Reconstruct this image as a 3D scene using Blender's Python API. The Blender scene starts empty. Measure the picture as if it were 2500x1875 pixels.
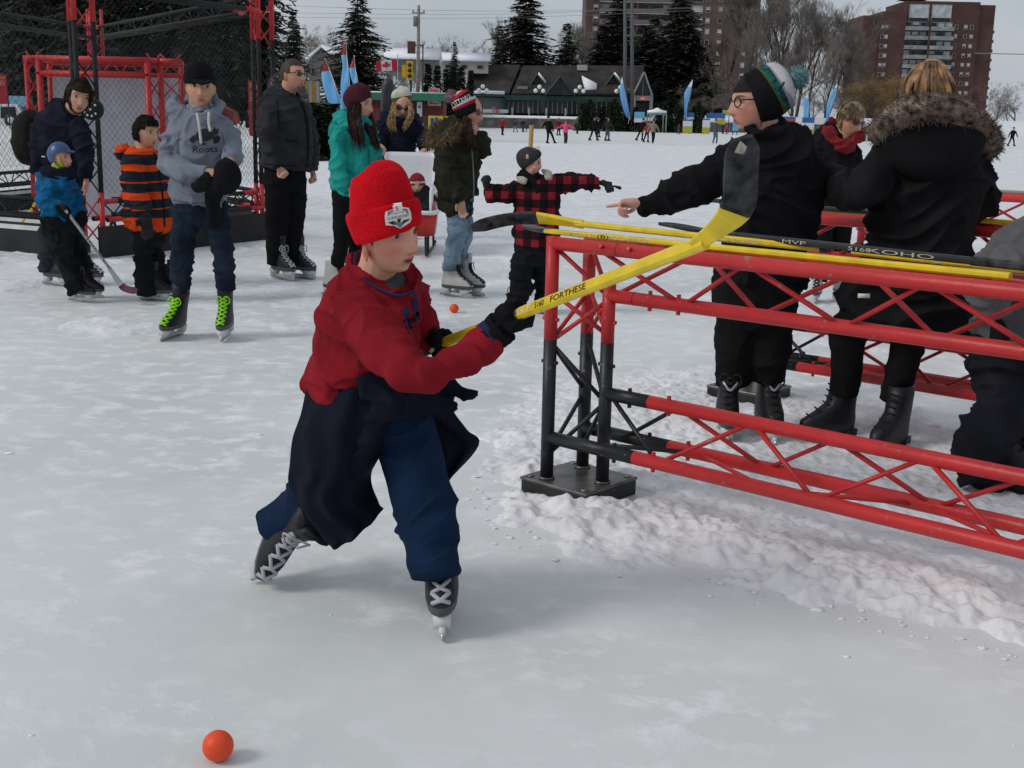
import bpy, bmesh, math, random
import numpy as np
from mathutils import Vector, Matrix
from mathutils.bvhtree import BVHTree
random.seed(7); rng = np.random.default_rng(7)
R = math.radians
scn = bpy.context.scene
col = scn.collection

# ------------------------------------------------------------------ camera
F, CX, CY, H0, CAMZ = 3000.0, 1250.0, 937.5, 294.0, 1.38
ROLL = R(1.2)
PITCH = math.atan((CY - H0) / F)
_r = np.array([1.0, 0, 0]); _f = np.array([0, math.cos(PITCH), -math.sin(PITCH)]); _u = np.array([0, math.sin(PITCH), math.cos(PITCH)])
RT = _r * math.cos(ROLL) + _u * math.sin(ROLL)
UP = _u * math.cos(ROLL) - _r * math.sin(ROLL)
CAM = np.array([0, 0, CAMZ])
cam = bpy.data.objects.new('camera', bpy.data.cameras.new('camera'))
col.objects.link(cam)
m = Matrix.Identity(4)
for i in range(3):
    m[i][0] = RT[i]; m[i][1] = UP[i]; m[i][2] = -_f[i]; m[i][3] = CAM[i]
cam.matrix_world = m
cam.data.sensor_width = 36.0
cam.data.lens = F / 2500.0 * 36.0
cam.data.clip_start = 0.05; cam.data.clip_end = 3000
scn.camera = cam

# ------------------------------------------------------------------ sky and sun
SUN_EL, SUN_AZ = R(38), R(250)      # behind a thick cloud layer, from the upper left
world = bpy.data.worlds.new('World'); scn.world = world; world.use_nodes = True
wn = world.node_tree; wn.nodes.clear()
def wnode(t, **kw):
    n = wn.nodes.new(t)
    for k, v in kw.items(): setattr(n, k, v)
    return n
sky = wnode('ShaderNodeTexSky', sky_type='NISHITA', sun_disc=False)
sky.sun_elevation = SUN_EL; sky.sun_rotation = SUN_AZ; sky.dust_density = 4.0; sky.air_density = 1.0
bgn = wnode('ShaderNodeBackground'); bgn.inputs['Strength'].default_value = 0.105
tcw = wnode('ShaderNodeTexCoord'); mpw = wnode('ShaderNodeMapping'); mpw.inputs['Scale'].default_value = (1.2, 1.2, 5.0)
nzw = wnode('ShaderNodeTexNoise'); nzw.inputs['Scale'].default_value = 2.2; nzw.inputs['Detail'].default_value = 6
rmp = wnode('ShaderNodeValToRGB'); rmp.color_ramp.elements[0].position = 0.3; rmp.color_ramp.elements[1].position = 0.72
rmp.color_ramp.elements[0].color = (3.55, 3.98, 4.5, 1); rmp.color_ramp.elements[1].color = (5.15, 5.5, 5.9, 1)
mxw = wnode('ShaderNodeMix', data_type='RGBA'); mxw.inputs['Factor'].default_value = 0.86
wo = wnode('ShaderNodeOutputWorld')
wn.links.new(tcw.outputs['Generated'], mpw.inputs['Vector']); wn.links.new(mpw.outputs['Vector'], nzw.inputs['Vector'])
wn.links.new(nzw.outputs['Fac'], rmp.inputs['Fac'])
wn.links.new(sky.outputs['Color'], mxw.inputs[6]); wn.links.new(rmp.outputs['Color'], mxw.inputs[7])
wn.links.new(mxw.outputs[2], bgn.inputs['Color']); wn.links.new(bgn.outputs['Background'], wo.inputs['Surface'])
sl = bpy.data.lights.new('sun', 'SUN'); sl.energy = 1.15; sl.angle = R(18); sl.color = (1.0, 0.965, 0.92)
sun = bpy.data.objects.new('sun', sl); col.objects.link(sun)
_sd = Vector((math.sin(SUN_AZ) * math.cos(SUN_EL), math.cos(SUN_AZ) * math.cos(SUN_EL), math.sin(SUN_EL)))
sun.rotation_euler = _sd.to_track_quat('Z', 'Y').to_euler()

# ------------------------------------------------------------------ exposure
vs = scn.view_settings
vs.view_transform = 'Standard'; vs.look = 'None'; vs.exposure = 0.12; vs.gamma = 1.0; vs.use_curve_mapping = False
scn.cycles.use_denoising = True
scn.cycles.max_bounces = 5; scn.cycles.diffuse_bounces = 3; scn.cycles.glossy_bounces = 3; scn.cycles.transmission_bounces = 3

# ------------------------------------------------------------------ from photograph to place
def ray(px, py): return _f + (px - CX) / F * RT + (CY - py) / F * UP
def G(px, py, z=0.0):
    d = ray(px, py); return CAM + d * ((z - CAMZ) / d[2])
def A(px, py, Y):
    d = ray(px, py); return CAM + d * (Y / d[1])
FR = [0.0, 0.0, 1.0]
def fr(ox, oy, k): FR[:] = [ox, oy, k]
def fp(x, y): return FR[0] + x * FR[2], FR[1] + y * FR[2]
KZ = 700 / 2212.0; KD = 2500 / 2212.0
def unit(v):
    v = np.asarray(v, float); return v / (np.linalg.norm(v) + 1e-12)

# ------------------------------------------------------------------ noise (numpy)
def _hash(i, j, k):
    h = (i * 374761393 + j * 668265263 + k * 1274126177) & 0x7fffffff
    h = ((h ^ (h >> 13)) * 1274126177) & 0x7fffffff
    return ((h ^ (h >> 16)) & 0xffff) / 65535.0
def vnoise(p):
    p = np.asarray(p, float); i = np.floor(p).astype(np.int64); f = p - i; f = f * f * (3 - 2 * f)
    out = 0.0
    for dx in (0, 1):
        for dy in (0, 1):
            for dz in (0, 1):
                w = (f[:, 0] if dx else 1 - f[:, 0]) * (f[:, 1] if dy else 1 - f[:, 1]) * (f[:, 2] if dz else 1 - f[:, 2])
                out = out + w * _hash(i[:, 0] + dx, i[:, 1] + dy, i[:, 2] + dz)
    return out * 2 - 1
def fbm(p, o=4):
    s = 0; a = 1.0; p = np.asarray(p, float)
    for _ in range(o):
        s = s + a * vnoise(p); p = p * 2.03 + 11.7; a *= 0.5
    return s

# ------------------------------------------------------------------ materials
MATS = {}
def mat(name, c, rough=0.8, var=0.12, vs_=6.0, bump=0.0, bs=40.0, metal=0.0, spec=0.3, sheen=0.0, attr=False, c2=None, emit=0.0, sss=0.0, bump2=0.0, bs2=6.0, trans=0.0, ridged=False):
    if name in MATS: return MATS[name]
    m = bpy.data.materials.new(name); m.use_nodes = True; nt = m.node_tree; N = nt.nodes; L = nt.links
    b = N['Principled BSDF']; b.inputs['Roughness'].default_value = rough; b.inputs['Metallic'].default_value = metal
    b.inputs['Specular IOR Level'].default_value = spec
    if sheen: b.inputs['Sheen Weight'].default_value = sheen
    if sss: b.inputs['Subsurface Weight'].default_value = sss; b.inputs['Subsurface Radius'].default_value = (0.012, 0.005, 0.003); b.inputs['Subsurface Scale'].default_value = 1.0
    if trans: b.inputs['Transmission Weight'].default_value = trans
    tc = N.new('ShaderNodeTexCoord'); nz = N.new('ShaderNodeTexNoise'); nz.inputs['Scale'].default_value = vs_; nz.inputs['Detail'].default_value = 5
    L.new(tc.outputs['Object'], nz.inputs['Vector'])
    mx = N.new('ShaderNodeMix'); mx.data_type = 'RGBA'
    cc = np.array(c); d = np.array(c2) if c2 is not None else np.clip(cc * (1 - 2 * var), 0, 1)
    e = cc if c2 is not None else np.clip(cc * (1 + var), 0, 1)
    mx.inputs[6].default_value = (*d, 1); mx.inputs[7].default_value = (*e, 1)
    rp = N.new('ShaderNodeMapRange'); rp.inputs[1].default_value = 0.3; rp.inputs[2].default_value = 0.7
    L.new(nz.outputs['Fac'], rp.inputs[0]); L.new(rp.outputs[0], mx.inputs[0])
    src = mx.outputs[2]
    if attr:
        at = N.new('ShaderNodeVertexColor'); at.layer_name = 'Col'
        m2 = N.new('ShaderNodeMix'); m2.data_type = 'RGBA'; m2.blend_type = 'MULTIPLY'; m2.inputs[0].default_value = 1.0
        L.new(at.outputs['Color'], m2.inputs[6]); L.new(src, m2.inputs[7]); src = m2.outputs[2]
    L.new(src, b.inputs['Base Color'])
    if emit:
        L.new(src, b.inputs['Emission Color']); b.inputs['Emission Strength'].default_value = emit
    nrm = None
    if bump:
        n1 = N.new('ShaderNodeTexNoise'); n1.inputs['Scale'].default_value = bs; n1.inputs['Detail'].default_value = 4
        L.new(tc.outputs['Object'], n1.inputs['Vector'])
        bm = N.new('ShaderNodeBump'); bm.inputs['Strength'].default_value = bump; bm.inputs['Distance'].default_value = 0.01
        L.new(n1.outputs['Fac'], bm.inputs['Height']); nrm = bm.outputs['Normal']
    if bump2:
        n1 = N.new('ShaderNodeTexNoise'); n1.inputs['Scale'].default_value = bs2; n1.inputs['Detail'].default_value = 2.5; n1.inputs['Distortion'].default_value = 0.15
        if ridged: n1.noise_type = 'RIDGED_MULTIFRACTAL'; n1.inputs['Detail'].default_value = 1.5
        L.new(tc.outputs['Object'], n1.inputs['Vector'])
        bm = N.new('ShaderNodeBump'); bm.inputs['Strength'].default_value = bump2; bm.inputs['Distance'].default_value = 0.02 if ridged else 0.06
        L.new(n1.outputs['Fac'], bm.inputs['Height'])
        if nrm: L.new(nrm, bm.inputs['Normal'])
        nrm = bm.outputs['Normal']
    if nrm: L.new(nrm, b.inputs['Normal'])
    m.diffuse_color = (*c, 1)
    MATS[name] = m; return m
def cloth(name, c, **kw):
    o = dict(rough=0.92, var=0.14, vs_=9, bump=0.2, bs=190, spec=0.07, bump2=0.22, bs2=5.0); o.update(kw); o['sheen'] = 0.0; o['bump2'] = min(o['bump2'] * 1.2, .5); o['ridged'] = True
    return mat(name, c, **o)
def nodes_of(m): return m.node_tree.nodes, m.node_tree.links

# ------------------------------------------------------------------ mesh builder
def frame_of(t, view=None, ref=None):
    t = unit(t)
    if ref is not None: a = np.asarray(ref, float) - t * np.dot(ref, t)
    else:
        v = view if view is not None else np.array([0, 1.0, 0])
        a = np.cross(t, v)
        if np.linalg.norm(a) < 0.25: a = np.array([1.0, 0, 0]) - t * t[0]
    a = unit(a); b = np.cross(t, a); return a, b
def crom(P, n):
    P = np.asarray(P, float); k = len(P)
    if k < 3 or n < 2:
        o = []
        for i in range(k - 1):
            for j in range(n): o.append(P[i] + (P[i + 1] - P[i]) * j / n)
        o.append(P[-1]); return np.array(o)
    Q = np.vstack([2 * P[0] - P[1], P, 2 * P[-1] - P[-2]]); out = []
    for i in range(1, k):
        p0, p1, p2, p3 = Q[i - 1], Q[i], Q[i + 1], Q[i + 2]
        for j in range(n):
            t = j / n
            out.append(0.5 * ((2 * p1) + (p2 - p0) * t + (2 * p0 - 5 * p1 + 4 * p2 - p3) * t * t + (3 * p1 - p0 - 3 * p2 + p3) * t ** 3))
    out.append(P[-1]); return np.array(out)
class MB:
    def __init__(s): s.v = []; s.f = []; s.m = []
    def add(s, v, f, mi=0):
        o = len(s.v); s.v += [tuple(map(float, x)) for x in v]; s.f += [tuple(o + i for i in q) for q in f]; s.m += ([mi] * len(f) if isinstance(mi, int) else list(mi)); return s
    def tube(s, P, r1, r2=None, n=10, cap=True, mi=0, ref=None, view=None, power=2.0, round_cap=0.0):
        P = np.asarray(P, float); k = len(P); r1 = np.broadcast_to(np.asarray(r1, float), (k,)); r2 = r1 if r2 is None else np.broadcast_to(np.asarray(r2, float), (k,))
        T = np.gradient(P, axis=0) if k > 2 else np.array([P[-1] - P[0]] * k)
        V = []; Fc = []; M = []; pa = None
        th = np.linspace(0, 2 * math.pi, n, endpoint=False); c, sn = np.cos(th), np.sin(th)
        if power != 2.0:
            c = np.sign(c) * np.abs(c) ** (2 / power); sn = np.sign(sn) * np.abs(sn) ** (2 / power)
        for i in range(k):
            a, b = frame_of(T[i], view, ref)
            if pa is not None and np.dot(a, pa) < 0: a, b = -a, -b
            pa = a
            V.append(P[i] + np.outer(c * r1[i], a) + np.outer(sn * r2[i], b))
        V = np.vstack(V)
        for i in range(k - 1):
            for j in range(n):
                j2 = (j + 1) % n
                Fc.append((i * n + j, i * n + j2, (i + 1) * n + j2, (i + 1) * n + j)); M.append(mi if isinstance(mi, int) else mi[min(i, len(mi) - 1)])
        if cap:
            v = list(V)
            for end in (0, k - 1):
                base = end * n; idx = len(v); d = unit(T[end]) * (1 if end else -1)
                v.append(P[end] + d * min(r1[end], r2[end]) * round_cap)
                mm = mi if isinstance(mi, int) else mi[min(end, len(mi) - 1)]
                for j in range(n):
                    j2 = (j + 1) % n
                    Fc.append((base + j2, base + j, idx) if end == 0 else (base + j, base + j2, idx)); M.append(mm)
            V = np.array(v)
        return s.add(V, Fc, M)
    def cyl(s, a, b, r, n=8, mi=0, r2=None): return s.tube([a, b], [r, r if r2 is None else r2], n=n, mi=mi)
    def box(s, c, size, ax=None, mi=0):
        c = np.asarray(c, float); h = np.asarray(size, float) / 2
        M = np.eye(3) if ax is None else np.array(ax, float)
        v = [c + M.T @ (h * np.array(q)) for q in ((-1,-1,-1),(1,-1,-1),(1,1,-1),(-1,1,-1),(-1,-1,1),(1,-1,1),(1,1,1),(-1,1,1))]
        return s.add(v, [(0,3,2,1),(4,5,6,7),(0,1,5,4),(1,2,6,5),(2,3,7,6),(3,0,4,7)], mi)
    def sphere(s, c, r, nu=14, nv=9, mi=0, M=None):
        c = np.asarray(c, float); r = np.broadcast_to(np.asarray(r, float), (3,)); v = [np.array([0, 0, 1.0])]
        for i in range(1, nv):
            t = math.pi * i / nv
            for j in range(nu):
                p = 2 * math.pi * j / nu; v.append(np.array([math.sin(t) * math.cos(p), math.sin(t) * math.sin(p), math.cos(t)]))
        v.append(np.array([0, 0, -1.0])); v = np.array(v) * r
        if M is not None: v = v @ np.asarray(M)
        v = v + c; f = [(0, 1 + j, 1 + (j + 1) % nu) for j in range(nu)]
        for i in range(nv - 2):
            for j in range(nu):
                a = 1 + i * nu; j2 = (j + 1) % nu; f.append((a + j, a + nu + j, a + nu + j2, a + j2))
        l = len(v) - 1; a = 1 + (nv - 2) * nu; f += [(l, a + (j + 1) % nu, a + j) for j in range(nu)]
        return s.add(v, f, mi)
    def prism(s, poly, d, mi=0):       # polygon of 3-d points pushed along vector d
        P = np.asarray(poly, float); n = len(P); d = np.asarray(d, float)
        return s.add(np.vstack([P, P + d]), [tuple(range(n))[::-1], tuple(range(n, 2 * n))] + [(i, (i + 1) % n, n + (i + 1) % n, n + i) for i in range(n)], mi)
    def build(s, name, mats, parent=None, origin=None, smooth=True, attr=None):
        me = bpy.data.meshes.new(name); V = np.array(s.v)
        if origin is not None: V = V - np.asarray(origin)
        me.from_pydata(V.tolist(), [], s.f)
        mats = mats if isinstance(mats, (list, tuple)) else [mats]
        for x in mats: me.materials.append(x)
        if len(mats) > 1: me.polygons.foreach_set('material_index', s.m)
        if smooth: me.polygons.foreach_set('use_smooth', [True] * len(me.polygons))
        if attr is not None:
            ca = me.color_attributes.new('Col', 'FLOAT_COLOR', 'POINT')
            ca.data.foreach_set('color', np.hstack([attr, np.ones((len(attr), 1))]).astype(np.float32).ravel())
        me.update()
        o = bpy.data.objects.new(name, me); col.objects.link(o)
        if parent is not None: o.parent = parent
        elif origin is not None: o.location = origin
        return o
def tag(o, label=None, cat=None, group=None, kind=None):
    if label: o['label'] = label
    if cat: o['category'] = cat
    if group: o['group'] = group
    if kind: o['kind'] = kind
    return o
def thing(name, loc, label, cat, group=None):
    o = bpy.data.objects.new(name, None); o.empty_display_size = 0.1; col.objects.link(o); o.location = loc
    return tag(o, label, cat, group)
def copy_tree(o, parent=None):
    c = o.copy(); col.objects.link(c); c.parent = parent
    for ch in list(o.children): copy_tree(ch, c)
    return c
# voxel union of overlapping closed shapes, in a scene of its own
TS = bpy.data.scenes.new('workbench')
def remesh(mb, voxel, it=2, lam=0.5):
    me = bpy.data.meshes.new('t'); me.from_pydata(mb.v, [], mb.f); o = bpy.data.objects.new('t', me); TS.collection.objects.link(o)
    md = o.modifiers.new('r', 'REMESH'); md.mode = 'VOXEL'; md.voxel_size = voxel
    vl = TS.view_layers[0]; vl.update(); e = o.evaluated_get(vl.depsgraph); em = e.to_mesh()
    n = len(em.vertices); V = np.empty(n * 3, np.float32); em.vertices.foreach_get('co', V); V = V.reshape(-1, 3).astype(float)
    nf = len(em.polygons); ls = np.empty(len(em.loops), np.int32); em.loops.foreach_get('vertex_index', ls)
    st = np.empty(nf, np.int32); em.polygons.foreach_get('loop_start', st); tot = np.empty(nf, np.int32); em.polygons.foreach_get('loop_total', tot)
    E = np.empty(len(em.edges) * 2, np.int32); em.edges.foreach_get('vertices', E); E = E.reshape(-1, 2)
    e.to_mesh_clear(); bpy.data.objects.remove(o); bpy.data.meshes.remove(me)
    if (tot == 4).all(): Fc = ls.reshape(-1, 4)
    else: Fc = [tuple(ls[a:a + b]) for a, b in zip(st, tot)]
    deg = np.bincount(E.ravel(), minlength=n).astype(float); deg[deg == 0] = 1
    for _ in range(it):
        S = np.stack([np.bincount(E[:, 0], V[E[:, 1], i], n) + np.bincount(E[:, 1], V[E[:, 0], i], n) for i in range(3)], 1)
        V = V + lam * (S / deg[:, None] - V)
    return V, Fc
def normals(V, Fc):
    Fq = np.asarray(Fc); n = np.cross(V[Fq[:, 2]] - V[Fq[:, 0]], V[Fq[:, 3]] - V[Fq[:, 1]]) if Fq.shape[1] == 4 else np.cross(V[Fq[:, 1]] - V[Fq[:, 0]], V[Fq[:, 2]] - V[Fq[:, 0]])
    out = np.stack([sum(np.bincount(Fq[:, j], n[:, i], len(V)) for j in range(Fq.shape[1])) for i in range(3)], 1)
    return out / (np.linalg.norm(out, axis=1, keepdims=True) + 1e-12)
def text_polys(s):
    cu = bpy.data.curves.new('t', 'FONT'); cu.body = s; cu.resolution_u = 3; o = bpy.data.objects.new('t', cu); TS.collection.objects.link(o)
    TS.view_layers[0].update(); e = o.evaluated_get(TS.view_layers[0].depsgraph); em = e.to_mesh()
    V = np.array([v.co[:] for v in em.vertices]); Fc = [tuple(p.vertices) for p in em.polygons]
    e.to_mesh_clear(); bpy.data.objects.remove(o); bpy.data.curves.remove(cu)
    V[:, 0] -= V[:, 0].min(); w = V[:, 0].max(); V[:, 1] -= V[:, 1].min(); h = V[:, 1].max()
    V[:, 0] /= w; V[:, 1] /= h
    return V[:, :2], Fc, w / h
# ================================================================== THE SETTING
# ------------------------------------------------------------------ ice
def ice_material():
    m = bpy.data.materials.new('ice'); m.use_nodes = True; N, L = nodes_of(m); b = N['Principled BSDF']
    tc = N.new('ShaderNodeTexCoord')
    def nz(scale, detail, sc=(1, 1, 1), dist=0.0, rot=0.0):
        mp = N.new('ShaderNodeMapping'); mp.inputs['Scale'].default_value = sc; mp.inputs['Rotation'].default_value = (0, 0, rot); L.new(tc.outputs['Object'], mp.inputs['Vector'])
        n = N.new('ShaderNodeTexNoise'); n.inputs['Scale'].default_value = scale; n.inputs['Detail'].default_value = detail; n.inputs['Distortion'].default_value = dist; n.inputs['Roughness'].default_value = 0.62
        L.new(mp.outputs[0], n.inputs['Vector']); return n.outputs['Fac']
    def rng_(s, a, c, lo=0.0, hi=1.0):
        r = N.new('ShaderNodeMapRange'); r.inputs[1].default_value = a; r.inputs[2].default_value = c; r.inputs[3].default_value = lo; r.inputs[4].default_value = hi; L.new(s, r.inputs[0]); return r.outputs[0]
    def mul(a, c, op='MULTIPLY'):
        x = N.new('ShaderNodeMath'); x.operation = op; x.use_clamp = True
        for i, q in enumerate((a, c)):
            if isinstance(q, float): x.inputs[i].default_value = q
            else: L.new(q, x.inputs[i])
        return x.outputs[0]
    def mix(f, a, c):
        x = N.new('ShaderNodeMix'); x.data_type = 'RGBA'; L.new(f, x.inputs[0])
        for i, q in ((6, a), (7, c)):
            if isinstance(q, tuple): x.inputs[i].default_value = (*q, 1)
            else: L.new(q, x.inputs[i])
        return x.outputs[2]
    base = mix(rng_(nz(0.9, 4), 0.35, 0.65), (0.58, 0.615, 0.605), (0.68, 0.70, 0.695))
    base = mix(rng_(nz(0.35, 2), 0.4, 0.62), base, (0.72, 0.735, 0.735))
    scuff = rng_(nz(6.5, 7, (1, 1.15, 1), 0.12), 0.49, 0.68)                         # skate-ground frost flecks
    area = rng_(nz(0.8, 4, (1, 1.3, 1)), 0.44, 0.62)
    sep = N.new('ShaderNodeSeparateXYZ'); L.new(tc.outputs['Object'], sep.inputs[0])
    far = rng_(sep.outputs['Y'], 2.6, 6.0, 0.16, 1.0)                           # frost flecks and scratches are sparse by the camera, denser further out
    f1 = mul(scuff, mul(area, far, 'ADD'))
    scr = rng_(nz(5, 6, (0.25, 7, 1), 0.2, 0.5), 0.62, 0.72, 0.0, 0.3)
    scr2 = rng_(nz(5, 6, (0.3, 9, 1), 0.2, -0.7), 0.64, 0.74, 0.0, 0.28)
    f2 = mul(mul(scr, scr2, 'MAXIMUM'), mul(far, 0.35, 'MAXIMUM'))
    cfin = mix(f1, base, (0.81, 0.82, 0.825)); cfin = mix(f2, cfin, (0.78, 0.80, 0.82))
    dirt = rng_(nz(60, 3), 0.735, 0.76, 0.0, 0.35); cfin = mix(dirt, cfin, (0.33, 0.34, 0.33))
    L.new(cfin, b.inputs['Base Color'])
    rgh = N.new('ShaderNodeMapRange'); rgh.inputs[3].default_value = 0.42; rgh.inputs[4].default_value = 0.85; L.new(mul(f1, f2, 'ADD'), rgh.inputs[0]); L.new(rgh.outputs[0], b.inputs['Roughness'])
    b.inputs['Specular IOR Level'].default_value = 0.22; b.inputs['IOR'].default_value = 1.31
    bp = N.new('ShaderNodeBump'); bp.inputs['Strength'].default_value = 0.3; bp.inputs['Distance'].default_value = 0.010
    hh = mul(mul(f1, 0.8), mul(nz(1.6, 6), 0.9), 'ADD'); L.new(hh, bp.inputs['Height']); L.new(bp.outputs[0], b.inputs['Normal'])
    return m
def snow_mat(name, c, b1=0.6, s1=35, b2=0.6, s2=7, var=0.07):
    return mat(name, c, rough=0.85, var=var, vs_=3, bump=b1, bs=s1, spec=0.15, bump2=b2, bs2=s2)
SNOW = snow_mat('snow', (0.74, 0.75, 0.775)); SNOW_NEAR = snow_mat('snow_trodden', (0.76, 0.76, 0.775), 0.5, 50, 0.3, 10)
SNOW_ROOF = snow_mat('snow_roof', (0.82, 0.84, 0.88), 0.2, 4, 0.2, 1)
ICE = ice_material()
xs = np.concatenate([[-700, -300, -120], np.arange(-40, 41, 8), [120, 300, 700]]).astype(float)
ys = np.concatenate([[-60, -12], np.arange(0, 60, 6), [80, 120, 200, 400, 900]]).astype(float)
g = MB(); nx = len(xs)
g.add([(x, y, 0) for y in ys for x in xs], [(j * nx + i, j * nx + i + 1, (j + 1) * nx + i + 1, (j + 1) * nx + i) for j in range(len(ys) - 1) for i in range(nx - 1)])
tag(g.build('ice', ICE), kind='structure')

# height-field sheets of snow
def field(name, x0, x1, y0, y1, nx, ny, hf, m, keep=None, wy=1.0):
    X = np.linspace(x0, x1, nx); Y = y0 + (y1 - y0) * np.linspace(0, 1, ny) ** wy
    GX, GY = np.meshgrid(X, Y); P = np.stack([GX.ravel(), GY.ravel()], 1); Z = hf(P)
    idx = np.arange(nx * ny).reshape(ny, nx)
    q = np.stack([idx[:-1, :-1], idx[:-1, 1:], idx[1:, 1:], idx[1:, :-1]], -1).reshape(-1, 4)
    q = q[(Z[q] > -0.004).any(1)]
    used = np.unique(q); remap = -np.ones(nx * ny, int); remap[used] = np.arange(len(used))
    g = MB(); g.v = np.column_stack([P, Z])[used].tolist(); g.f = remap[q].tolist(); g.m = [0] * len(g.f)
    return g.build(name, m)
def n2(P, s, o=4, z=0.0): return fbm(np.column_stack([P * s, np.full(len(P), z)]), o)
def sstep(a, b, x):
    t = np.clip((x - a) / (b - a), 0, 1); return t * t * (3 - 2 * t)
def lumps(P, s, seed=0.0):
    c = np.floor(P * s); best = np.full(len(P), 9.0); 
    for dx in (-1, 0, 1):
        for dy in (-1, 0, 1):
            q = c + [dx, dy]; i = q.astype(np.int64)
            jx = _hash(i[:, 0], i[:, 1], np.full(len(P), 3 + int(seed), np.int64)); jy = _hash(i[:, 0], i[:, 1], np.full(len(P), 8 + int(seed), np.int64)); rr = 0.35 + 0.65 * _hash(i[:, 0], i[:, 1], np.full(len(P), 5 + int(seed), np.int64))
            d = np.hypot(q[:, 0] + jx - P[:, 0] * s, q[:, 1] + jy - P[:, 1] * s) / rr; best = np.minimum(best, d)
    return np.sqrt(np.clip(1 - best, 0, 1))
BO = np.array([0.137, 4.435]); BT = np.array([0.748, -0.664]); BT /= np.linalg.norm(BT); BN = np.array([-BT[1], BT[0]])
def h_ridge(P):
    Q = P - BO; t = Q @ BT; n = Q @ BN
    w = n2(P, 3.2, 4) * 0.13 + n2(P, 9, 3, 1.0) * .09 + n2(P, 24, 3, 2.0) * .05
    edge = np.interp(t, [-0.9, -0.5, -0.2, 0.1, 0.4, 0.65, 0.9, 1.3, 3.0], [0.55, 0.2, -0.10, -0.30, -0.36, -0.36, -0.27, -0.15, -0.17])
    m = sstep(-0.12, 0.34, n - edge + 1.1 * w) * sstep(-1.1, -0.3, t + w + .35 * np.clip(n, 0, 1.5)) * (1 - sstep(1.9, 3.0, n + 3 * w))
    back = sstep(0.15, 0.7, n + w)
    core = np.exp(-((n + 0.10) / 0.24) ** 2) * sstep(-0.35, 0.1, t)
    h = m * (0.022 + 0.030 * core + (1 - .5 * back) * (0.022 * n2(P, 3.6, 4, 2.0) + 0.010 * lumps(P, 6) + 0.014 * lumps(P, 13, 1) + 0.012 * lumps(P, 27, 2)) + 0.007 * n2(P, 30, 3, 5.0))
    pl = np.maximum(np.abs(t - .085), np.abs(n - .12)); clear = 1 - sstep(.19, .225, pl)
    h = h * (1 - clear * .9 * sstep(-.10, .03, n + .5 * w - .10 * (t > .1)))
    return h - 0.014
field('snow_ridge', -1.0, 4.0, 2.4, 7.6, 560, 600, h_ridge, SNOW_NEAR, wy=1.2)['kind'] = 'structure'
def h_scrape(P):                     # thin scraped-up patches around the waiting skaters
    m = n2(P, 1.5, 5, 9.0) - 0.42 + 0.3 * n2(P, 0.4, 2, 3.0) + 0.30 * sstep(9, 16, P[:, 1]) + 0.35 * np.exp(-((P[:, 0] - 1.0) ** 2 + (P[:, 1] - 6.9) ** 2) / 1.2)
    m = m - 1.2 * (1 - sstep(5.9, 7.2, P[:, 1]))
    return -0.006 + np.clip(m, 0, 0.5) * 0.03 + np.where(m > 0, 0.010 * lumps(P, 6) + 0.008 * n2(P, 12, 3), -0.01)
field('scraped_snow', -7, 7, 5.6, 17.6, 330, 300, h_scrape, SNOW, wy=1.5)['kind'] = 'structure'
def h_far(P):
    x, y = P[:, 0], P[:, 1]; e = 17.6 + 0.06 * x + 0.7 * n2(P, 0.35, 3)
    m = sstep(-0.5, 2.0, y - e) * sstep(-8.0, -5.2, x - 0.03 * y + n2(P, 0.3, 2) * 0.5)
    bank = np.exp(-((y - 70 - 0.12 * x) / 5) ** 2) * (0.05 + 0.10 * np.abs(n2(P, 0.5, 4)))
    return m * (0.022 + 0.018 * n2(P, 0.3, 4) + 0.03 * lumps(P, 0.9) * sstep(0.1, 0.4, n2(P, 0.2, 2, 4)) + bank) * (1 - sstep(74, 79, y - 0.12 * x)) - 0.004
field('snow_field', -16, 60, 16, 82, 330, 420, h_far, SNOW, wy=1.7)['kind'] = 'structure'
def h_shore(P):                      # far shore behind the skating lane
    x, y = P[:, 0], P[:, 1]; return sstep(0, 12, y - 203 + 0.03 * x) * (0.75 + 0.25 * n2(P, 0.15, 3)) + 2.2 * sstep(214, 222, y) * sstep(-60, -35, x) - 0.05
field('far_shore', -120, 320, 196, 460, 160, 120, h_shore, SNOW, wy=1.8)['kind'] = 'structure'
def h_left(P):
    x, y = P[:, 0], P[:, 1]; e = 58 - 0.25 * (x + 30) + 2.5 * n2(P, 0.12, 2)
    return sstep(1.5, -4.0, x + 0.052 * y + 1.2 * n2(P, .08, 2)) * sstep(0, 9, y - e) * (0.8 + 0.35 * n2(P, 0.25, 4)) + sstep(40, 90, y - e) * 1.6 * sstep(-18, -30, x + 0.0 * y) - 0.03
field('shore_bank', -110, 14, 48, 260, 160, 130, h_left, SNOW, wy=1.6)['kind'] = 'structure'
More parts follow.
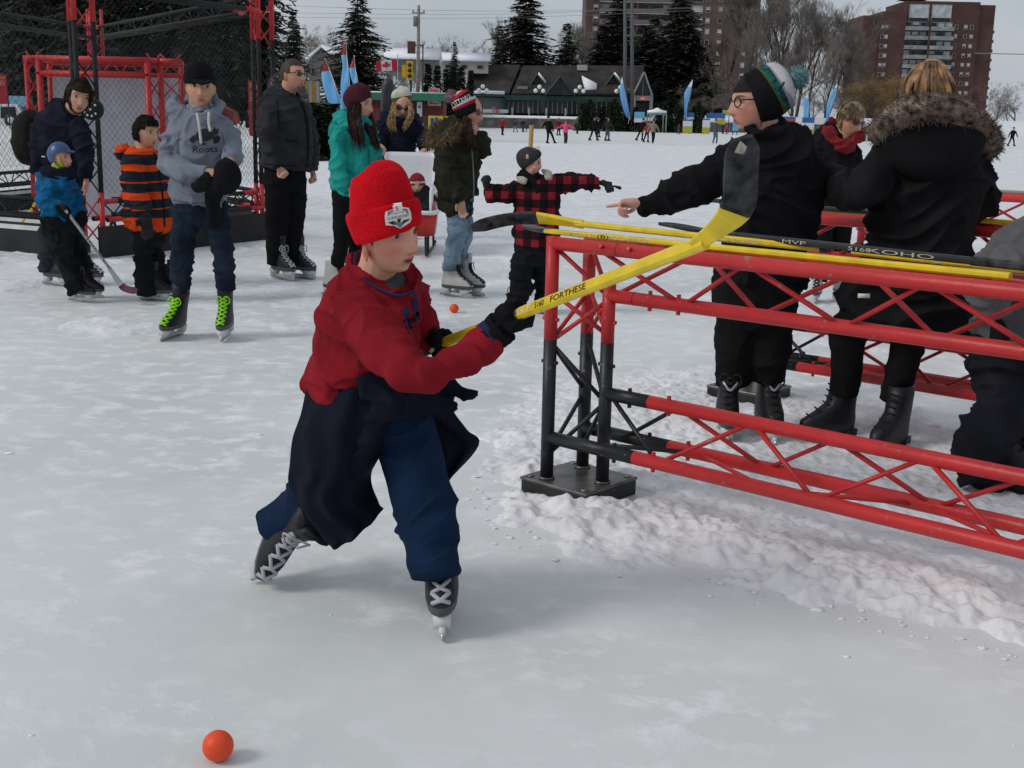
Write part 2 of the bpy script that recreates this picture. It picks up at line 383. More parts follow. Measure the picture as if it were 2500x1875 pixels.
# loose clods on the ice beside the ridge
def clod(c, r, mi=0, g=None):
    o = MB(); o.sphere((0, 0, 0), 1.0, 9, 6); V = np.array(o.v); V = V * (1 + 0.55 * fbm(V * 1.7 + rng.uniform(0, 50), 3)[:, None]) * r; V[:, 2] *= 0.45; V[:, 0] *= rng.uniform(0.8, 1.7)
    g.add(V + c, o.f)
g = MB()
for _ in range(12):
    t = rng.uniform(-0.5, 1.9); n = rng.uniform(-0.75, 0.1) if rng.random() < 0.75 else rng.uniform(-1.3, 0.6)
    e = np.interp(t, [-0.5, 0.1, 0.65, 1.3, 3], [0.2, -0.3, -0.36, -0.15, -0.17])
    if n > e + 0.25 or rng.random() < (e - n) * 1.6: continue
    p = BO + BT * t + BN * n; r = 0.004 + 0.016 * rng.random() ** 2.5
    clod((p[0], p[1], r * 0.2), r, g=g)
for _ in range(150):
    t = rng.uniform(-0.4, 1.95); e = np.interp(t, [-0.9, -0.5, -0.2, 0.1, 0.4, 0.65, 0.9, 1.3, 3.0], [0.55, 0.2, -0.10, -0.30, -0.36, -0.36, -0.27, -0.15, -0.17])
    p = BO + BT * t + BN * (e - .02 - abs(rng.normal(0, .07))); r = 0.002 + 0.009 * rng.random() ** 3
    clod((p[0], p[1], r * 0.25), r, g=g)
for _ in range(12):
    p = G(rng.uniform(0, 2500), rng.uniform(860, 1870)); r = 0.003 + 0.008 * rng.random() ** 2; clod((p[0], p[1], r * 0.15), r, g=g)
tag(g.build('snow_clods', SNOW_ROOF), 'small loose clods of snow scattered on the ice', 'snow', kind='stuff')

# ------------------------------------------------------------------ trees
BARK = mat('bark', (0.085, 0.07, 0.06), rough=0.95, var=0.3, vs_=8, bump=0.6, bs=20)
TWIG = mat('twig', (0.19, 0.165, 0.15), rough=0.95, var=0.25, vs_=0.6)
TWIG_Y = mat('twig_willow', (0.30, 0.195, 0.085), rough=0.95, var=0.25, vs_=0.6)
NEEDLE = mat('needle', (0.060, 0.068, 0.050), rough=0.8, var=0.4, vs_=1.6, spec=0.25)
NEEDLE_D = mat('needle_dark', (0.042, 0.047, 0.036), rough=0.85, var=0.4, vs_=1.6, spec=0.2)
CEDAR = mat('cedar', (0.030, 0.042, 0.022), rough=0.85, var=0.4, vs_=2.5, spec=0.2)
def conifer_mesh(h, rbase, seed, levels=46, openness=0.25, leaf=0.5, skirt=0.08):
    r = np.random.default_rng(seed); V = []; Q = []
    T = MB(); T.tube(np.array([[0, 0, 0], [0, 0, h * 0.5], [0, 0, h * 0.98]]), [h * 0.016, h * 0.009, 0.02], n=7)
    for i in range(levels):
        u = (i + r.uniform(-.3, .3)) / levels; z = h * (skirt + (1 - skirt) * u)
        L0 = rbase * (1 - u) ** 0.85 * r.uniform(0.75, 1.1) + 0.12
        nb = int(6 + 8 * (1 - u))
        for b in range(nb):
            if r.random() < openness * 0.5: continue
            a = r.uniform(0, 2 * math.pi); L = L0 * r.uniform(0.62, 1.12); d = np.array([math.cos(a), math.sin(a), 0]); sd = np.array([-d[1], d[0], 0])
            k = max(3, int(L / leaf * 2.2))
            for j in range(k):
                f = (j + 0.6) / k; drop = -0.28 * L * f * f + 0.10 * L * f * (u > 0.6)
                c = np.array([0, 0, z + drop]) + d * L * f
                for s in (-1, 1, 0):
                    ln = leaf * r.uniform(0.7, 1.3) * (1.1 - 0.4 * f); dr = unit(d * r.uniform(0.4, 1) + sd * s * r.uniform(0.5, 1.1) + np.array([0, 0, r.uniform(-0.75, 0.15)]))
                    w = np.cross(dr, [0, 0, 1]); w = unit(w + r.normal(0, .35, 3)) * ln * r.uniform(0.16, 0.30)
                    o = len(V); V += [c - w * 0.6, c + w * 0.6, c + dr * ln * 0.6 + w, c + dr * ln, c + dr * ln * 0.6 - w]; Q.append((o, o + 1, o + 2, o + 3, o + 4))
    C_ = MB(); C_.v = np.array(V).tolist(); C_.f = Q; C_.m = [0] * len(Q)
    return T, C_
def bare_mesh(h, seed, spread=0.6, up=0.5, depth=5, trunk=0.02, kids=4, thin=1.0):
    r = np.random.default_rng(seed); T = MB(); W = MB()
    def rec(p, d, L, rad, lev):
        k = 4; P = [p]; dd = d.copy()
        for i in range(k):
            dd = unit(dd + r.normal(0, 0.09, 3) + np.array([0, 0, 0.05 * up])); P.append(P[-1] + dd * L / k)
        rr = np.linspace(rad, rad * 0.55, k + 1)
        (T if lev <= 1 else W).tube(np.array(P), rr, n=6 if lev == 0 else 4 if lev < 3 else 3, cap=False)
        if lev >= depth: return
        nk = kids + (2 if lev == 0 else 0) + (1 if lev >= 2 else 0)
        for j in range(nk):
            t = r.uniform(0.32, 1.0) if lev else r.uniform(0.28, 1.0); q = np.array([np.interp(t * k, range(k + 1), np.array(P)[:, i]) for i in range(3)])
            a = r.uniform(0, 2 * math.pi); side = unit(np.cross(dd, [math.cos(a), math.sin(a), 0.3])); nd = unit(dd * 0.9 + side * spread * r.uniform(0.6, 1.3) + np.array([0, 0, up * 0.55]))
            rec(q, nd, L * r.uniform(0.45, 0.68) * (0.85 if lev == 0 else 1), max(rr[-1] * 0.62, 0.011 * thin), lev + 1)
    rec(np.zeros(3), np.array([0, 0, 1.0]), h * 0.55, h * trunk, 0)
    return T, W
def tree_proto(kind, T, C_, cm, tm, label, group):
    root = thing(kind, (0, 0, 0), label, 'tree', group); T.build('trunk', tm, root); C_.build('crown', cm, root, smooth=False); return root
_first = {}
def plant(proto, loc, sc=1.0, rz=0.0, label=None, sz=None):
    o = proto if proto.name not in _first else copy_tree(proto); _first[proto.name] = 1
    o.location = loc; o.scale = (sc, sc, sz or sc); o.rotation_euler = (0, 0, rz)
    if label: o['label'] = label
    return o
GRP = 'evergreen trees on the far shores'
sp = [tree_proto('spruce_tree', *conifer_mesh(20, 5.6, s, openness=op, levels=54, leaf=0.62), nm, BARK, 'tall dark spruce', GRP) for s, op, nm in ((1, .2, NEEDLE), (2, .45, NEEDLE), (3, .12, NEEDLE_D))]
def tp(px, pybase, Y, zb=None):
    p = A(px, pybase, Y); 
    if zb is not None: p[2] = zb
    return tuple(p)
def plant_top(proto, px, pytop, Y, zb, h0, label, wid=1.0, rz=None):
    top = A(px, pytop, Y); s = (top[2] - zb) / h0
    return plant(proto, (top[0], top[1], zb), s * wid, rng.uniform(0, 6) if rz is None else rz, label, sz=s)
# the dark stand behind the cage
LS = 'tall dark evergreen in the dense stand behind the chain-link cage'
for i, (px, top, Y, w) in enumerate([(-120, -420, 78, 1.15), (20, -330, 84, 1.2), (120, -520, 74, 1.1), (215, -380, 88, 1.25), (300, -300, 80, 1.0), (395, -430, 76, 1.05), (490, -330, 90, 1.2), (560, -480, 79, 0.95), (625, -160, 82, 0.9), (60, -140, 66, 1.15), (180, -150, 63, 1.1), (470, -80, 64, 0.9)]):
    plant_top(sp[i % 3], px, top, Y, 0.6, 20, LS, w)
plant_top(sp[0], 715, 25, 95, 0.8, 20, 'spruce with a pointed top at the right end of the dark stand', 1.05)
plant_top(sp[1], 872, -25, 150, 2.5, 20, 'big loose spruce standing behind the blue feather flags', 1.8)
plant_top(sp[0], 1222, 60, 236, 3.0, 20, 'narrow spruce touching the left side of the large spruce above the pavilion', 1.1)
plant_top(sp[2], 1285, -40, 232, 3.0, 20, 'large dense spruce rising behind the pavilion roof', 1.8)
plant_top(sp[1], 1385, 55, 240, 3.0, 20, 'smaller spruce in front of the left edge of the brown tower', 1.6)
MID = 'dark spruce between the pavilion and the brown apartment tower'
for px, top, Y, w in ((1475, 60, 250, 1.0), (1512, -10, 255, 1.0), (1570, 60, 262, 1.05), (1625, 95, 252, 1.0), (1665, -35, 258, 1.0), (1720, 130, 250, 1.1), (1610, 190, 236, 1.5), (1690, 205, 236, 1.4), (1540, 120, 264, 1.1), (1600, 40, 266, 1.0), (1645, 150, 262, 1.2), (1700, 90, 263, 1.1), (1745, 190, 240, 1.3)):
    plant_top(sp[int(px) % 3], px, top, Y, 2.5, 20, MID, w * 1.8)
plant_top(sp[1], 1110, 100, 205, 2.6, 20, 'slim brownish spruce beside the snowy house roofs', 0.85)
sy = tree_proto('cedar_tree', *conifer_mesh(7, 1.1, 9, levels=34, openness=.05, leaf=.4, skirt=0.0), CEDAR, BARK, 'narrow cedar', 'cedars by the red kiosk')
for px, top in ((1045, 152), (1068, 156), (1090, 165), (1106, 158), (1128, 160), (1150, 168)):
    plant_top(sy, px, top, 150, 1.8, 7, 'narrow dark cedar in the hedge behind the red kiosk', 1.1)
# bare trees
bt = [tree_proto('bare_tree', *bare_mesh(13, s, sp_, up_, 5, .012, k_, 0.7), TWIG, BARK, 'bare tree', 'leafless trees') for s, sp_, up_, k_ in ((11, .75, .35, 4), (12, .7, .4, 4), (13, .62, .75, 4), (14, .66, .7, 5))]
wl = tree_proto('willow_tree', *bare_mesh(11, 15, .9, .15, 5, .02, 4), TWIG_Y, BARK, 'willow', 'leafless trees')
BL = 'leafless grey tree behind the snow-covered house roofs'
for px, top, Y, w, i in ((760, 40, 185, 1.3, 0), (800, 50, 190, 1.2, 1), (925, 45, 200, 1.25, 1), (960, 90, 215, 1.2, 0), (1040, 85, 290, 1.3, 0), (1085, 80, 300, 1.3, 1), (1130, 75, 300, 1.25, 0), (1165, 78, 310, 1.2, 1), (1008, 100, 300, 1.3, 1)):
    plant_top(bt[i], px, top, Y, 2.0, 13, BL, w)
for px, top, Y, i in ((1238, 0, 262, 2), (1262, -20, 268, 3)):
    plant_top(bt[i], px, top, Y, 2.5, 13, 'slender leafless tree showing behind the large spruce', 0.9)
for px, top, Y, i in ((1395, 20, 275, 2), (1420, 10, 280, 3)):
    plant_top(bt[i], px, top, Y, 2.5, 13, 'upright leafless poplar at the left corner of the brown tower', 0.8)
PO = 'tall upright leafless poplar in the row left of the balcony tower'
for px, top, Y, i in ((1790, -60, 262, 2), (1840, -110, 250, 3), (1885, -60, 255, 2), (1925, -120, 240, 3), (1965, -40, 248, 2), (2000, -20, 236, 3), (2040, -25, 244, 2), (2075, 5, 240, 3), (2105, 35, 250, 2), (1860, 20, 230, 2), (1950, 60, 228, 3), (2030, 70, 226, 2), (2090, 90, 232, 3)):
    plant_top(bt[i], px, top - 25, Y, 1.5, 13, PO, 1.0)
for px, top, Y, w in ((2160, 150, 235, 1.5), (2120, 165, 228, 1.5), (2205, 160, 240, 1.5), (2075, 175, 225, 1.4), (2140, 140, 245, 1.5), (2180, 150, 230, 1.4), (2095, 160, 238, 1.5)):
    plant_top(wl, px, top, Y, 1.0, 11, 'yellowish brown willow in front of the balcony tower', w)
for px, top, Y, w in ((2440, 190, 300, 1.5), (2490, 205, 290, 1.6), (2530, 175, 300, 1.6), (2470, 235, 270, 1.6)):
    plant_top(bt[0], px, top, Y, 0.6, 13, 'bushy leafless tree on the shore beyond the balcony tower', w)
for px, top, Y in ((1690, 195, 224), (1740, 185, 226), (1775, 170, 228), (1800, 190, 222), (1825, 160, 230), (1850, 200, 220), (1880, 165, 227), (1900, 205, 221), (1940, 170, 228), (1990, 200, 219), (2030, 165, 226), (2060, 180, 222)):
    plant_top(bt[1], px, top, Y, 0.9, 13, 'low spreading leafless tree on the shore behind the blue tents', 1.5)
for px, top, Y in ((705, 60, 170), (740, 75, 175)):
    plant_top(bt[0], px, top, Y, 2.0, 13, 'leafless tree behind the gabled house on the hill', 1.2)
# ------------------------------------------------------------------ buildings
BRICK = mat('brick_brown', (0.110, 0.076, 0.064), rough=0.9, var=0.16, vs_=0.25, bump=0.2, bs=2)
BRICK2 = mat('brick_red', (0.088, 0.046, 0.040), rough=0.9, var=0.18, vs_=0.2)
CONC = mat('concrete', (0.30, 0.28, 0.265), rough=0.9, var=0.12, vs_=1)
PANE = mat('window_glass', (0.016, 0.02, 0.024), rough=0.2, var=0.3, vs_=0.4, spec=0.35)
CURT = mat('curtain', (0.46, 0.49, 0.52), rough=0.8, var=0.2, vs_=0.5)
DARKM = mat('dark_metal', (0.02, 0.022, 0.024), rough=0.5, var=0.2)
def facade_window(root, c, w, h, blind=0.5):
    f = MB(); t = 0.12; c = np.asarray(c)
    for dx, dz, sx, sz in ((-w / 2, 0, t, h + t), (w / 2, 0, t, h + t), (0, h / 2, w - t, t), (0, -h / 2, w - t, t)): f.box(c + [dx, -0.04, dz], (sx, 0.16, sz))
    o = f.build('window', CONC, root, smooth=False)
    MB().box(c + [0, 0.03, 0], (w - t, 0.06, h - t)).build('pane', PANE, o, smooth=False)
    if rng.random() < blind:
        hh = h * rng.uniform(0.35, 0.9); MB().box(c + [0, -0.015, (h - hh) / 2 - t / 2], (w - t - 0.02, 0.02, hh)).build('blind', CURT, o, smooth=False)
# central brown tower
Yt = 315; xl = A(1428, 100, Yt)[0]; xr = A(1852, 100, Yt)[0]; zt = A(1500, -200, Yt)[2]; W = xr - xl
root = thing('apartment_tower', (xl, Yt, 1.0), 'tall brown brick apartment tower behind the spruces and poplars', 'building')
MB().box((W / 2, 9, zt / 2), (W, 18, zt)).build('wall', BRICK, root, smooth=False)
mx = lambda px: A(px, 100, Yt)[0] - xl
zf = lambda py: A(1550, py, Yt)[2] - 1.0
fl = (zf(10) - zf(37))
z0 = zf(20)
for k in range(-8, 7):
    z = z0 + k * fl
    if z < 2: continue
    for px in (1452,): facade_window(root, (mx(px), -0.02, z), 1.1, 1.3, 0.8)
    for px in (1725, 1755): facade_window(root, (mx(px), -0.02, z), 1.0, 1.25, 0.85)
    for px in (1815, 1840): facade_window(root, (mx(px), -0.02, z), 1.0, 1.25, 0.5)
    # balcony bays
    a, b = mx(1461), mx(1643)
    MB().box(((a + b) / 2, -0.75, z - fl / 2), (b - a, 1.5, 0.28)).build('balcony_slab', CONC, root, smooth=False)
    for q in range(6):
        x = a + (b - a) * (q + .5) / 6; facade_window(root, (x, -0.03, z + 0.05), (b - a) / 6 - 0.55, fl - 0.8, 0.45)
    MB().box(((a + b) / 2, -1.46, z - fl / 2 + 0.65), (b - a, 0.05, 0.9)).build('balcony_railing', mat('railing_brown', (0.16, 0.13, 0.12)), root, smooth=False)
    for q in (0, 3, 6): MB().box((a + (b - a) * q / 6, -0.73, z), (0.3, 1.44, fl - 0.32)).build('balcony_wall', BRICK, root, smooth=False)
    a, b = mx(1685), mx(1712)
    facade_window(root, ((a + b) / 2, -0.03, z), b - a, fl - 0.9, 0.9)
# right balcony tower
Yr = 395; zr = lambda py: A(2300, py, Yr)[2] - 1.0; X0 = A(2250, 150, Yr)[0]; rx = lambda px: A(px, 120, Yr)[0] - X0
root = thing('balcony_tower', (X0, Yr, 1.0), 'dark red brick tower with glazed balconies at its middle', 'building')
def blk(px0, px1, pyt, y0, y1, nm='wall', m=BRICK2, zb=0.0):
    zt_ = zr(pyt); MB().box(((rx(px0) + rx(px1)) / 2, (y0 + y1) / 2, (zt_ + zb) / 2), (rx(px1) - rx(px0), y1 - y0, zt_ - zb)).build(nm, m, root, smooth=False)
blk(2106, 2150, 40, 2, 20); blk(2150, 2208, 30, 0.5, 21)
blk(2208.5, 2388, 2, 1.6, 24); blk(2388.5, 2428, 8, 2.5, 22); blk(2210, 2275, -6, 3, 14, zb=40)
fl = 2.85; zt0 = zr(64)
for k in range(0, 13):
    z = zt0 - k * fl
    for a, b in ((2206, 2263), (2268, 2325)):
        a, b = rx(a), rx(b)
        MB().box(((a + b) / 2, 0.7, z - 1.2), (b - a, 1.76, 0.22)).build('balcony_slab', CONC, root, smooth=False)
        MB().box(((a + b) / 2, -0.15, z - 0.62), (b - a, 0.05, 0.9)).build('balcony_glass', mat('balcony_glass', (0.22, 0.27, 0.28), rough=0.15, spec=0.6, vs_=0.5, var=0.25), root, smooth=False)
        for q in range(3): facade_window(root, (a + (b - a) * (q + .5) / 3, 1.56, z + 0.2), (b - a) / 3 - 0.4, 2.0, 0.5)
    MB().box(((rx(2263) + rx(2268)) / 2, 0.7, z), (rx(2268) - rx(2263), 1.78, fl - 0.03)).build('balcony_wall', BRICK2, root, smooth=False)
    for px in (2357, 2372): facade_window(root, (rx(px), 1.57, z), 1.0, 1.2, 0.75)
    for px in (2334,): facade_window(root, (rx(px), 1.57, z), 0.9, 1.3, 0.6)
    for px in (2152, 2162): facade_window(root, (rx(px), 0.47, z - 0.6), 0.9, 1.2, 0.6)
    MB().box((rx(2428) + 0.75, 9, z - 1.0), (1.5, 7, 0.9)).build('side_balcony', mat('balcony_dark', (0.06, 0.08, 0.09)), root, smooth=False)
for px in (2240, 2295): facade_window(root, (rx(px), 1.57, zr(32)), (rx(2263) - rx(2210)) * 0.9, 5.2, 1.0)

# the lakeside pavilion
Yp = 212.0
SHING = mat('shingle', (0.038, 0.034, 0.033), rough=0.95, var=0.25, vs_=0.5, bump=0.4, bs=5); GREEN = mat('green_paint', (0.022, 0.055, 0.042), rough=0.6, var=0.15, vs_=0.7)
GREYW = mat('grey_siding', (0.16, 0.19, 0.195), rough=0.8, var=0.1, vs_=0.8); STONE = mat('quay_wall', (0.20, 0.185, 0.165), rough=0.95, var=0.3, vs_=0.6, bump=0.5, bs=4)
GREYT = mat('grey_trim', (0.22, 0.24, 0.25), rough=0.7)
po = A(1120, 300, Yp); root = thing('lakeside_pavilion', (po[0], Yp, 0.0), 'long pavilion with steep dark roofs, green fascia and glazed front', 'building')
ox = po[0]
def pv(px, py, dy=0.0):
    p = A(px, py, Yp + dy); return np.array([p[0] - ox, dy, p[2]])
def zof(px, py): return pv(px, py)[2]
zg = zof(1350, 277)
def roofblock(px0, px1, py_ridge, px_e0, px_e1, py_eave, dyr, name='roof', m=SHING, th=0.35):
    a, b = pv(px_e0, py_eave), pv(px_e1, py_eave); c, d = pv(px1, py_ridge, dyr), pv(px0, py_ridge, dyr)
    c2, d2 = c.copy(), d.copy(); c2[1] = 2 * dyr; d2[1] = 2 * dyr; c2[2] = a[2]; d2[2] = a[2]; c2[0] = b[0]; d2[0] = a[0]
    g = MB(); nrm = unit(np.cross(b - a, d - a)); g.prism([a, b, c, d], -nrm * th); g.prism([d, c, c2, d2], [0, 0, -th]); return g.build(name, m, root, smooth=False)
def wallb(px0, px1, pyt, pyb, d0, d1, m, name='wall'):
    a = pv(px0, pyt, d0); b = pv(px1, pyb, d0); g = MB(); g.box(((a[0] + b[0]) / 2, (d0 + d1) / 2, (a[2] + b[2]) / 2), (abs(b[0] - a[0]), d1 - d0, abs(a[2] - b[2]))); return g.build(name, m, root, smooth=False)
wallb(1138, 1232, 237, 283, 1.2, 14, GREYW); wallb(1232.2, 1532, 232, 283, 1.0, 14, mat('dark_interior', (0.012, 0.014, 0.015), rough=0.4))
roofblock(1152, 1270, 158, 1133, 1242, 228, 8); roofblock(1278, 1572, 160, 1248, 1570, 228, 8)
wallb(1230, 1236, 236, 283, 0.2, 1.2, GREEN, 'corner_post')
f = MB(); a, b = pv(1232, 232), pv(1532, 247); f.box(((a[0] + b[0]) / 2, 0.45, (a[2] + b[2]) / 2 - 0.1), (b[0] - a[0], 0.9, 0.85)); f.build('fascia', GREEN, root, smooth=False)
f = MB(); a, b = pv(1130, 230), pv(1236, 236); f.box(((a[0] + b[0]) / 2, 0.2, (a[2] + b[2]) / 2), (b[0] - a[0], 1.4, 0.3)); f.build('fascia', GREEN, root, smooth=False)
f = MB(); a, b = pv(1128, 223), pv(1232, 229); f.box(((a[0] + b[0]) / 2, 0.2, (a[2] + b[2]) / 2 + 0.05), (b[0] - a[0], 1.5, 0.55)); f.build('roof_snow', SNOW_ROOF, root)
for i in range(25):
    px = 1241 + i * 12.0; c = pv(px, 259); 
    if i % 8 == 7: MB().box((c[0], 0.3, (pv(px, 246)[2] + zg) / 2), (0.65, 0.7, pv(px, 246)[2] - zg)).build('column', GREEN, root, smooth=False)
    else: MB().box((c[0], 0.75, (pv(px, 247)[2] + zg) / 2), (0.14, 0.22, pv(px, 247)[2] - zg)).build('mullion', GREYT, root, smooth=False)
    p = pv(px + 6, 259); MB().box((p[0], 0.86, (pv(px, 247)[2] + zg) / 2), (0.62, 0.06, pv(px, 247)[2] - zg)).build('pane', PANE, root, smooth=False)
def gable(pxl, pxr, pxt, pyt, pyb, d0, deep, m_roof, trim, snow=0):
    l, r_, t = pv(pxl, pyb, d0), pv(pxr, pyb, d0), pv(pxt, pyt, d0); back = np.array([0, deep, 0]); g = MB()
    r_[2] = l[2]
    for e, s in ((l, -1), (r_, 1)):
        n = np.array([0, 0, -0.3]); g.prism([e, t, t + back, e + back], n)
    o = g.build('gable_roof', m_roof, root, smooth=False)
    q = MB(); q.prism([l + [0.3, 0.5, 0], r_ + [-0.3, 0.5, 0], t + [0, 0.5, -0.4]], [0, 0.2, 0]); q.build('gable_glass', PANE, o, smooth=False)
    tr = MB()
    for e in (l, r_): tr.tube([e + [0, -0.05, 0], t + [0, -0.05, 0]], 0.16, n=4)
    tr.tube([(l + r_) / 2 + [0, 0.4, 0], t + [0, 0.4, 0]], 0.08, n=4); tr.build('gable_trim', trim, o, smooth=False)
    if snow:
        e, dd = (r_, 1); a = t + (e - t) * 0.08; b = t + (e - t) * 0.8; sn = MB(); sn.prism([a + [0, .2, .1], b + [0, .2, .1], b + back * 0.9 + [0, 0, .1], a + back * 0.75 + [0, 0, .1]], np.array([0.15, 0, 0.5])); sn.build('roof_snow', SNOW_ROOF, o)
gable(1332, 1404, 1368, 187, 231, -1.0, 7, GREEN, GREEN)
gable(1291, 1337, 1311, 182, 214, 2.5, 5, SHING, GREEN, 1)
gable(1474, 1522, 1498, 182, 214, 2.5, 5, SHING, GREEN, 1)
gable(1546, 1592, 1573, 176, 231, -1.5, 7, SHING, GREYT)
s = MB(); p = [pv(1420, 190, 3.2), pv(1457, 209, 2.2), pv(1456, 221, 1.1), pv(1428, 223, 1.0)]; s.prism(p, [0, -0.35, 0.35]); s.build('roof_snow', SNOW_ROOF, root)
wallb(1410, 1434, 158, 172, 6, 8, mat('roof_vent', (0.42, 0.40, 0.38)), 'chimney')
for px in (1548, 1590): wallb(px - 2.5, px + 2.5, 231, 284, -1.4, -0.8, GREYT, 'column')
wallb(1552, 1587, 233, 246, -1.2, -0.9, mat('sign_board', (0.27, 0.25, 0.25)), 'sign_board')
wallb(1564, 1574, 238, 243, -1.3, -1.22, mat('neon_red', (0.8, 0.12, 0.06), emit=0.6), 'sign_light')
wallb(1554, 1586, 250, 285, -0.4, 1.0, mat('porch_dark', (0.03, 0.03, 0.032)), 'porch')
for k, (pa, pb) in enumerate(((1168, 1240),)): wallb(pa, pb, 266, 276, -3.0, -2.9, mat('banner_white', (0.55, 0.54, 0.55)), 'fence_banner')
wallb(1168, 1174, 266, 276, -3.08, -3.01, mat('banner_orange', (0.5, 0.16, 0.09)), 'fence_banner'); wallb(1210, 1218, 266, 276, -3.08, -3.01, mat('banner_orange', (0.5, 0.16, 0.09)), 'fence_banner')
for (a_, b_, pt) in ((1262, 1288, 210), (1530, 1545, 216)): wallb(a_, b_, pt, pt + 8, 0.9, 1.6, mat('roof_sign', (0.25, 0.2, 0.18)), 'roof_sign')
# quay
q = thing('quay_wall', (ox, Yp - 5, 0), 'low stone quay wall with snow on top below the pavilion', 'wall')
a, b = A(1090, 285, Yp - 5), A(2130, 309, Yp - 5); L_ = b[0] - a[0]; zt_ = 1.75
for i in range(22):
    MB().box((a[0] - ox + L_ * (i + .5) / 22, 1.0, zt_ / 2), (L_ / 22 - 0.04, 2.0 + 0.06 * (i % 3), zt_)).build('block', STONE, q, smooth=False)
MB().box((a[0] - ox + L_ / 2, 0.6, zt_ + 0.22), (L_, 3.4, 0.42)).build('snow_cap', SNOW_ROOF, q)
pb = mat('post_grey', (0.25, 0.25, 0.24))
for px in (1251, 1292, 1334, 1381, 1421, 1470, 1518, 1205):
    p = A(px, 268, Yp - 4.2); MB().cyl((p[0] - ox, 0.8, zt_ + .44), (p[0] - ox, 0.8, zt_ + 1.75), 0.16, 8).build('bollard', pb, q)
# globe lamps on the quay
GLOBE = mat('lamp_globe', (0.75, 0.75, 0.76), rough=0.3, var=0.03)
for i, px in enumerate((1178, 1316, 1414, 1513)):
    b = A(px, 262, Yp - 4); top = A(px, 226 + (px - 1178) * 0.006, Yp - 4)
    r_ = thing('globe_lamp', (b[0], b[1], 1.9), 'quay lamp post with three white globes', 'lamp', 'globe lamps on the quay')
    h = top[2] - 1.9; MB().tube([(0, 0, 0), (0, 0, 0.4), (0, 0, h)], [0.14, 0.08, 0.06], n=8).build('post', DARKM, r_)
    for dx, dz in ((-0.62, 0), (0.62, 0.0), (0, 0.62)):
        MB().sphere((dx, 0, h + 0.35 + dz), 0.36, 12, 8).build('globe', GLOBE, r_)
    MB().tube([(-.62, 0, h), (0, 0, h - .15), (.62, 0, h)], 0.05, n=6).build('arm', DARKM, r_)
# ================================================================== TRUSSES, CAGE, SLED, FLAGS
RED = mat('truss_red', (0.50, 0.024, 0.026), rough=0.42, var=0.10, vs_=5, spec=0.4, bump=0.15, bs=60)
BLK = mat('truss_black', (0.014, 0.016, 0.018), rough=0.45, var=0.3, vs_=7, spec=0.4, bump=0.15, bs=60)
def chips(m, c, thr=0.70):            # small paint chips and scuffs with a shape of their own
    N, L = nodes_of(m); b = N['Principled BSDF']; src = b.inputs['Base Color'].links[0].from_socket; tc = N.new('ShaderNodeTexCoord')
    f = None
    for sc, t in ((55, thr), (14, thr + .02)):
        n = N.new('ShaderNodeTexNoise'); n.inputs['Scale'].default_value = sc; n.inputs['Detail'].default_value = 3; L.new(tc.outputs['Object'], n.inputs['Vector']); r = N.new('ShaderNodeMapRange'); r.inputs[1].default_value = t; r.inputs[2].default_value = t + .015; L.new(n.outputs['Fac'], r.inputs[0])
        if f is None: f = r.outputs[0]
        else: a = N.new('ShaderNodeMath'); a.operation = 'MAXIMUM'; L.new(f, a.inputs[0]); L.new(r.outputs[0], a.inputs[1]); f = a.outputs[0]
    x = N.new('ShaderNodeMix'); x.data_type = 'RGBA'; L.new(f, x.inputs[0]); L.new(src, x.inputs[6]); x.inputs[7].default_value = (*c, 1); L.new(x.outputs[2], b.inputs['Base Color'])
chips(RED, (.30, .12, .11), .69); chips(BLK, (.22, .21, .20), .71)
STEEL = mat('base_steel', (0.17, 0.155, 0.145), rough=0.35, var=0.25, vs_=14, metal=0.6, spec=0.5)
BOLT = mat('bolt_steel', (0.25, 0.24, 0.24), rough=0.35, metal=0.8, var=0.2)
TR, TB = 0.0245, 0.0085
def two_tone(root, name, a, b, cut, first, second, r=TR, n=16):
    a, b = np.asarray(a, float), np.asarray(b, float); L = np.linalg.norm(b - a); t = np.clip(cut / L, 0, 1)
    if t <= 0 or t >= 1:
        return MB().cyl(a, b, r, n).build(name, second if t <= 0 else first, root)
    c = a + (b - a) * t; g = MB(); g.tube(np.array([a, c]), r, n=n, mi=0); g.tube(np.array([c, b]), r, n=n, mi=1)
    return g.build(name, [first, second], root)
def lace(root, P, Q, d, L, pitch, cut, m1, m2, off=0.0, start=0.02):
    i = 0; s = start
    while s < L - 0.02:
        e = min(s + pitch, L); u, v = (P, Q) if i % 2 == 0 else (Q, P)
        MB().cyl(u + d * s, v + d * e, TB, 6).build('brace', m1 if (s + e) / 2 < cut else m2, root); s = e; i += 1
def bolt(root, p, d, m=None, r=0.0075, l=0.011):
    p = np.asarray(p, float); d = unit(d); MB().cyl(p - d * 0.004, p + d * l, r, 6).build('bolt', m or BOLT, root, smooth=False)
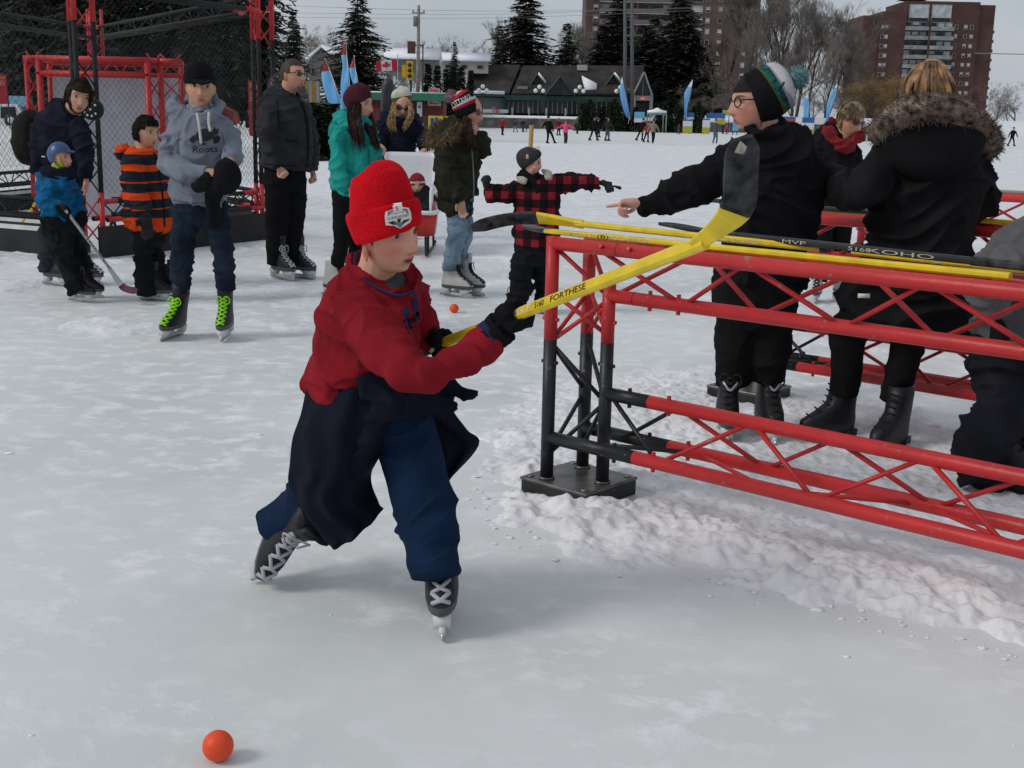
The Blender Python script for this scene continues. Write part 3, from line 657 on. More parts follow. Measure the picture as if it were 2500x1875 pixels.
def barrier(O, L, label, near=True, zcut=0.60):
    root = thing('truss_barrier', (O[0], O[1], 0), label, 'barrier', 'red truss stick racks')
    t3 = np.array([BT[0], BT[1], 0]); n3 = np.array([BN[0], BN[1], 0]); z = np.array([0, 0, 1.0]); S = 0.215; H = 0.975; zl = 0.23; hp = 0.18
    p1, p2, p3 = n3 * 0, n3 * S, t3 * hp + n3 * S / 2
    for end in (0, 1):
        o = t3 * (L if end else 0); f = -1 if end else 1
        q1, q2, q3 = o + p1, o + p2, o + t3 * hp * f + n3 * S / 2
        c = o + t3 * 0.07 * f + n3 * S / 2
        pl = MB(); 
        for zz0, zz1, sz, mi in ((0.0, 0.058, 0.31, 1), (0.058, 0.07, 0.318, 0)): pl.box(c + z * (zz0 + zz1) / 2, (sz, sz, zz1 - zz0), ax=[t3, n3, z], mi=mi)
        plo = pl.build('base_plate', [STEEL, BLK], root, smooth=False); bv = plo.modifiers.new('b', 'BEVEL'); bv.width = 0.004; bv.segments = 2
        for sx in (-1, 1):
            for sy in (-1, 1):
                q = c + t3 * sx * .13 + n3 * sy * .13 + z * .070; MB().cyl(q, q + z * 0.004, 0.015, 14).build('washer', BOLT, plo)
        for q, top in ((q1, H), (q2, H), (q3, H - hp + 0.02)):
            two_tone(root, 'post', q + z * 0.07, q + z * top, zcut - 0.07, BLK, RED)
            MB().cyl(q + z * 0.07, q + z * 0.078, 0.031, 14).build('weld_collar', STEEL, root)
            for zb, mm in ((zcut + 0.075, RED), (zcut - 0.085, BLK)):
                for s in (-1, 1): bolt(root, q + z * zb + t3 * s * TR, t3 * s, mm)
        for (u, v) in ((q1, q2), (q2, q3), (q1, q3)):
            lace(root, u + z * 0.10, v + z * 0.10, z, H - 0.32 - (0.0), 0.215, zcut - 0.12, BLK, RED, start=0.06)
    for nn, zz in ((0, H - TR), (S, H - TR), (S / 2, H - hp - TR)):
        MB().cyl(n3 * nn + z * zz + (t3 * hp if nn == S / 2 else -t3 * TR * 0), t3 * (L - (hp if nn == S / 2 else 0)) + n3 * nn + z * zz, TR, 16).build('chord', RED, root)
        for s in (0.24, 0.36):
            for e in ((-1, 1) if nn == S / 2 else (-1,)):
                dd = z * e if nn == S / 2 else -n3 * 0.9 + z * 0.35
                bolt(root, t3 * (s + (0.12 if nn == S / 2 else 0)) + n3 * nn + z * zz + unit(dd) * TR, dd, RED)
        MB().cyl(t3 * 0.296 + n3 * nn + z * zz, t3 * 0.299 + n3 * nn + z * zz, TR * 1.015, 16).build('joint_ring', BLK, root)
    cb = 0.40
    for nn, zz, c2 in ((0, zl, cb), (S, zl, cb), (S / 2, zl + hp, cb - 0.02 - hp)):
        a = n3 * nn + z * zz + (t3 * hp if nn == S / 2 else 0 * t3)
        two_tone(root, 'chord', a, t3 * (L - (hp if nn == S / 2 else 0)) + n3 * nn + z * zz, c2, BLK, RED)
        for s, mm in ((c2 - 0.09, BLK), (c2 + 0.08, RED)):
            for e in (-1, 1): bolt(root, a + t3 * s + z * e * TR, z * e, mm)
    A_ = t3 * hp * 0
    lace(root, n3 * 0 + z * (H - TR), n3 * S / 2 + z * (H - hp - TR), t3, L - 0.2, 0.30, 0, RED, RED, start=hp + 0.02)
    lace(root, n3 * S / 2 + z * (H - hp - TR), n3 * S + z * (H - TR), t3, L - 0.2, 0.30, 0, RED, RED, start=hp + 0.02)
    lace(root, n3 * 0 + z * (H - TR), n3 * S + z * (H - TR), t3, L, 0.30, 0, RED, RED, start=0.03)
    lace(root, n3 * S / 2 + z * (zl + hp), n3 * 0 + z * zl, t3, L - 0.2, 0.30, cb, BLK, RED, start=hp + 0.02)
    lace(root, n3 * S + z * zl, n3 * S / 2 + z * (zl + hp), t3, L - 0.2, 0.30, cb, BLK, RED, start=hp + 0.02)
    lace(root, n3 * 0 + z * zl, n3 * S + z * zl, t3, L, 0.42, cb, BLK, RED, start=0.10)
    # corner cross braces of the elbow
    for u, v in ((p1, p3), (p2, p3)):
        MB().cyl(u + z * (H - 0.03), v + z * (H - hp - 0.03), TB, 6).build('brace', RED, root); MB().cyl(u + z * (H - hp - 0.02), v + t3 * 0.0 + z * (H - hp - 0.17), TB, 6).build('brace', RED, root)
    return root
barrier(BO, 3.2, 'red and black truss rack carrying hockey sticks, with its black base plate in snow')
barrier(np.array([1.10, 6.17]), 3.4, 'second red truss rack, behind the skater in glasses and the fur-hooded woman')
barrier(np.array([2.45, 8.75]), 3.4, 'third red truss rack, farthest back beyond the fur-hooded woman')

# ------------------------------------------------------------------ hockey sticks
YEL = mat('stick_yellow', (0.72, 0.53, 0.02), rough=0.35, var=0.10, vs_=18, spec=0.45); SBL = mat('stick_black', (0.016, 0.017, 0.019), rough=0.4, var=0.3, vs_=15, spec=0.45)
TAPE = mat('stick_tape', (0.045, 0.046, 0.049), rough=0.9, var=0.5, vs_=30, bump=0.6, bs=90); SIL = mat('stick_silver', (0.42, 0.43, 0.45), rough=0.3, var=0.1, metal=0.4)
PRW = mat('print_worn', (0.50, 0.47, 0.36), rough=0.6, var=0.15, vs_=60); WRT = mat('print_white', (0.72, 0.71, 0.68), rough=0.6, var=0.05); BKT = mat('print_black', (0.015, 0.015, 0.017), rough=0.6); REDT = mat('print_red', (0.55, 0.02, 0.02), rough=0.6); GRYT = mat('print_grey', (0.16, 0.17, 0.19), rough=0.6)
WORN = mat('blade_worn', (0.40, 0.36, 0.31), rough=0.8, var=0.4, vs_=40)
def shaft_mb(a, b, wv, w=0.030, h=0.021, mi=0):
    a, b = np.asarray(a, float), np.asarray(b, float); d = unit(b - a); u = unit(wv - d * np.dot(wv, d)); v = np.cross(d, u); g = MB(); c = 0.28
    prof = [(-.5, -.5 + c), (-.5, .5 - c), (-.5 + c * .7, .5), (.5 - c * .7, .5), (.5, .5 - c), (.5, -.5 + c), (.5 - c * .7, -.5), (-.5 + c * .7, -.5)]
    V = [p + u * x * w + v * y * h for p in (a, b) for x, y in prof]
    g.add(V, [tuple(range(8))[::-1], tuple(range(8, 16))] + [(i, (i + 1) % 8, 8 + (i + 1) % 8, 8 + i) for i in range(8)], mi); return g
def decal_line(root, text, a, d, upv, nrm, length, height, m, name='lettering', lift=0.0012):
    V, Fc, asp = text_polys(text); a = np.asarray(a, float); nrm = unit(nrm)
    g = MB(); g.add([a + d * x * length + upv * (y - .5) * height + nrm * lift for x, y in V], Fc); return g.build(name, m, root, smooth=False)
def stick(label, butt, heel, wv, blade_pts, sm, bm, prints=(), grip=None, bh=0.066, bt_=0.007, blade_n=None, tips=None):
    """butt, heel: shaft ends; wv: direction of the wide side; blade_pts: centre line of the blade from heel to toe; blade_n: face normal"""
    butt, heel = np.asarray(butt, float), np.asarray(heel, float); O = np.array([*((butt + heel) / 2)[:2], min(butt[2], heel[2])]); root = thing('hockey_stick', O, label, 'hockey stick', 'hockey sticks')
    d = unit(heel - butt); shaft_mb(butt - O, heel - O - d * .07, wv).build('shaft', sm, root, smooth=False)
    if grip: shaft_mb(butt - O - d * .002, butt - O + d * grip, wv, 0.0335, 0.0245).build('grip_tape', TAPE, root, smooth=False)
    P = crom(np.array([heel - d * 0.10] + [np.asarray(p) for p in blade_pts]) - O, 6); k = len(P); T = np.gradient(P, axis=0)
    s = np.linspace(0, 1, k); hw = np.interp(s, [0, .08, .2, .36, .9, 1], [0.0152, 0.0155, 0.021, bh / 2, bh / 2, bh / 2 * .6]); th = np.interp(s, [0, .3, 1], [0.010, bt_, bt_ * .7])
    g = MB(); V = []; 
    for i in range(k):
        t = unit(T[i]); nb = unit(np.asarray(blade_n) - t * np.dot(blade_n, t)); w = np.cross(t, nb)
        V += [P[i] + w * x * hw[i] + nb * y * th[i] for x, y in ((-1, -.6), (-.86, -1), (.86, -1), (1, -.6), (1, .6), (.86, 1), (-.86, 1), (-1, .6))]
    Fc = [(0, 7, 6, 5, 4, 3, 2, 1), tuple((k - 1) * 8 + i for i in range(8))]; M = [0, 1]
    for i in range(k - 1):
        for j in range(8): Fc.append((i * 8 + j, i * 8 + (j + 1) % 8, (i + 1) * 8 + (j + 1) % 8, (i + 1) * 8 + j)); M.append(0 if s[i] < 0.32 else 1)
    g.add(V, Fc, M); b = g.build('blade', [sm, bm], root, smooth=False)
    for (tx, at, ln, hh, pm) in prints:
        nf = unit(CAM - (butt + heel) / 2); u = unit(wv - d * np.dot(wv, d)); v = np.cross(d, u)
        best = max((u, v, -u, -v), key=lambda q: np.dot(q, nf)); half = 0.015 if abs(np.dot(best, u)) > .9 else 0.0105
        dd = d if np.dot(d, RT) > 0 else -d; upv = np.cross(best, dd)
        base = butt - O + d * at; decal_line(root, tx, base + best * half - dd * (ln / 2), dd, upv, best, ln, hh, pm)
    return root, O
t3 = np.array([BT[0], BT[1], 0]); n3 = np.array([BN[0], BN[1], 0]); B3 = np.array([BO[0], BO[1], 0]); zz = np.array([0, 0, 1.0])
def on(t, n, z=1.0): return B3 + t3 * t + n3 * n + zz * z
ZT = 0.976 + 0.0115
stick('yellow stick lying lettered along the front tube of the near rack', on(1.62, 0.03, ZT), on(0.03, 0.035, ZT), n3, [on(-0.06, 0.05, ZT), on(-0.16, 0.09, ZT), on(-0.26, 0.15, ZT)], YEL, SBL,
      [('MVP', 1.5, .12, .012, PRW), ('KOHO', 1.30, .17, .012, PRW), ('(B)', 1.41, .05, .016, BKT)], None, blade_n=zz, bh=0.06)
stick('yellow stick whose black taped blade sticks out past the end of the near rack', on(0.98, 0.19, ZT + 0.012), on(-0.02, 0.06, ZT + 0.035), n3, [on(-0.10, 0.03, ZT + .045), on(-0.20, -0.03, ZT + 0.035), on(-0.31, -0.10, ZT - 0.0)], YEL, TAPE,
      [('KOHO', 0.32, .20, .012, PRW)], 0.02, blade_n=n3 * .6 + zz * .5, bh=0.058)
stick('yellow stick with a dark grip end on top of the near rack', on(1.05, 0.24, ZT + .006), on(2.4, 0.10, ZT + 0.006), n3, [on(2.5, .12, ZT + .02), on(2.6, .16, ZT + .03), on(2.68, .20, ZT + .03)], YEL, SBL, [('TPS', .25, .12, .012, PRW)], None, blade_n=zz)
stick('black stick with white lettering and a black grip on the near rack', on(1.74, 0.075, ZT + 0.024), on(0.55, 0.20, ZT + 0.030), n3, [on(0.47, .21, ZT + .035), on(0.38, .23, ZT + .04), on(0.28, .28, ZT + .04)], SBL, TAPE,
      [('KOHO', 0.48, .22, .013, PRW), ('MVP', 0.86, .09, .012, PRW), ('5160', .62, .08, .012, PRW)], 0.26, blade_n=zz)
B2 = np.array([1.10, 6.17, 0])
def on2(t, n, z=1.0): return B2 + t3 * t + n3 * n + zz * z
stick('yellow stick resting on the second truss rack behind the fur-hooded woman', on2(0.15, 0.10, ZT), on2(1.5, 0.16, ZT), n3, [on2(1.58, .18, ZT), on2(1.68, .21, ZT), on2(1.76, .25, ZT)], YEL, SBL, (), None, blade_n=zz)
stick('dark stick whose end pokes out left of the skater in glasses', on2(-0.48, 0.13, ZT + .01), on2(0.9, 0.05, ZT + .01), n3, [on2(1.0, .05, ZT + .01), on2(1.1, .07, ZT + .02), on2(1.18, .1, ZT + .03)], SBL, TAPE, (), 0.1, blade_n=zz)
B4 = np.array([2.45, 8.75, 0])
stick('grey worn stick lying on the third truss rack', B4 + t3 * 0.4 + n3 * .1 + zz * ZT, B4 + t3 * 1.9 + n3 * .14 + zz * ZT, n3, [B4 + t3 * 2.0 + n3 * .15 + zz * ZT, B4 + t3 * 2.1 + n3 * .18 + zz * ZT, B4 + t3 * 2.2 + n3 * .22 + zz * ZT], mat('stick_worn', (0.28, 0.25, 0.20)), TAPE, (), None, blade_n=zz)

# ------------------------------------------------------------------ balls
ORB = mat('ball_orange', (0.80, 0.075, 0.018), rough=0.45, var=0.05, vs_=30, spec=0.35, bump=0.1, bs=150)
for px, py, lb in ((472 * KD, 1642 * KD, 'orange street hockey ball alone on the open ice in front of the boy'), (981 * KD, 676 * KD, 'orange street hockey ball beside the white skates of the parka girl')):
    p = G(px, py); b = MB().sphere((0, 0, 0.034), 0.034, 32, 20).build('ball', ORB); b.location = (p[0], p[1], 0); tag(b, lb, 'ball', 'orange balls')

# ------------------------------------------------------------------ the chain-link cage
C0 = np.array([-4.10, 11.87, 0]); C1 = np.array([-2.87, 14.15, 0]); CB = np.array([*A(228, 60, 20.0)[:2], 0]); CL = np.array([-7.6, 13.7, 0])
WIRE = mat('fence_wire', (0.03, 0.032, 0.034), rough=0.6, var=0.2); BOARD = mat('board_black', (0.016, 0.017, 0.018), rough=0.6, var=0.3, vs_=3, bump=0.2, bs=20); STRP = mat('board_stripe', (0.62, 0.63, 0.64), rough=0.6)
BLK2 = mat('truss_black_dull', (0.012, 0.013, 0.014), rough=0.7, var=0.2)
cage = thing('chain_link_cage', C0, 'black and red truss cage with chain-link fence around a shooting target', 'cage')
ZC = 2.62
def tri_truss(root, a, b, m, S=0.2, up=(0, 0, 1), pitch=0.28, r=0.024, endm=None, endl=0.22):
    a, b = np.asarray(a, float), np.asarray(b, float); d = unit(b - a); L = np.linalg.norm(b - a); u = unit(np.asarray(up, float) - d * np.dot(up, d)); v = np.cross(d, u)
    offs = [u * 0 - v * S / 2, u * 0 + v * S / 2, u * S * .87]
    for o in offs:
        if endm: 
            MB().cyl(a + o, a + o + d * endl, r * 1.08, 8).build('chord_end', endm, root); MB().cyl(b + o - d * endl, b + o, r * 1.08, 8).build('chord_end', endm, root)
        MB().cyl(a + o, b + o, r, 8).build('chord', m, root)
    for i in range(3):
        P, Q = offs[i], offs[(i + 1) % 3]; s = 0.03; j = 0
        while s < L - 0.03:
            e = min(s + pitch, L); x, y = (P, Q) if j % 2 == 0 else (Q, P)
            MB().cyl(a + x + d * s, a + y + d * e, 0.008, 5).build('brace', m, root); s = e; j += 1
for base, rz, zt_, hub in ((C0, 0, 3.1, 2.62), (C1, 1, 3.1, 2.62), (CB, 2, 2.95, 2.5), (CL, 1, 3.0, 2.6)):
    b = base - C0
    for k in range(3):
        an = k * 2.094 + 0.5; o = np.array([math.cos(an), math.sin(an), 0]) * 0.125
        MB().cyl(b + o + [0, 0, 0.0], b + o + [0, 0, 0.62], 0.027, 10).build('post_foot', RED, cage)
        MB().cyl(b + o + [0, 0, 0.62], b + o + [0, 0, hub - 0.42], 0.025, 10).build('post', BLK2, cage)
        MB().cyl(b + o + [0, 0, hub - 0.42], b + o + [0, 0, zt_], 0.028, 10).build('post_head', RED, cage)
        o2 = np.array([math.cos(an + 2.094), math.sin(an + 2.094), 0]) * 0.125
        for q in range(11):
            z0_ = 0.1 + q * 0.25; MB().cyl(b + (o if q % 2 else o2) + [0, 0, z0_], b + (o2 if q % 2 else o) + [0, 0, z0_ + .25], 0.008, 5).build('brace', RED if (q < 2 or q > 7) else BLK2, cage)
for (a, b, vis) in ((C0, C1, 1), (CL, C0, 1), (CB, C1, 1), (CL, CB, 1)):
    d = unit(b - a); L = np.linalg.norm(b - a); n_ = np.array([-d[1], d[0], 0]); a_, b_ = a - C0, b - C0
    tri_truss(cage, a_ + d * .14 + [0, 0, 0.36], b_ - d * .14 + [0, 0, 0.36], BLK2, S=0.19, endm=RED)
    tri_truss(cage, a_ + d * .14 + [0, 0, ZC - .12], b_ - d * .14 + [0, 0, ZC - .12], BLK2, S=0.19, endm=RED, pitch=0.4)
    # kick boards, one plank of about 1.2 m after another
    nb = max(1, int(round(L / 1.25))); side = -1 if np.dot(n_, CAM - a) < 0 else 1
    for i in range(nb):
        c = a_ + d * L * (i + .5) / nb + n_ * side * 0.12; bo = MB().box(c + [0, 0, 0.15], (L / nb - 0.012, 0.035, 0.30), ax=[d, n_, [0, 0, 1]]).build('kick_board', BOARD, cage, smooth=False)
        if a is CL: MB().box(c + n_ * side * .0205 + [0, 0, 0.255], (L / nb - 0.012, 0.006, 0.045), ax=[d, n_, [0, 0, 1]]).build('stripe', STRP, bo, smooth=False)
    # woven wire: two families of thin diagonals
    z0_, z1_ = 0.60, ZC - 0.12; Hh = z1_ - z0_; w = MB(); p = 0.072 if a is C0 else 0.085; k = int((L + Hh) / p)
    for i in range(k):
        s0 = -Hh + i * p
        for sg in (1, -1):
            x0, x1 = s0, s0 + Hh; za, zb = 0.0, Hh
            if x0 < 0.1: za = 0.1 - x0; x0 = 0.1
            if x1 > L - .1: zb = Hh - (x1 - L + .1); x1 = L - .1
            if x1 - x0 < 0.02: continue
            if sg < 0: za, zb = Hh - za, Hh - zb
            w.cyl(a_ + d * x0 + [0, 0, z0_ + za] + n_ * 0.003 * sg, a_ + d * x1 + [0, 0, z0_ + zb] + n_ * 0.003 * sg, 0.0015, 3)
    o = w.build('chain_link_mesh', WIRE, cage); o['kind'] = 'stuff'
# round black target disc on the near corner
lamp = thing('round_lamp', C0 + [0.12, -0.25, 0], 'round black perforated disc fixed to the near cage corner', 'lamp')
fr(0, 0, KZ); pc = A(*fp(715, 845), 11.6) - np.array(lamp.location); MB().tube([pc + [0, 0.05, 0], pc + [0, 0.02, 0], pc + [0, -0.06, 0]], [0.08, 0.10, 0.095], n=22).build('housing', BLK2, lamp)
for k in range(9):
    an = k * 0.7; q = pc + np.array([math.cos(an) * .06, -0.0615, math.sin(an) * .06]) if k else pc + np.array([0, -.0615, 0]); MB().cyl(q, q + [0, -.003, 0], 0.012, 8).build('hole_light', SIL, lamp)  # silver dots stand for light showing through the disc's holes
MB().cyl(pc + [0, .05, 0], pc + [-0.12, .22, 0], 0.015, 6).build('bracket', BLK2, lamp)
# shooting target: red truss portal with a white panel
YG = 16.2; GO = A(*fp(880, 1700), YG); GO[2] = 0
goal = thing('target_frame', GO, 'red truss portal holding a grey white shooting panel inside the cage', 'target')
def gp(x, y, dy=0.0): return A(*fp(x, y), YG + dy) - GO
zt_ = gp(900, 470)[2]; zi = gp(900, 580)[2]
for x, dy in ((1140, -0.25), (1240, -0.1), (1400, 0.45), (210, -0.1), (305, -0.25), (385, 0.2)):
    p = gp(x, 600, dy); MB().cyl((p[0], p[1], 0), (p[0], p[1], zt_ - 0.02), 0.042 if x in (1140, 305) else 0.036, 10).build('post', RED, goal)
for (xa, xb, dy, z_) in ((305, 1140, -.25, zt_), (210, 1240, -.1, zt_), (385, 1400, .2, zt_ - .02), (305, 1140, -.25, zi), (385, 1400, .2, zi)):
    a, b = gp(xa, 600, dy), gp(xb, 600, dy); MB().cyl((a[0] - .03, a[1], z_), (b[0] + .03, b[1], z_), 0.042, 10).build('beam', RED, goal)
for (xa, xb) in ((1140, 1240), (210, 305), (1240, 1400)):
    a, b = gp(xa, 600, -.2), gp(xb, 600, -.1)
    MB().cyl((a[0], a[1], zt_), (b[0], b[1], zt_), 0.036, 8).build('beam', RED, goal)
    for q in range(7):
        z_ = 0.1 + q * .29; MB().cyl((a[0], a[1], z_), (b[0], b[1], z_ + .27), 0.01, 5).build('brace', RED, goal); MB().cyl((b[0], b[1], z_), (a[0], a[1], z_ + .27), 0.01, 5).build('brace', RED, goal)
for q in range(12):
    a, b = gp(305 + q * 70, 600, -.25), gp(305 + q * 70 + 70, 600, -.25); MB().cyl((a[0], a[1], zi if q % 2 else zt_), (b[0], b[1], zt_ if q % 2 else zi), 0.011, 5).build('brace', RED, goal)
a, b = gp(405, 600, .05), gp(1372, 600, .05); MB().box(((a[0] + b[0]) / 2, a[1], zi / 2), (b[0] - a[0], 0.03, zi - .04)).build('panel', mat('target_panel', (0.42, 0.43, 0.48), rough=0.7, var=0.06), goal, smooth=False)
# low black rail inside the cage
p0, p1_ = A(*fp(860, 1500), 15.0), A(*fp(1330, 1480), 15.3); lo = thing('low_truss', (p0[0], p0[1], 0), 'short low black truss standing inside the cage', 'truss')
q0, q1 = np.array([0, 0, .16]), np.array([p1_[0] - p0[0], p1_[1] - p0[1], .16]); tri_truss(lo, q0, q1, BLK2, S=0.22, pitch=.22)
for q in (q0, q1): MB().tube([(q[0], q[1] - .1, 0), (q[0], q[1], .14), (q[0], q[1] + .1, 0)], 0.02, n=6).build('foot', BLK2, lo)
ys = A(*fp(90, 1705), 13.4); ye = A(*fp(280, 1480), 13.4); ys[2] = 0.03
stick('yellow stick leaning inside the cage behind the woman with the backpack', ye + [0.35, 0.1, .42], ys, np.array([0, 1, 0.]), [ys + [-.06, 0, -.0], ys + [-.14, 0, .005], ys + [-.22, .02, .01]], YEL, SBL, (), None, blade_n=np.array([0, 1., .2]))

# ------------------------------------------------------------------ push sled
WPL = mat('sled_white', (0.70, 0.71, 0.73), rough=0.35, var=0.04, spec=0.4); RPL = mat('sled_red', (0.55, 0.03, 0.022), rough=0.4, var=0.06, spec=0.4)
fr(600, 0, KZ); YS = 13.2
def sp_(x, y, dy=0.0): return A(*fp(x, y), YS + dy)
so = sp_(1320, 1900); so[2] = 0; sled = thing('push_sled', so, 'white and red push sled with a tall white back and black runners', 'sled')
def shell(rows, m, name, th=0.03):
    """rows: list of (half width, y, z, curl) cross lines from front to back making a bent open tub"""
    g = MB(); V = []; n = 15
    for (w, y, z, wall) in rows:
        for i in range(n):
            s = -1 + 2 * i / (n - 1); x = math.copysign(min(1, abs(s) / .72), s) * w; up = max(0, (abs(s) - .72) / .28); V.append((x, y, z + wall * up))
    k = len(rows); Fc = [(i * n + j, i * n + j + 1, (i + 1) * n + j + 1, (i + 1) * n + j) for i in range(k - 1) for j in range(n - 1)]
    g.add(V, Fc); o = g.build(name, m, sled); so_ = o.modifiers.new('s', 'SOLIDIFY'); so_.thickness = th; return o
xc = (sp_(1245, 1500)[0] - so[0]); hw = (sp_(1445, 1500)[0] - sp_(1045, 1500)[0]) / 2; zb = sp_(1245, 1180)[2]; zs = sp_(1245, 1600)[2]
rows = [(hw * 1.02, -.62, zs, .0), (hw * 1.0, -.56, .40, .26), (hw * .96, -.2, .36, .32), (hw * .96, .12, .40, .34), (hw, .26, .62, .22), (hw, .36, zb - .2, .10), (hw * .94, .39, zb - .05, .04), (hw * .8, .40, zb, 0)]
o = shell(rows, WPL, 'seat_shell'); o.location = (xc, 0, 0)
rows = [(hw * 1.24, -.68, zs, .0), (hw * 1.20, -.66, .36, .10), (hw * 1.08, -.5, .22, .30), (hw * 1.05, 0, .20, .36), (hw * 1.03, .3, .30, .30)]
o = shell(rows, RPL, 'tub'); o.location = (xc, 0, 0)
MB().tube(crom([(xc - hw * 1.26, -.69, zs), (xc, -.71, zs + .005), (xc + hw * 1.26, -.69, zs), (xc + hw * 1.1, -.2, zs + .04), (xc + hw, .24, zs + .1)], 6), 0.022, n=8).build('rim', WPL, sled)
for s in (-1, 1):
    x = xc + s * hw * .95
    MB().tube(crom([(x, -.86, .22), (x, -.78, .06), (x, -.6, .015), (x, .5, .015), (x, .62, .04)], 6), 0.014, n=6).build('runner', DARKM, sled)
    for y in (-.5, .3): MB().cyl((x, y, .015), (x * .98, y + .05, .26), .012, 6).build('strut', DARKM, sled)
    MB().tube(crom([(x, .36, zb - .25), (x, .55, zb - .08), (x, .62, zb - .02)], 4), .014, n=6).build('handle_bar', DARKM, sled)
MB().cyl((xc - hw * .95, .62, zb - .02), (xc + hw * .95, .62, zb - .02), .016, 8).build('push_handle', DARKM, sled)
pl = sp_(1070, 1230, .40) - so; MB().box((pl[0], pl[1] - .06, pl[2]), (.02, .004, .05)).build('sticker', DARKM, sled, smooth=False)

# ------------------------------------------------------------------ feather flags
def flag_mat():
    m = bpy.data.materials.new('feather_blue'); m.use_nodes = True; N, L = nodes_of(m); b = N['Principled BSDF']; tc = N.new('ShaderNodeTexCoord'); sx = N.new('ShaderNodeSeparateXYZ'); L.new(tc.outputs['Generated'], sx.inputs[0])
    cr = N.new('ShaderNodeValToRGB'); e = cr.color_ramp.elements; e[0].position = 0.0; e[0].color = (0.035, 0.16, 0.42, 1); e[1].position = 0.75; e[1].color = (0.16, 0.42, 0.72, 1)
    nz = N.new('ShaderNodeTexNoise'); nz.inputs['Scale'].default_value = 4; ad = N.new('ShaderNodeMath'); ad.operation = 'MULTIPLY_ADD'; ad.inputs[1].default_value = 0.25; L.new(tc.outputs['Object'], nz.inputs['Vector']); L.new(nz.outputs['Fac'], ad.inputs[0]); L.new(sx.outputs['Z'], ad.inputs[2])
    L.new(ad.outputs[0], cr.inputs[0]); L.new(cr.outputs[0], b.inputs['Base Color']); b.inputs['Roughness'].default_value = 0.8; return m
FB = flag_mat(); FRD = mat('feather_red', (0.36, 0.05, 0.04), rough=0.8, var=0.4, vs_=9); FWH = mat('feather_white', (0.7, 0.72, 0.76), rough=0.8)
def feather(left, right, Y, zb, label, red=True, lean=None):
    """left / right: outline points top to bottom (photo pixels)"""
    L_ = [A(*p, Y) for p in left]; R_ = [A(*p, Y) for p in right]; base = L_[-1].copy(); bx = (L_[-1] + R_[-1]) / 2; o = np.array([bx[0], Y, zb]); root = thing('feather_flag', o, label, 'flag', 'blue feather flags')
    k = 17; s = np.linspace(0, len(L_) - 1, k); li = crom(L_, 8); ri = crom(R_, 8); li = li[np.linspace(0, len(li) - 1, k).astype(int)]; ri = ri[np.linspace(0, len(ri) - 1, k).astype(int)]
    g = MB(); V = []; w = 6
    for i in range(k):
        for j in range(w): 
            p = li[i] + (ri[i] - li[i]) * j / (w - 1); p = p + np.array([0, 0.10 * math.sin(i * .7 + j * .9) * (j / w), 0]); V.append(p - o)
    Fc = []; M = []
    for i in range(k - 1):
        for j in range(w - 1):
            Fc.append((i * w + j, i * w + j + 1, (i + 1) * w + j + 1, (i + 1) * w + j)); M.append(1 if (red and i < 4) else (2 if (not red and i < 2) else 0))
    g.add(V, Fc, M); sail = g.build('sail', [FB, FRD, FWH], root); sm = sail.modifiers.new('s', 'SOLIDIFY'); sm.thickness = .01
    P = crom([(0, 0, 0), (ri[-1] - o), *((q - o) for q in ri[::-4]), li[0] - o + [0, 0, .05]], 3); MB().tube(P, np.linspace(.03, .012, len(P)), n=6).build('pole', FWH, root)
    return root
fr(600, 0, KZ)
q = lambda *a: [fp(*p) for p in a]
feather(q((612, 460), (585, 555), (600, 680), (650, 830), (690, 950)), q((614, 460), (648, 545), (700, 690), (735, 810), (745, 950)), 52, .7, 'leaning blue feather flag left of the teal jacket girl')
feather(q((768, 315), (738, 425), (748, 500), (732, 660), (735, 950)), q((772, 318), (778, 425), (792, 560), (798, 680), (780, 950)), 56, .8, 'tall upright blue feather flag with red tip over the maroon beanie')
feather(q((832, 435), (800, 525), (812, 600), (835, 690), (850, 950)), q((836, 437), (843, 520), (858, 600), (868, 690), (880, 950)), 60, .8, 'narrow blue feather flag with red tip right of the tallest flag')
fr(1200, 0, KZ)
feather(q((1004, 595), (990, 690), (1000, 780), (1030, 880), (1046, 910)), q((1008, 597), (1025, 690), (1048, 790), (1062, 870), (1064, 912)), 195, 1.2, 'curved blue feather flag in front of the pavilion gable', False)
feather(q((1546, 618), (1490, 715), (1488, 790), (1488, 880), (1490, 920)), q((1552, 620), (1535, 720), (1515, 800), (1505, 880), (1502, 920)), 195, 1.2, 'blue feather flag by the yellow and white stand', False)
fr(1800, 0, KZ)
feather(q((540, 728), (505, 775), (512, 850), (510, 960), (515, 1040)), q((546, 730), (550, 790), (552, 850), (548, 960), (545, 1040)), 160, .3, 'straight pale blue feather flag above the blue and yellow sign stand', False)
feather(q((766, 648), (735, 700), (695, 790), (684, 900), (675, 1000)), q((772, 650), (765, 705), (745, 780), (715, 880), (700, 1000)), 160, .3, 'leaning pale blue feather flag behind the woman in the red scarf', False)

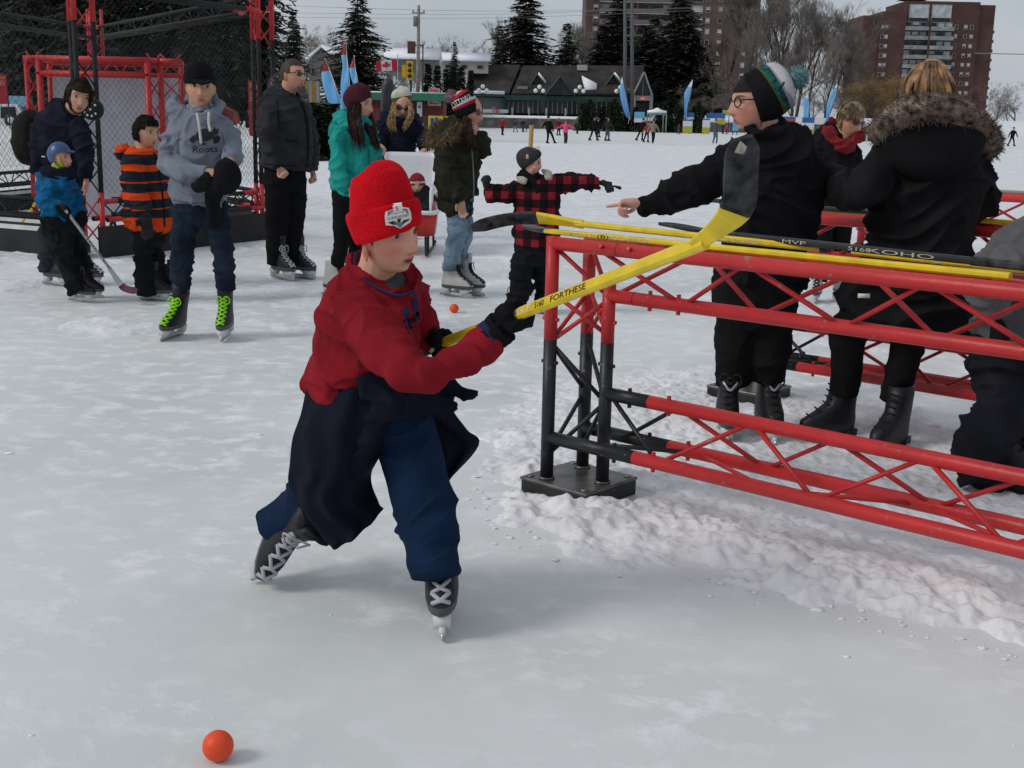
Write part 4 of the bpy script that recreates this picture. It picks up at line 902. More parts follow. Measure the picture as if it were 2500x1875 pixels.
# ------------------------------------------------------------------ Canadian flag
fr(600, 0, KZ); YF = 95; f0 = A(*fp(1172, 570), YF); cf = thing('national_flag', (f0[0], YF, f0[2] - 3), 'red and white flag with a maple leaf on a thin pole', 'flag'); fo = np.array(cf.location)
FR_ = mat('flag_red', (0.52, 0.03, 0.05), rough=0.8, var=0.08); FW_ = mat('flag_white', (0.66, 0.66, 0.68), rough=0.8, var=0.04)
c_ = [A(*fp(x, y), YF) - fo for x, y in ((1003, 473), (1165, 458), (1172, 545), (1006, 553))]
def fl_(u, v): return (c_[0] * (1 - u) + c_[1] * u) * (1 - v) + (c_[3] * (1 - u) + c_[2] * u) * v + np.array([0, .08 * math.sin(u * 7 + v), 0])
for nm, u0, u1, mm in (('red_band', 0, .25, FR_), ('white_field', .25, .75, FW_), ('red_band', .75, 1, FR_)):
    g = MB(); n = 7; V = [fl_(u0 + (u1 - u0) * i / n, j / 6) for j in range(7) for i in range(n + 1)]; g.add(V, [(j * (n + 1) + i, j * (n + 1) + i + 1, (j + 1) * (n + 1) + i + 1, (j + 1) * (n + 1) + i) for j in range(6) for i in range(n)]); o = g.build(nm, mm, cf); sm = o.modifiers.new('s', 'SOLIDIFY'); sm.thickness = .012
half = [(0, 1), (.10, .80), (.21, .86), (.17, .47), (.32, .63), (.37, .53), (.52, .56), (.47, .40), (.56, .34), (.33, .14), (.36, .06), (.03, .10), (.035, -.22)]
leaf = half + [(-x, y) for x, y in half[::-1][:-1]]
g = MB(); nl = len(leaf); V = [fl_(.5, .5) + [0, -.03, 0]] + [fl_(.5 + x * .40, .44 - (y - .4) * .62) + [0, -.03, 0] for x, y in leaf]; g.add(V, [(0, 1 + i, 1 + (i + 1) % nl) for i in range(nl)]); g.build('maple_leaf', FR_, cf, smooth=False)
tp_ = A(*fp(1172, 415), YF) - fo; MB().cyl((tp_[0], 0, 0), tp_, .03, 6).build('pole', mat('pole_white', (.5, .5, .5)), cf)
# ------------------------------------------------------------------ more of the far bank
fr(600, 0, KZ)
def obx(name, label, cat, px0, px1, pyt, Y, zb, deep, m, group=None):
    a, b = A(*fp(px0, pyt), Y), A(*fp(px1, pyt), Y); c = np.array([(a[0] + b[0]) / 2, Y, zb]); root = thing(name, c, label, cat, group); return root, b[0] - a[0], a[2] - zb, c
# red kiosk with green roof
RW = mat('kiosk_red', (0.115, 0.028, 0.030), rough=0.8, var=0.15, vs_=1); GRF = mat('kiosk_green', (0.03, 0.16, 0.10), rough=0.6, var=0.1)
k, w, h, c = obx('kiosk', 'long dark red kiosk with a green roof edge', 'kiosk', 955, 1525, 770, 112, 0.9, 5, RW)
nb = 14
for i in range(nb): MB().box((-w / 2 + w * (i + .5) / nb, 2.5, h / 2), (w / nb - .02, 5, h)).build('wall_panel', RW, k, smooth=False)
MB().box((0, 2.2, h + .32), (w + .5, 6, .62)).build('roof', GRF, k, smooth=False); MB().box((0, 2.2, h + .68), (w + .4, 5.8, .12)).build('roof_snow', SNOW_ROOF, k)
sx = lambda x, y: A(*fp(x, y), 112 - .1) - c
for (x0, x1, y0, y1) in ((1405, 1505, 765, 818), (1410, 1498, 670, 712)):
    a, b = sx(x0, y0), sx(x1, y1); xm = (a[0] + b[0]) / 2; hh = a[2] - b[2]; g = MB(); P = [(xm + (b[0] - a[0]) / 2 * ux, -.08, b[2] + hh * uz) for ux, uz in ((-1, 0), (1, 0), (1, .7), (.55, .75), (0, 1.05), (-.55, .75), (-1, .7))]; g.prism(P, [0, .06, 0]); sg = g.build('sign', mat('kiosk_sign', (0.42, 0.30, 0.29), var=0.3, vs_=3), k, smooth=False)
    MB().box((xm, -.10, b[2] + hh * .35), ((b[0] - a[0]) * .75, .02, hh * .18)).build('sign_line', REDT, sg, smooth=False)
a, b = sx(1323, 785), sx(1362, 900); MB().box(((a[0] + b[0]) / 2, -.3, (a[2] + b[2]) / 2), (b[0] - a[0], .2, a[2] - b[2])).build('door_panel', mat('panel_white', (.45, .47, .5)), k, smooth=False)
a, b = sx(1335, 815), sx(1350, 835); MB().box(((a[0] + b[0]) / 2, -.42, (a[2] + b[2]) / 2), (b[0] - a[0], .02, a[2] - b[2])).build('symbol', mat('symbol_blue', (.03, .08, .25)), k, smooth=False)
# dark inflatable figure behind the kiosk roof
p = A(*fp(1095, 760), 100); inf = thing('inflatable_column', (p[0], 100, .8), 'dark grey rounded inflatable column rising above the kiosk', 'inflatable'); zt_ = A(*fp(1095, 600), 100)[2] - .8
g = MB(); g.tube([(0, 0, 0), (0, 0, zt_ * .5), (.05, 0, zt_ * .85), (.12, 0, zt_ * .97), (.15, 0, zt_)], [.52, .56, .52, .34, .1], [.5, .52, .48, .3, .1], n=20); g.build('body', mat('inflatable_grey', (.035, .04, .045), rough=.4, var=.2, vs_=1), inf)
q = A(*fp(1148, 620), 98.6) - np.array(inf.location); MB().sphere(q, (.12, .08, .35), 8, 6).build('highlight_patch', mat('inflatable_highlight', (.6, .6, .6)), inf)  # pale blob stands in for a highlight on the dark skin
# utility pole and street light, wires
p = A(*fp(1325, 720), 118); t_ = A(*fp(1335, 40), 118); up_ = thing('utility_pole', (p[0], 118, .8), 'tall grey wooden utility pole behind the kiosk', 'pole'); o = np.array(up_.location)
WOOD = mat('pole_wood', (.23, .21, .19), rough=.9, var=.2, vs_=3); MB().tube([(0, 0, 0), t_ - o], [.21, .13], n=10).build('pole', WOOD, up_)
q = A(*fp(1333, 100), 118) - o; MB().box(q, (1.2, .12, .12)).build('cross_arm', WOOD, up_, smooth=False)
for dx in (-.5, .5): MB().cyl(q + [dx, 0, .05], q + [dx, 0, .28], .05, 6).build('insulator', DARKM, up_)
q = A(*fp(1310, 165), 118) - o; MB().cyl(q - [0, 0, .45], q + [0, 0, .45], .22, 10).build('transformer', mat('transformer_grey', (.17, .18, .19)), up_)
for (ya, yb, zz_) in ((30, 60, 0), (95, 45, 1), (130, 70, 2)):
    a, b = A(560, ya * .31, 150), A(1800, yb * .31, 150); m_ = (a + b) / 2 - [0, 0, .6]; wr = MB().tube(crom([a, m_, b], 8) - a, .016, n=4).build('overhead_wire', mat('wire_grey', (.2, .21, .22))); wr.location = a; tag(wr, 'thin overhead wire crossing the grey sky behind the utility pole', 'wire', 'overhead wires')
a, b = A(2380, 130, 380), A(2800, 139, 380); wr = MB().cyl(a - a, b - a, .12, 4).build('overhead_wire', mat('wire_grey', (.2, .21, .22))); wr.location = a; tag(wr, 'thin wire in the sky right of the balcony tower', 'wire')
p = A(*fp(1365, 700), 125); t_ = A(*fp(1365, 350), 125); sl_ = thing('street_light', (p[0], 125, .8), 'slim dark street light right of the utility pole', 'street light'); MB().tube([(0, 0, 0), (0, 0, t_[2] - .8)], [.1, .06], n=8).build('pole', DARKM, sl_); MB().box((-.35, 0, t_[2] - .8), (.8, .25, .14)).build('lamp_head', DARKM, sl_, smooth=False)
p = A(*fp(1265, 590), 120); ts = thing('traffic_signal', (p[0], 120, .8), 'yellow traffic signal beside the national flag', 'traffic light'); z_ = p[2] - .8; TY = mat('signal_yellow', (.62, .38, .01), rough=.5)
MB().box((0, 0, z_ + .55), (.62, .35, 1.75)).build('housing', TY, ts, smooth=False)
for q in (-.5, 0, .5): MB().cyl((0, -.18, z_ + .55 + q), (0, -.26, z_ + .55 + q), .19, 12).build('lens', DARKM, ts)
MB().cyl((0.1, .3, 0), (.1, .3, z_ + 1.6), .09, 8).build('pole', DARKM, ts); MB().box((-.55, .1, z_ + .5), (.35, .3, 1.1)).build('side_housing', TY, ts, smooth=False)
# gabled houses on the rise
SID = mat('siding_grey', (.16, .155, .15), rough=.9, var=.1); SIDW = mat('siding_pale', (.34, .32, .30), rough=.9, var=.1)
def house(px0, px1, py_ridge, py_eave, py_base, Y, label, m, chim=None, gable_front=False):
    a, b = A(*fp(px0, py_eave), Y), A(*fp(px1, py_eave), Y); rz_ = A(*fp((px0 + px1) / 2, py_ridge), Y)[2]; bz = max(.5, A(*fp(px0, py_base), Y)[2]); c = np.array([(a[0] + b[0]) / 2, Y, bz]); w = b[0] - a[0]; h = a[2] - bz; root = thing('house', c, label, 'house', 'houses on the rise')
    g = MB(); D = 8.0
    if gable_front: g.prism([(-w / 2, 0, 0), (w / 2, 0, 0), (w / 2, 0, h), (0, 0, rz_ - bz), (-w / 2, 0, h)], [0, D, 0])
    else: g.prism([(-w / 2, 0, 0), (-w / 2, D, 0), (-w / 2, D, h), (-w / 2, D / 2, rz_ - bz), (-w / 2, 0, h)], [w, 0, 0])
    g.build('wall', m, root, smooth=False); r = MB()
    if gable_front:
        for s in (-1, 1): r.prism([(0, -.4, rz_ - bz + .25), (s * (w / 2 + .4), -.4, h - .05), (s * (w / 2 + .4), D + .4, h - .05), (0, D + .4, rz_ - bz + .25)], [0, 0, .35])
    else:
        for y0_, y1_ in ((-.5, D / 2), (D + .5, D / 2)): r.prism([(-w / 2 - .4, y0_, h), (w / 2 + .4, y0_, h), (w / 2 + .4, y1_, rz_ - bz + .2), (-w / 2 - .4, y1_, rz_ - bz + .2)], [0, 0, .4])
    ro = r.build('roof', SNOW_ROOF, root)
    if chim: MB().box((A(*fp(chim, py_ridge), Y)[0] - c[0], 1.5, (rz_ - bz) + .1), (1.1, 1.0, 2.6)).build('chimney', BRICK2, ro, smooth=False)
    for i in range(3):
        x = -w / 2 + w * (i + .5) / 3; wn_ = MB().box((x, -.05, h * .55), (w * .14, .1, h * .3)).build('window', GREYT, root, smooth=False); MB().box((x, -.12, h * .55), (w * .11, .05, h * .25)).build('pane', PANE, wn_, smooth=False)
house(485, 690, 380, 470, 640, 165, 'gabled house with snowy roof between the dark stand and the big spruce', SID, gable_front=True)
house(1085, 1470, 392, 455, 600, 185, 'long house with snow-covered roof and brick chimney behind the utility pole', SID, 1272)
house(1500, 1870, 425, 470, 560, 215, 'pale house with snow-covered roof behind the slim brownish spruce', SIDW)
k, w, h, c = obx('information_board', 'ochre and grey information board beside the man in sunglasses', 'sign', 455, 568, 615, 70, 1.0, 1, RW)
for i, mm in enumerate((mat('board_ochre', (.30, .17, .03)), mat('board_grey', (.26, .26, .25)), mat('board_ochre', (.30, .17, .03)), mat('board_grey', (.26, .26, .25)))): MB().box((-w / 2 + w * (i + .5) / 4, 0, h * .72), (w / 4 - .02, .12, h * .5)).build('panel', mm, k, smooth=False)
for s in (-1, 1): MB().cyl((s * w * .45, .1, 0), (s * w * .45, .1, h), .05, 6).build('post', DARKM, k)
# yellow and blue banner on a low fence
k, w, h, c = obx('fence_banner', 'yellow and blue banner hung on a low dark fence', 'banner', 1370, 1560, 888, 90, .35, 1, RW); a = A(*fp(1408, 888), 90)[0] - c[0]
MB().box((0, .08, h * .45), (w, .05, h * .9)).build('fence_panel', mat('fence_dark', (.05, .05, .05)), k, smooth=False)
MB().box(((a + w / 2) / 2, -.02, h * .55), (w / 2 - a, .03, h * .85)).build('yellow_field', mat('banner_yellow', (.62, .47, .03)), k, smooth=False)
for (f0_, f1_, g0, g1) in ((.12, .3, .3, .85), (.4, .75, .15, .5), (.35, .5, .5, .9)): MB().box((a + (w / 2 - a) * (f0_ + f1_) / 2, -.05, h * (.12 + .85 * (g0 + g1) / 2)), ((w / 2 - a) * (f1_ - f0_), .02, h * .85 * (g1 - g0))).build('blue_mark', mat('banner_blue', (.03, .07, .25)), k, smooth=False)
# twin masts
for px, lb in ((1528, 'left tall grey mast of the pair in front of the brown tower'), (1545, 'right tall grey mast of the pair in front of the brown tower')):
    b = A(px, 260, 205); t_ = A(px - 2, -60, 205); r_ = thing('light_mast', (b[0], 205, 1.2), lb, 'mast', 'twin masts'); MB().tube([(0, 0, 0), t_ - [b[0], 205, 1.2]], [.33, .26], n=10).build('shaft', mat('mast_grey', (.10, .105, .11)), r_); MB().cyl((0, 0, 0), (0, 0, .4), .55, 10).build('footing', CONC, r_)
# red banners near the cage
fr(0, 0, KZ)
RBN = mat('banner_red', (.33, .015, .03), rough=.7, var=.2, vs_=2)
for (x0, x1, y0, y1, Y, lb) in ((1915, 1998, 620, 1050, 60, 'red vertical banner with yellow script beside the right cage post'), (-40, 62, 575, 800, 60, 'red banner with yellow mark above the white van')):
    a, b = A(*fp(x0, y0), Y), A(*fp(x1, y1), Y); c = np.array([(a[0] + b[0]) / 2, Y, max(0.3, b[2])]); w, h = b[0] - a[0], a[2] - c[2]; r_ = thing('banner', c, lb, 'banner', 'red banners'); MB().box((0, 0, h / 2), (w, .05, h)).build('cloth', RBN, r_, smooth=False)
    for s in (-1, 1): MB().cyl((s * w / 2, .05, -c[2] + .5), (s * w / 2, .05, h + .1), .03, 6).build('pole', DARKM, r_)
    V, Fc, _ = text_polys('Tim'); g = MB(); g.add([((x - .5) * w * .8, -.03, h * .86 + y * h * .09) for x, y in V], Fc); g.build('lettering', mat('script_yellow', (.6, .35, .02)), r_, smooth=False)
    for j in range(4): MB().box((0, -.028, h * (.78 - j * .045)), (w * (.7 - .1 * (j % 2)), .01, h * .018)).build('print_line', mat('print_pink', (.5, .25, .27)), r_, smooth=False)
# white van behind the cage
VW = mat('van_white', (.62, .64, .65), rough=.35, var=.05, spec=.5); Yv = 61
vo = A(*fp(60, 1100), Yv); vo[2] = .55; van = thing('parked_van', vo, 'white pickup van parked on the snowy shore behind the cage', 'van')
def vv(x, y): p = A(*fp(x, y), Yv) - vo; return p
pts = [(-520, 1085), (-520, 800), (135, 803), (165, 860), (180, 960), (182, 1085)]
P = [vv(*q) for q in pts]; g = MB(); g.prism([(p[0], 0, p[2]) for p in P], [0, 1.9, 0]); bd = g.build('body', VW, van, smooth=False); bv = bd.modifiers.new('b', 'BEVEL'); bv.width = .05; bv.segments = 2
P = [vv(*q) for q in ((5, 825), (118, 825), (132, 912), (5, 912))]; MB().prism([(p[0], -.02, p[2]) for p in P], [0, .03, 0]).build('window', PANE, van, smooth=False)
P = [vv(*q) for q in ((-200, 825), (-15, 825), (-15, 912), (-200, 912))]; MB().prism([(p[0], -.02, p[2]) for p in P], [0, .03, 0]).build('window', PANE, van, smooth=False)
a, b = vv(-520, 1068), vv(184, 1108); MB().box(((a[0] + b[0]) / 2, .95, (a[2] + b[2]) / 2), (b[0] - a[0] + .05, 1.98, a[2] - b[2])).build('bumper', mat('van_bumper', (.09, .03, .035)), van, smooth=False)
for x in (100, -380):
    for y_ in (.05, 1.85):
        p = vv(x, 1100); w_ = MB().cyl((p[0], y_ - .1, .33), (p[0], y_ + .1, .33), .33, 18).build('wheel', DARKM, van); MB().cyl((p[0], y_ - .12, .33), (p[0], y_ + .12, .33), .17, 14).build('rim', VW, w_)
p = vv(150, 1000); MB().box((p[0], -.03, p[2]), (.05, .03, .12)).build('tail_light', REDT, van, smooth=False)
MB().box((vv(115, 790)[0], .6, vv(115, 780)[2]), (1.0, .8, .5)).build('cooler_box', mat('cooler_blue', (.22, .42, .6)), van, smooth=False)
for (x, y, w, h, c_, lb, nm) in ((140, 760, 2.6, .9, (.30, .05, .05), 'red tarpaulin heap behind the white van', 'tarpaulin'), (1690, 800, 1.3, 1.4, (.34, .07, .045), 'orange red tent top behind the hooded teenager', 'tent')):
    p = A(*fp(x, y), 66); t_ = p[2] - .9; r_ = thing(nm, (p[0], 66, .9), lb, nm); MB().tube(np.array([(0, 0, 0), (0, 0, t_ * .7), (.1, 0, t_ * .95), (.15, 0, t_ * 1.02)]), [w * .8, w * .72, w * .45, .05], n=7, power=3).build('canvas', mat(nm + '_cloth', c_, rough=.8, var=.25, vs_=1.5, bump2=.6, bs2=1.2), r_, smooth=False); MB().cyl((0, 0, 0), (0.1, 0, t_ * 1.05), .04, 6).build('pole', DARKM, r_)
# snowy picnic canopy, blue boards and sign stands of the village on the far shore
fr(1200, 0, KZ)
c = A(*fp(1275, 900), 190); cn = thing('canopy', (c[0], 190, 0), 'small open canopy with a thick white snow roof', 'canopy'); z1 = A(*fp(1275, 872), 190)[2]; z2 = A(*fp(1275, 832), 190)[2]; w = A(*fp(1350, 872), 190)[0] - c[0]
MB().tube([(0, 0, z1), (0, 0, z1 + .35), (0, 0, (z1 + z2) / 2 + .1), (0, 0, z2)], [w * 1.02, w, w * .45, .15], n=12).build('snow_roof', SNOW_ROOF, cn)
MB().tube([(0, 0, z1 - .28), (0, 0, z1)], [w * 1.05, w * 1.05], n=12).build('valance', mat('canopy_teal', (.12, .25, .26)), cn)
for s in (-1, 1):
    for t_ in (-1, 1): MB().cyl((s * w * .85, t_ * 2, 0), (s * w * .85, t_ * 2, z1 - .2), .09, 6).build('post', GREYT, cn)
def board(x0, x1, y0, y1, Y, label, cols, group='village boards'):
    a, b = A(*fp(x0, y0), Y), A(*fp(x1, y1), Y); zb = max(0.15, b[2]); c = np.array([(a[0] + b[0]) / 2, Y, zb]); w, h = b[0] - a[0], a[2] - zb; r_ = thing('sign_board', c, label, 'sign', group); s = 0
    for fh, mm in cols: MB().box((0, 0, h * (1 - s - fh / 2)), (w, .5, h * fh - .01)).build('panel', mm, r_, smooth=False); s += fh
    for sd in (-1, 1): MB().cyl((sd * w * .42, .3, -zb + .05), (sd * w * .42, .3, h * .3), .06, 6).build('leg', DARKM, r_)
VY = mat('village_yellow', (.42, .38, .05), rough=.7, var=.1); VB = mat('village_blue', (.035, .13, .36), rough=.7, var=.15); VC = mat('village_cyan', (.12, .42, .62), rough=.7, var=.15); VWt = mat('village_white', (.6, .62, .66), rough=.7, var=.06)
board(1105, 1178, 862, 945, 192, 'cyan and white board left of the snowy canopy', ((.6, VC), (.4, VWt)))
board(1480, 1545, 920, 1035, 178, 'white stand with yellow base under the feather flag', ((.12, VB), (.4, VWt), (.48, VY)))
board(1632, 1680, 915, 1035, 178, 'narrow white stand with yellow base near the far hooded skater', ((.1, VB), (.5, VWt), (.4, VY)))
board(1735, 1800, 918, 960, 180, 'small yellow board behind the skater in glasses', ((1., VY),))
board(1660, 1800, 870, 916, 196, 'long blue canopy board behind the yellow board', ((1., VB),))
board(1785, 1840, 848, 890, 200, 'pale green board above the blue canopy', ((1., mat('village_lime', (.35, .42, .12))),))
board(1868, 1900, 900, 1010, 170, 'cyan banner stand beside the cheek of the skater in glasses', ((1., VC),))
board(1505, 1560, 868, 920, 196, 'blue board behind the blue feather flag', ((.7, VB), (.3, VWt)))
fr(1800, 0, KZ)
board(505, 582, 905, 1075, 150, 'tall blue, white and yellow sign stand left of the red scarf', ((.28, VB), (.32, VWt), (.4, VY)))
board(350, 445, 900, 960, 165, 'blue board with a red mark behind the pompom hat', ((.3, VB), (.35, mat('village_red', (.4, .07, .08))), (.35, VB)))
# row of small potted evergreens along the far edge of the lane
fr(1200, 0, KZ)
hp_ = tree_proto('potted_evergreen', *conifer_mesh(2.6, 0.95, 21, levels=20, openness=.02, leaf=.34, skirt=.03), CEDAR, BARK, 'bushy evergreen', 'evergreens along the lane edge'); hp_['category'] = 'shrub'
for i, x in enumerate(list(range(690, 790, 30)) + [860, 905, 940, 985, 1040, 1108, 1290, 1330, 1375, 1420, 1450, 1560, 1590, 1615]):
    p = A(*fp(x, 1010), 196); plant(hp_, (p[0], 196 + rng.uniform(-1, 1), 0.0), rng.uniform(.95, 1.3), rng.uniform(0, 6), 'bushy evergreen standing in the row along the far edge of the lane', sz=rng.uniform(1.5, 2.1))
# dark evergreens laid by the left shore
fr(600, 0, KZ)
for i, (x, Y) in enumerate(((560, 40), (600, 42), (640, 41), (590, 44))):
    p = A(*fp(x, 1030), Y); plant(hp_, (p[0], Y, 0.0), 1.1, i * 2, 'cut evergreen standing in the snow left of the teal jacket girl', sz=.72)
# marker stake in the snow
st = A(1200 + 300 * KZ, 1135 * KZ, 20.0); st[2] = 0.03; zt_ = A(1200 + 300 * KZ, 965 * KZ, 20.0)[2]; sk = thing('marker_stake', st, 'wooden stake with a dark red base stuck in the snow field', 'stake')
MB().cyl((0, 0, 0), (0, 0, (zt_ - .03) * .6), .035, 10).build('base', mat('stake_red', (.10, .025, .02)), sk); MB().cyl((0, 0, (zt_ - .03) * .6), (0.01, 0, zt_ - .03), .036, 10).build('top', mat('stake_wood', (.45, .27, .10)), sk)
# ================================================================== PEOPLE
def rings(mb, rows, n=16, power=2.3, mi=0, cap=True):
    """rows: (centre, vector a, vector b)"""
    th = np.linspace(0, 2 * math.pi, n, endpoint=False); c, s = np.cos(th), np.sin(th); c = np.sign(c) * np.abs(c) ** (2 / power); s = np.sign(s) * np.abs(s) ** (2 / power)
    V = np.vstack([np.asarray(p) + np.outer(c, a) + np.outer(s, b) for p, a, b in rows]); k = len(rows)
    Fc = [(i * n + j, i * n + (j + 1) % n, (i + 1) * n + (j + 1) % n, (i + 1) * n + j) for i in range(k - 1) for j in range(n)]
    M = [mi if isinstance(mi, int) else mi[i] for i in range(k - 1) for j in range(n)]
    if cap: Fc += [tuple(range(n))[::-1], tuple((k - 1) * n + j for j in range(n))]; M += [M[0], M[-1]]
    mb.add(V, Fc, M)
SKIN = mat('skin', (1.0, 1.0, 1.0), rough=0.55, var=0.02, vs_=20, spec=0.3, attr=True, sss=0.06)
EYEW = mat('eye_white', (0.40, 0.37, 0.35), rough=0.2, var=0.02, spec=0.5); IRIS = mat('eye_iris', (0.035, 0.022, 0.014), rough=0.15, spec=0.6)
SUNG = mat('sunglass', (0.012, 0.012, 0.014), rough=0.08, var=0.1, spec=0.7); FRAME = mat('glasses_frame', (0.012, 0.012, 0.013), rough=0.3)
BLADE = mat('skate_blade', (0.52, 0.54, 0.56), rough=0.22, metal=0.85, var=0.1); HOLD = mat('skate_holder', (0.60, 0.60, 0.59), rough=0.4, var=0.08)
BOOTK = mat('skate_black', (0.014, 0.014, 0.017), rough=0.5, var=0.3, vs_=20, bump=0.2, bs=80); BOOTW = mat('skate_white', (0.48, 0.47, 0.45), rough=0.55, var=0.08, vs_=15, bump=0.2, bs=60); TRIMG = mat('skate_trim', (0.07, 0.075, 0.085), rough=0.5)
LACEW = mat('lace_pale', (0.42, 0.42, 0.46), rough=0.9); LACEK = mat('lace_black', (0.015, 0.015, 0.017), rough=0.9); LACEG = mat('lace_green', (0.28, 0.72, 0.02), rough=0.8)
def head_geo(nu=80, nv=60):
    az = np.linspace(0, 2 * math.pi, nu, endpoint=False); el = np.linspace(-math.pi / 2, math.pi / 2, nv + 1)[1:-1]
    AZ, EL = np.meshgrid(az, el); ce, se, ca, sa = np.cos(EL), np.sin(EL), np.cos(AZ), np.sin(AZ)
    front = (ca > 0); low = EL < 0
    cex = np.where(low, ce ** 0.72, ce); cey = np.where(low & front, ce ** 0.55, ce)
    x = 0.335 * sa * cex; y = 0.42 * ca * cey; z = 0.50 * se
    t = np.clip(-z / 0.5, 0, 1)
    x = x * (1 - 0.24 * t ** 1.4); y = np.where(~front, y * (1 - 0.42 * t ** 1.2), y * (1 + 0.02 * t)); y = np.where((~front) & (z > 0), y * 1.05, y)
    x = x * (1 - 0.06 * np.clip(y / .42, 0, 1))
    w = np.clip(ca * 3, 0, 1); ax = np.abs(x); ga = lambda u, c, s: np.exp(-((u - c) / s) ** 2)
    nose = np.interp(z, [-.235, -.19, -.155, -.02, .07, .12], [0, .75, 1, .45, .12, 0]); d = 0.125 * np.exp(-(x / np.interp(z, [-.2, .05], [.062, .035])) ** 2) * nose
    d += 0.045 * ga(ax, .062, .03) * ga(z, -.165, .035)
    d -= 0.060 * ga(ax, .150, .085) * ga(z, .025, .055); d += 0.022 * ga(ax, .13, .12) * ga(z, .115, .04)
    d += 0.030 * ga(x, 0, .13) * ga(z, -.275, .035) + 0.032 * ga(x, 0, .11) * ga(z, -.325, .03) - 0.034 * ga(x, 0, .12) * ga(z, -.298, .012)
    d -= 0.015 * ga(x, 0, .1) * ga(z, -.375, .025); d += 0.035 * ga(x, 0, .12) * ga(z, -.44, .05); d += 0.022 * ga(ax, .19, .09) * ga(z, -.12, .10)
    y = y + d * w
    V = np.stack([x.ravel(), y.ravel(), z.ravel()], 1); nr = len(el)
    Fc = [(i * nu + j, i * nu + (j + 1) % nu, (i + 1) * nu + (j + 1) % nu, (i + 1) * nu + j) for i in range(nr - 1) for j in range(nu)]
    V = np.vstack([V, [[0, 0.08, -.5]], [[0, 0, .5]]]); b, tp = len(V) - 2, len(V) - 1
    Fc += [(b, (j + 1) % nu, j) for j in range(nu)] + [(tp, (nr - 1) * nu + j, (nr - 1) * nu + (j + 1) % nu) for j in range(nu)]
    return V, Fc
HV, HF = head_geo()
def rot_to(f, u):
    f = unit(f); u = unit(np.asarray(u) - f * np.dot(u, f)); return np.stack([np.cross(f, u), f, u])      # rows x, y, z
def hand_mb(mb, w, d, n, size, pose='relaxed', thumb=1, fat=1.0):
    """w wrist point, d along the hand, n out of the palm, size hand length in m"""
    d = unit(d); n = unit(np.asarray(n, float) - d * np.dot(n, d)); s = np.cross(d, n) * thumb; L = size
    pl = .50 * L; r0 = .055 * L * fat
    mb.tube([w - d * .22 * L, w, w + d * .2 * L, w + d * pl], [.15 * L, .155 * L, .21 * L, .22 * L], np.array([.12, .11, .13, .09]) * L * fat, n=12, ref=s)
    B = {'relaxed': [(.3, .4, .3), (.4, .5, .4), (.45, .55, .4), (.5, .6, .4)], 'point': [(.05, .1, .05), (1.1, 1.3, .7), (1.25, 1.4, .7), (1.3, 1.4, .7)], 'fist': [(1.2, 1.4, .9)] * 4, 'flat': [(.1, .1, .1), (.08, .1, .1), (.1, .1, .1), (.12, .15, .1)], 'hold': [(.7, .7, .4), (.75, .75, .4), (.8, .8, .4), (.85, .8, .4)]}[pose]
    for i, (off, ln) in enumerate(((.16, .44), (.055, .50), (-.055, .46), (-.155, .37))):
        p = w + d * pl * .96 + s * off * L; a = 0.0; P = [p - d * .1 * L]; P.append(p)
        spread = s * off * .25
        for k in range(3):
            a += B[i][k]; dr = unit(d * math.cos(a) + n * math.sin(a) + spread); p = p + dr * ln * L * (.45, .32, .26)[k]; P.append(p)
        mb.tube(crom(P, 3), np.linspace(r0 * 1.08, r0 * .8, (len(P) - 1) * 3 + 1), n=8, round_cap=.8)
    p = w + d * .16 * L + s * .17 * L; up = {'fist': .7, 'point': .5, 'hold': .55}.get(pose, .25)
    P = [p - d * .06 * L - s * .04 * L, p, p + unit(d * .75 + s * .65 + n * up) * .22 * L, p + unit(d * .75 + s * .65 + n * up) * .22 * L + unit(d * .95 + s * (.12 if up < .5 else -.25) + n * up) * .2 * L]
    mb.tube(crom(P, 3), np.linspace(r0 * 1.35, r0 * .9, 10), n=8, round_cap=.8)
def grip_mb(mb, w, p, a, size, fat=1.0, thumb=1):
    """fist closed round a stick: w wrist, p point on the stick, a stick direction"""
    a = unit(a); L = size; d = unit(p - w); d = unit(d - a * np.dot(d, a)); s = np.cross(a, d); r0 = .062 * L * fat; R_ = .019 + r0 * .75
    mb.tube([w, w + (p - w) * .5, p - d * R_ * .9], [.16 * L, .2 * L, .21 * L], np.array([.14, .15, .11]) * L * fat, n=12, ref=a)
    for i in range(4):
        c = p + a * (i - 1.5) * .105 * L; P = [c + (-d * math.cos(t) + s * math.sin(t)) * R_ for t in np.linspace(-.3, 4.3, 11)]
        mb.tube(np.array(P), np.linspace(r0 * 1.1, r0 * .85, 11), n=8, round_cap=.7)
    c = p + a * 2.1 * .105 * L * thumb; P = [p - d * R_ * 1.4 + a * .1 * L * thumb, c + (-d * 1.0 - s * .5) * R_, c + (-s * 1.05) * R_, c + (d * .7 - s * .75) * R_]; mb.tube(crom(P, 3), r0 * 1.1, n=8, round_cap=.7)
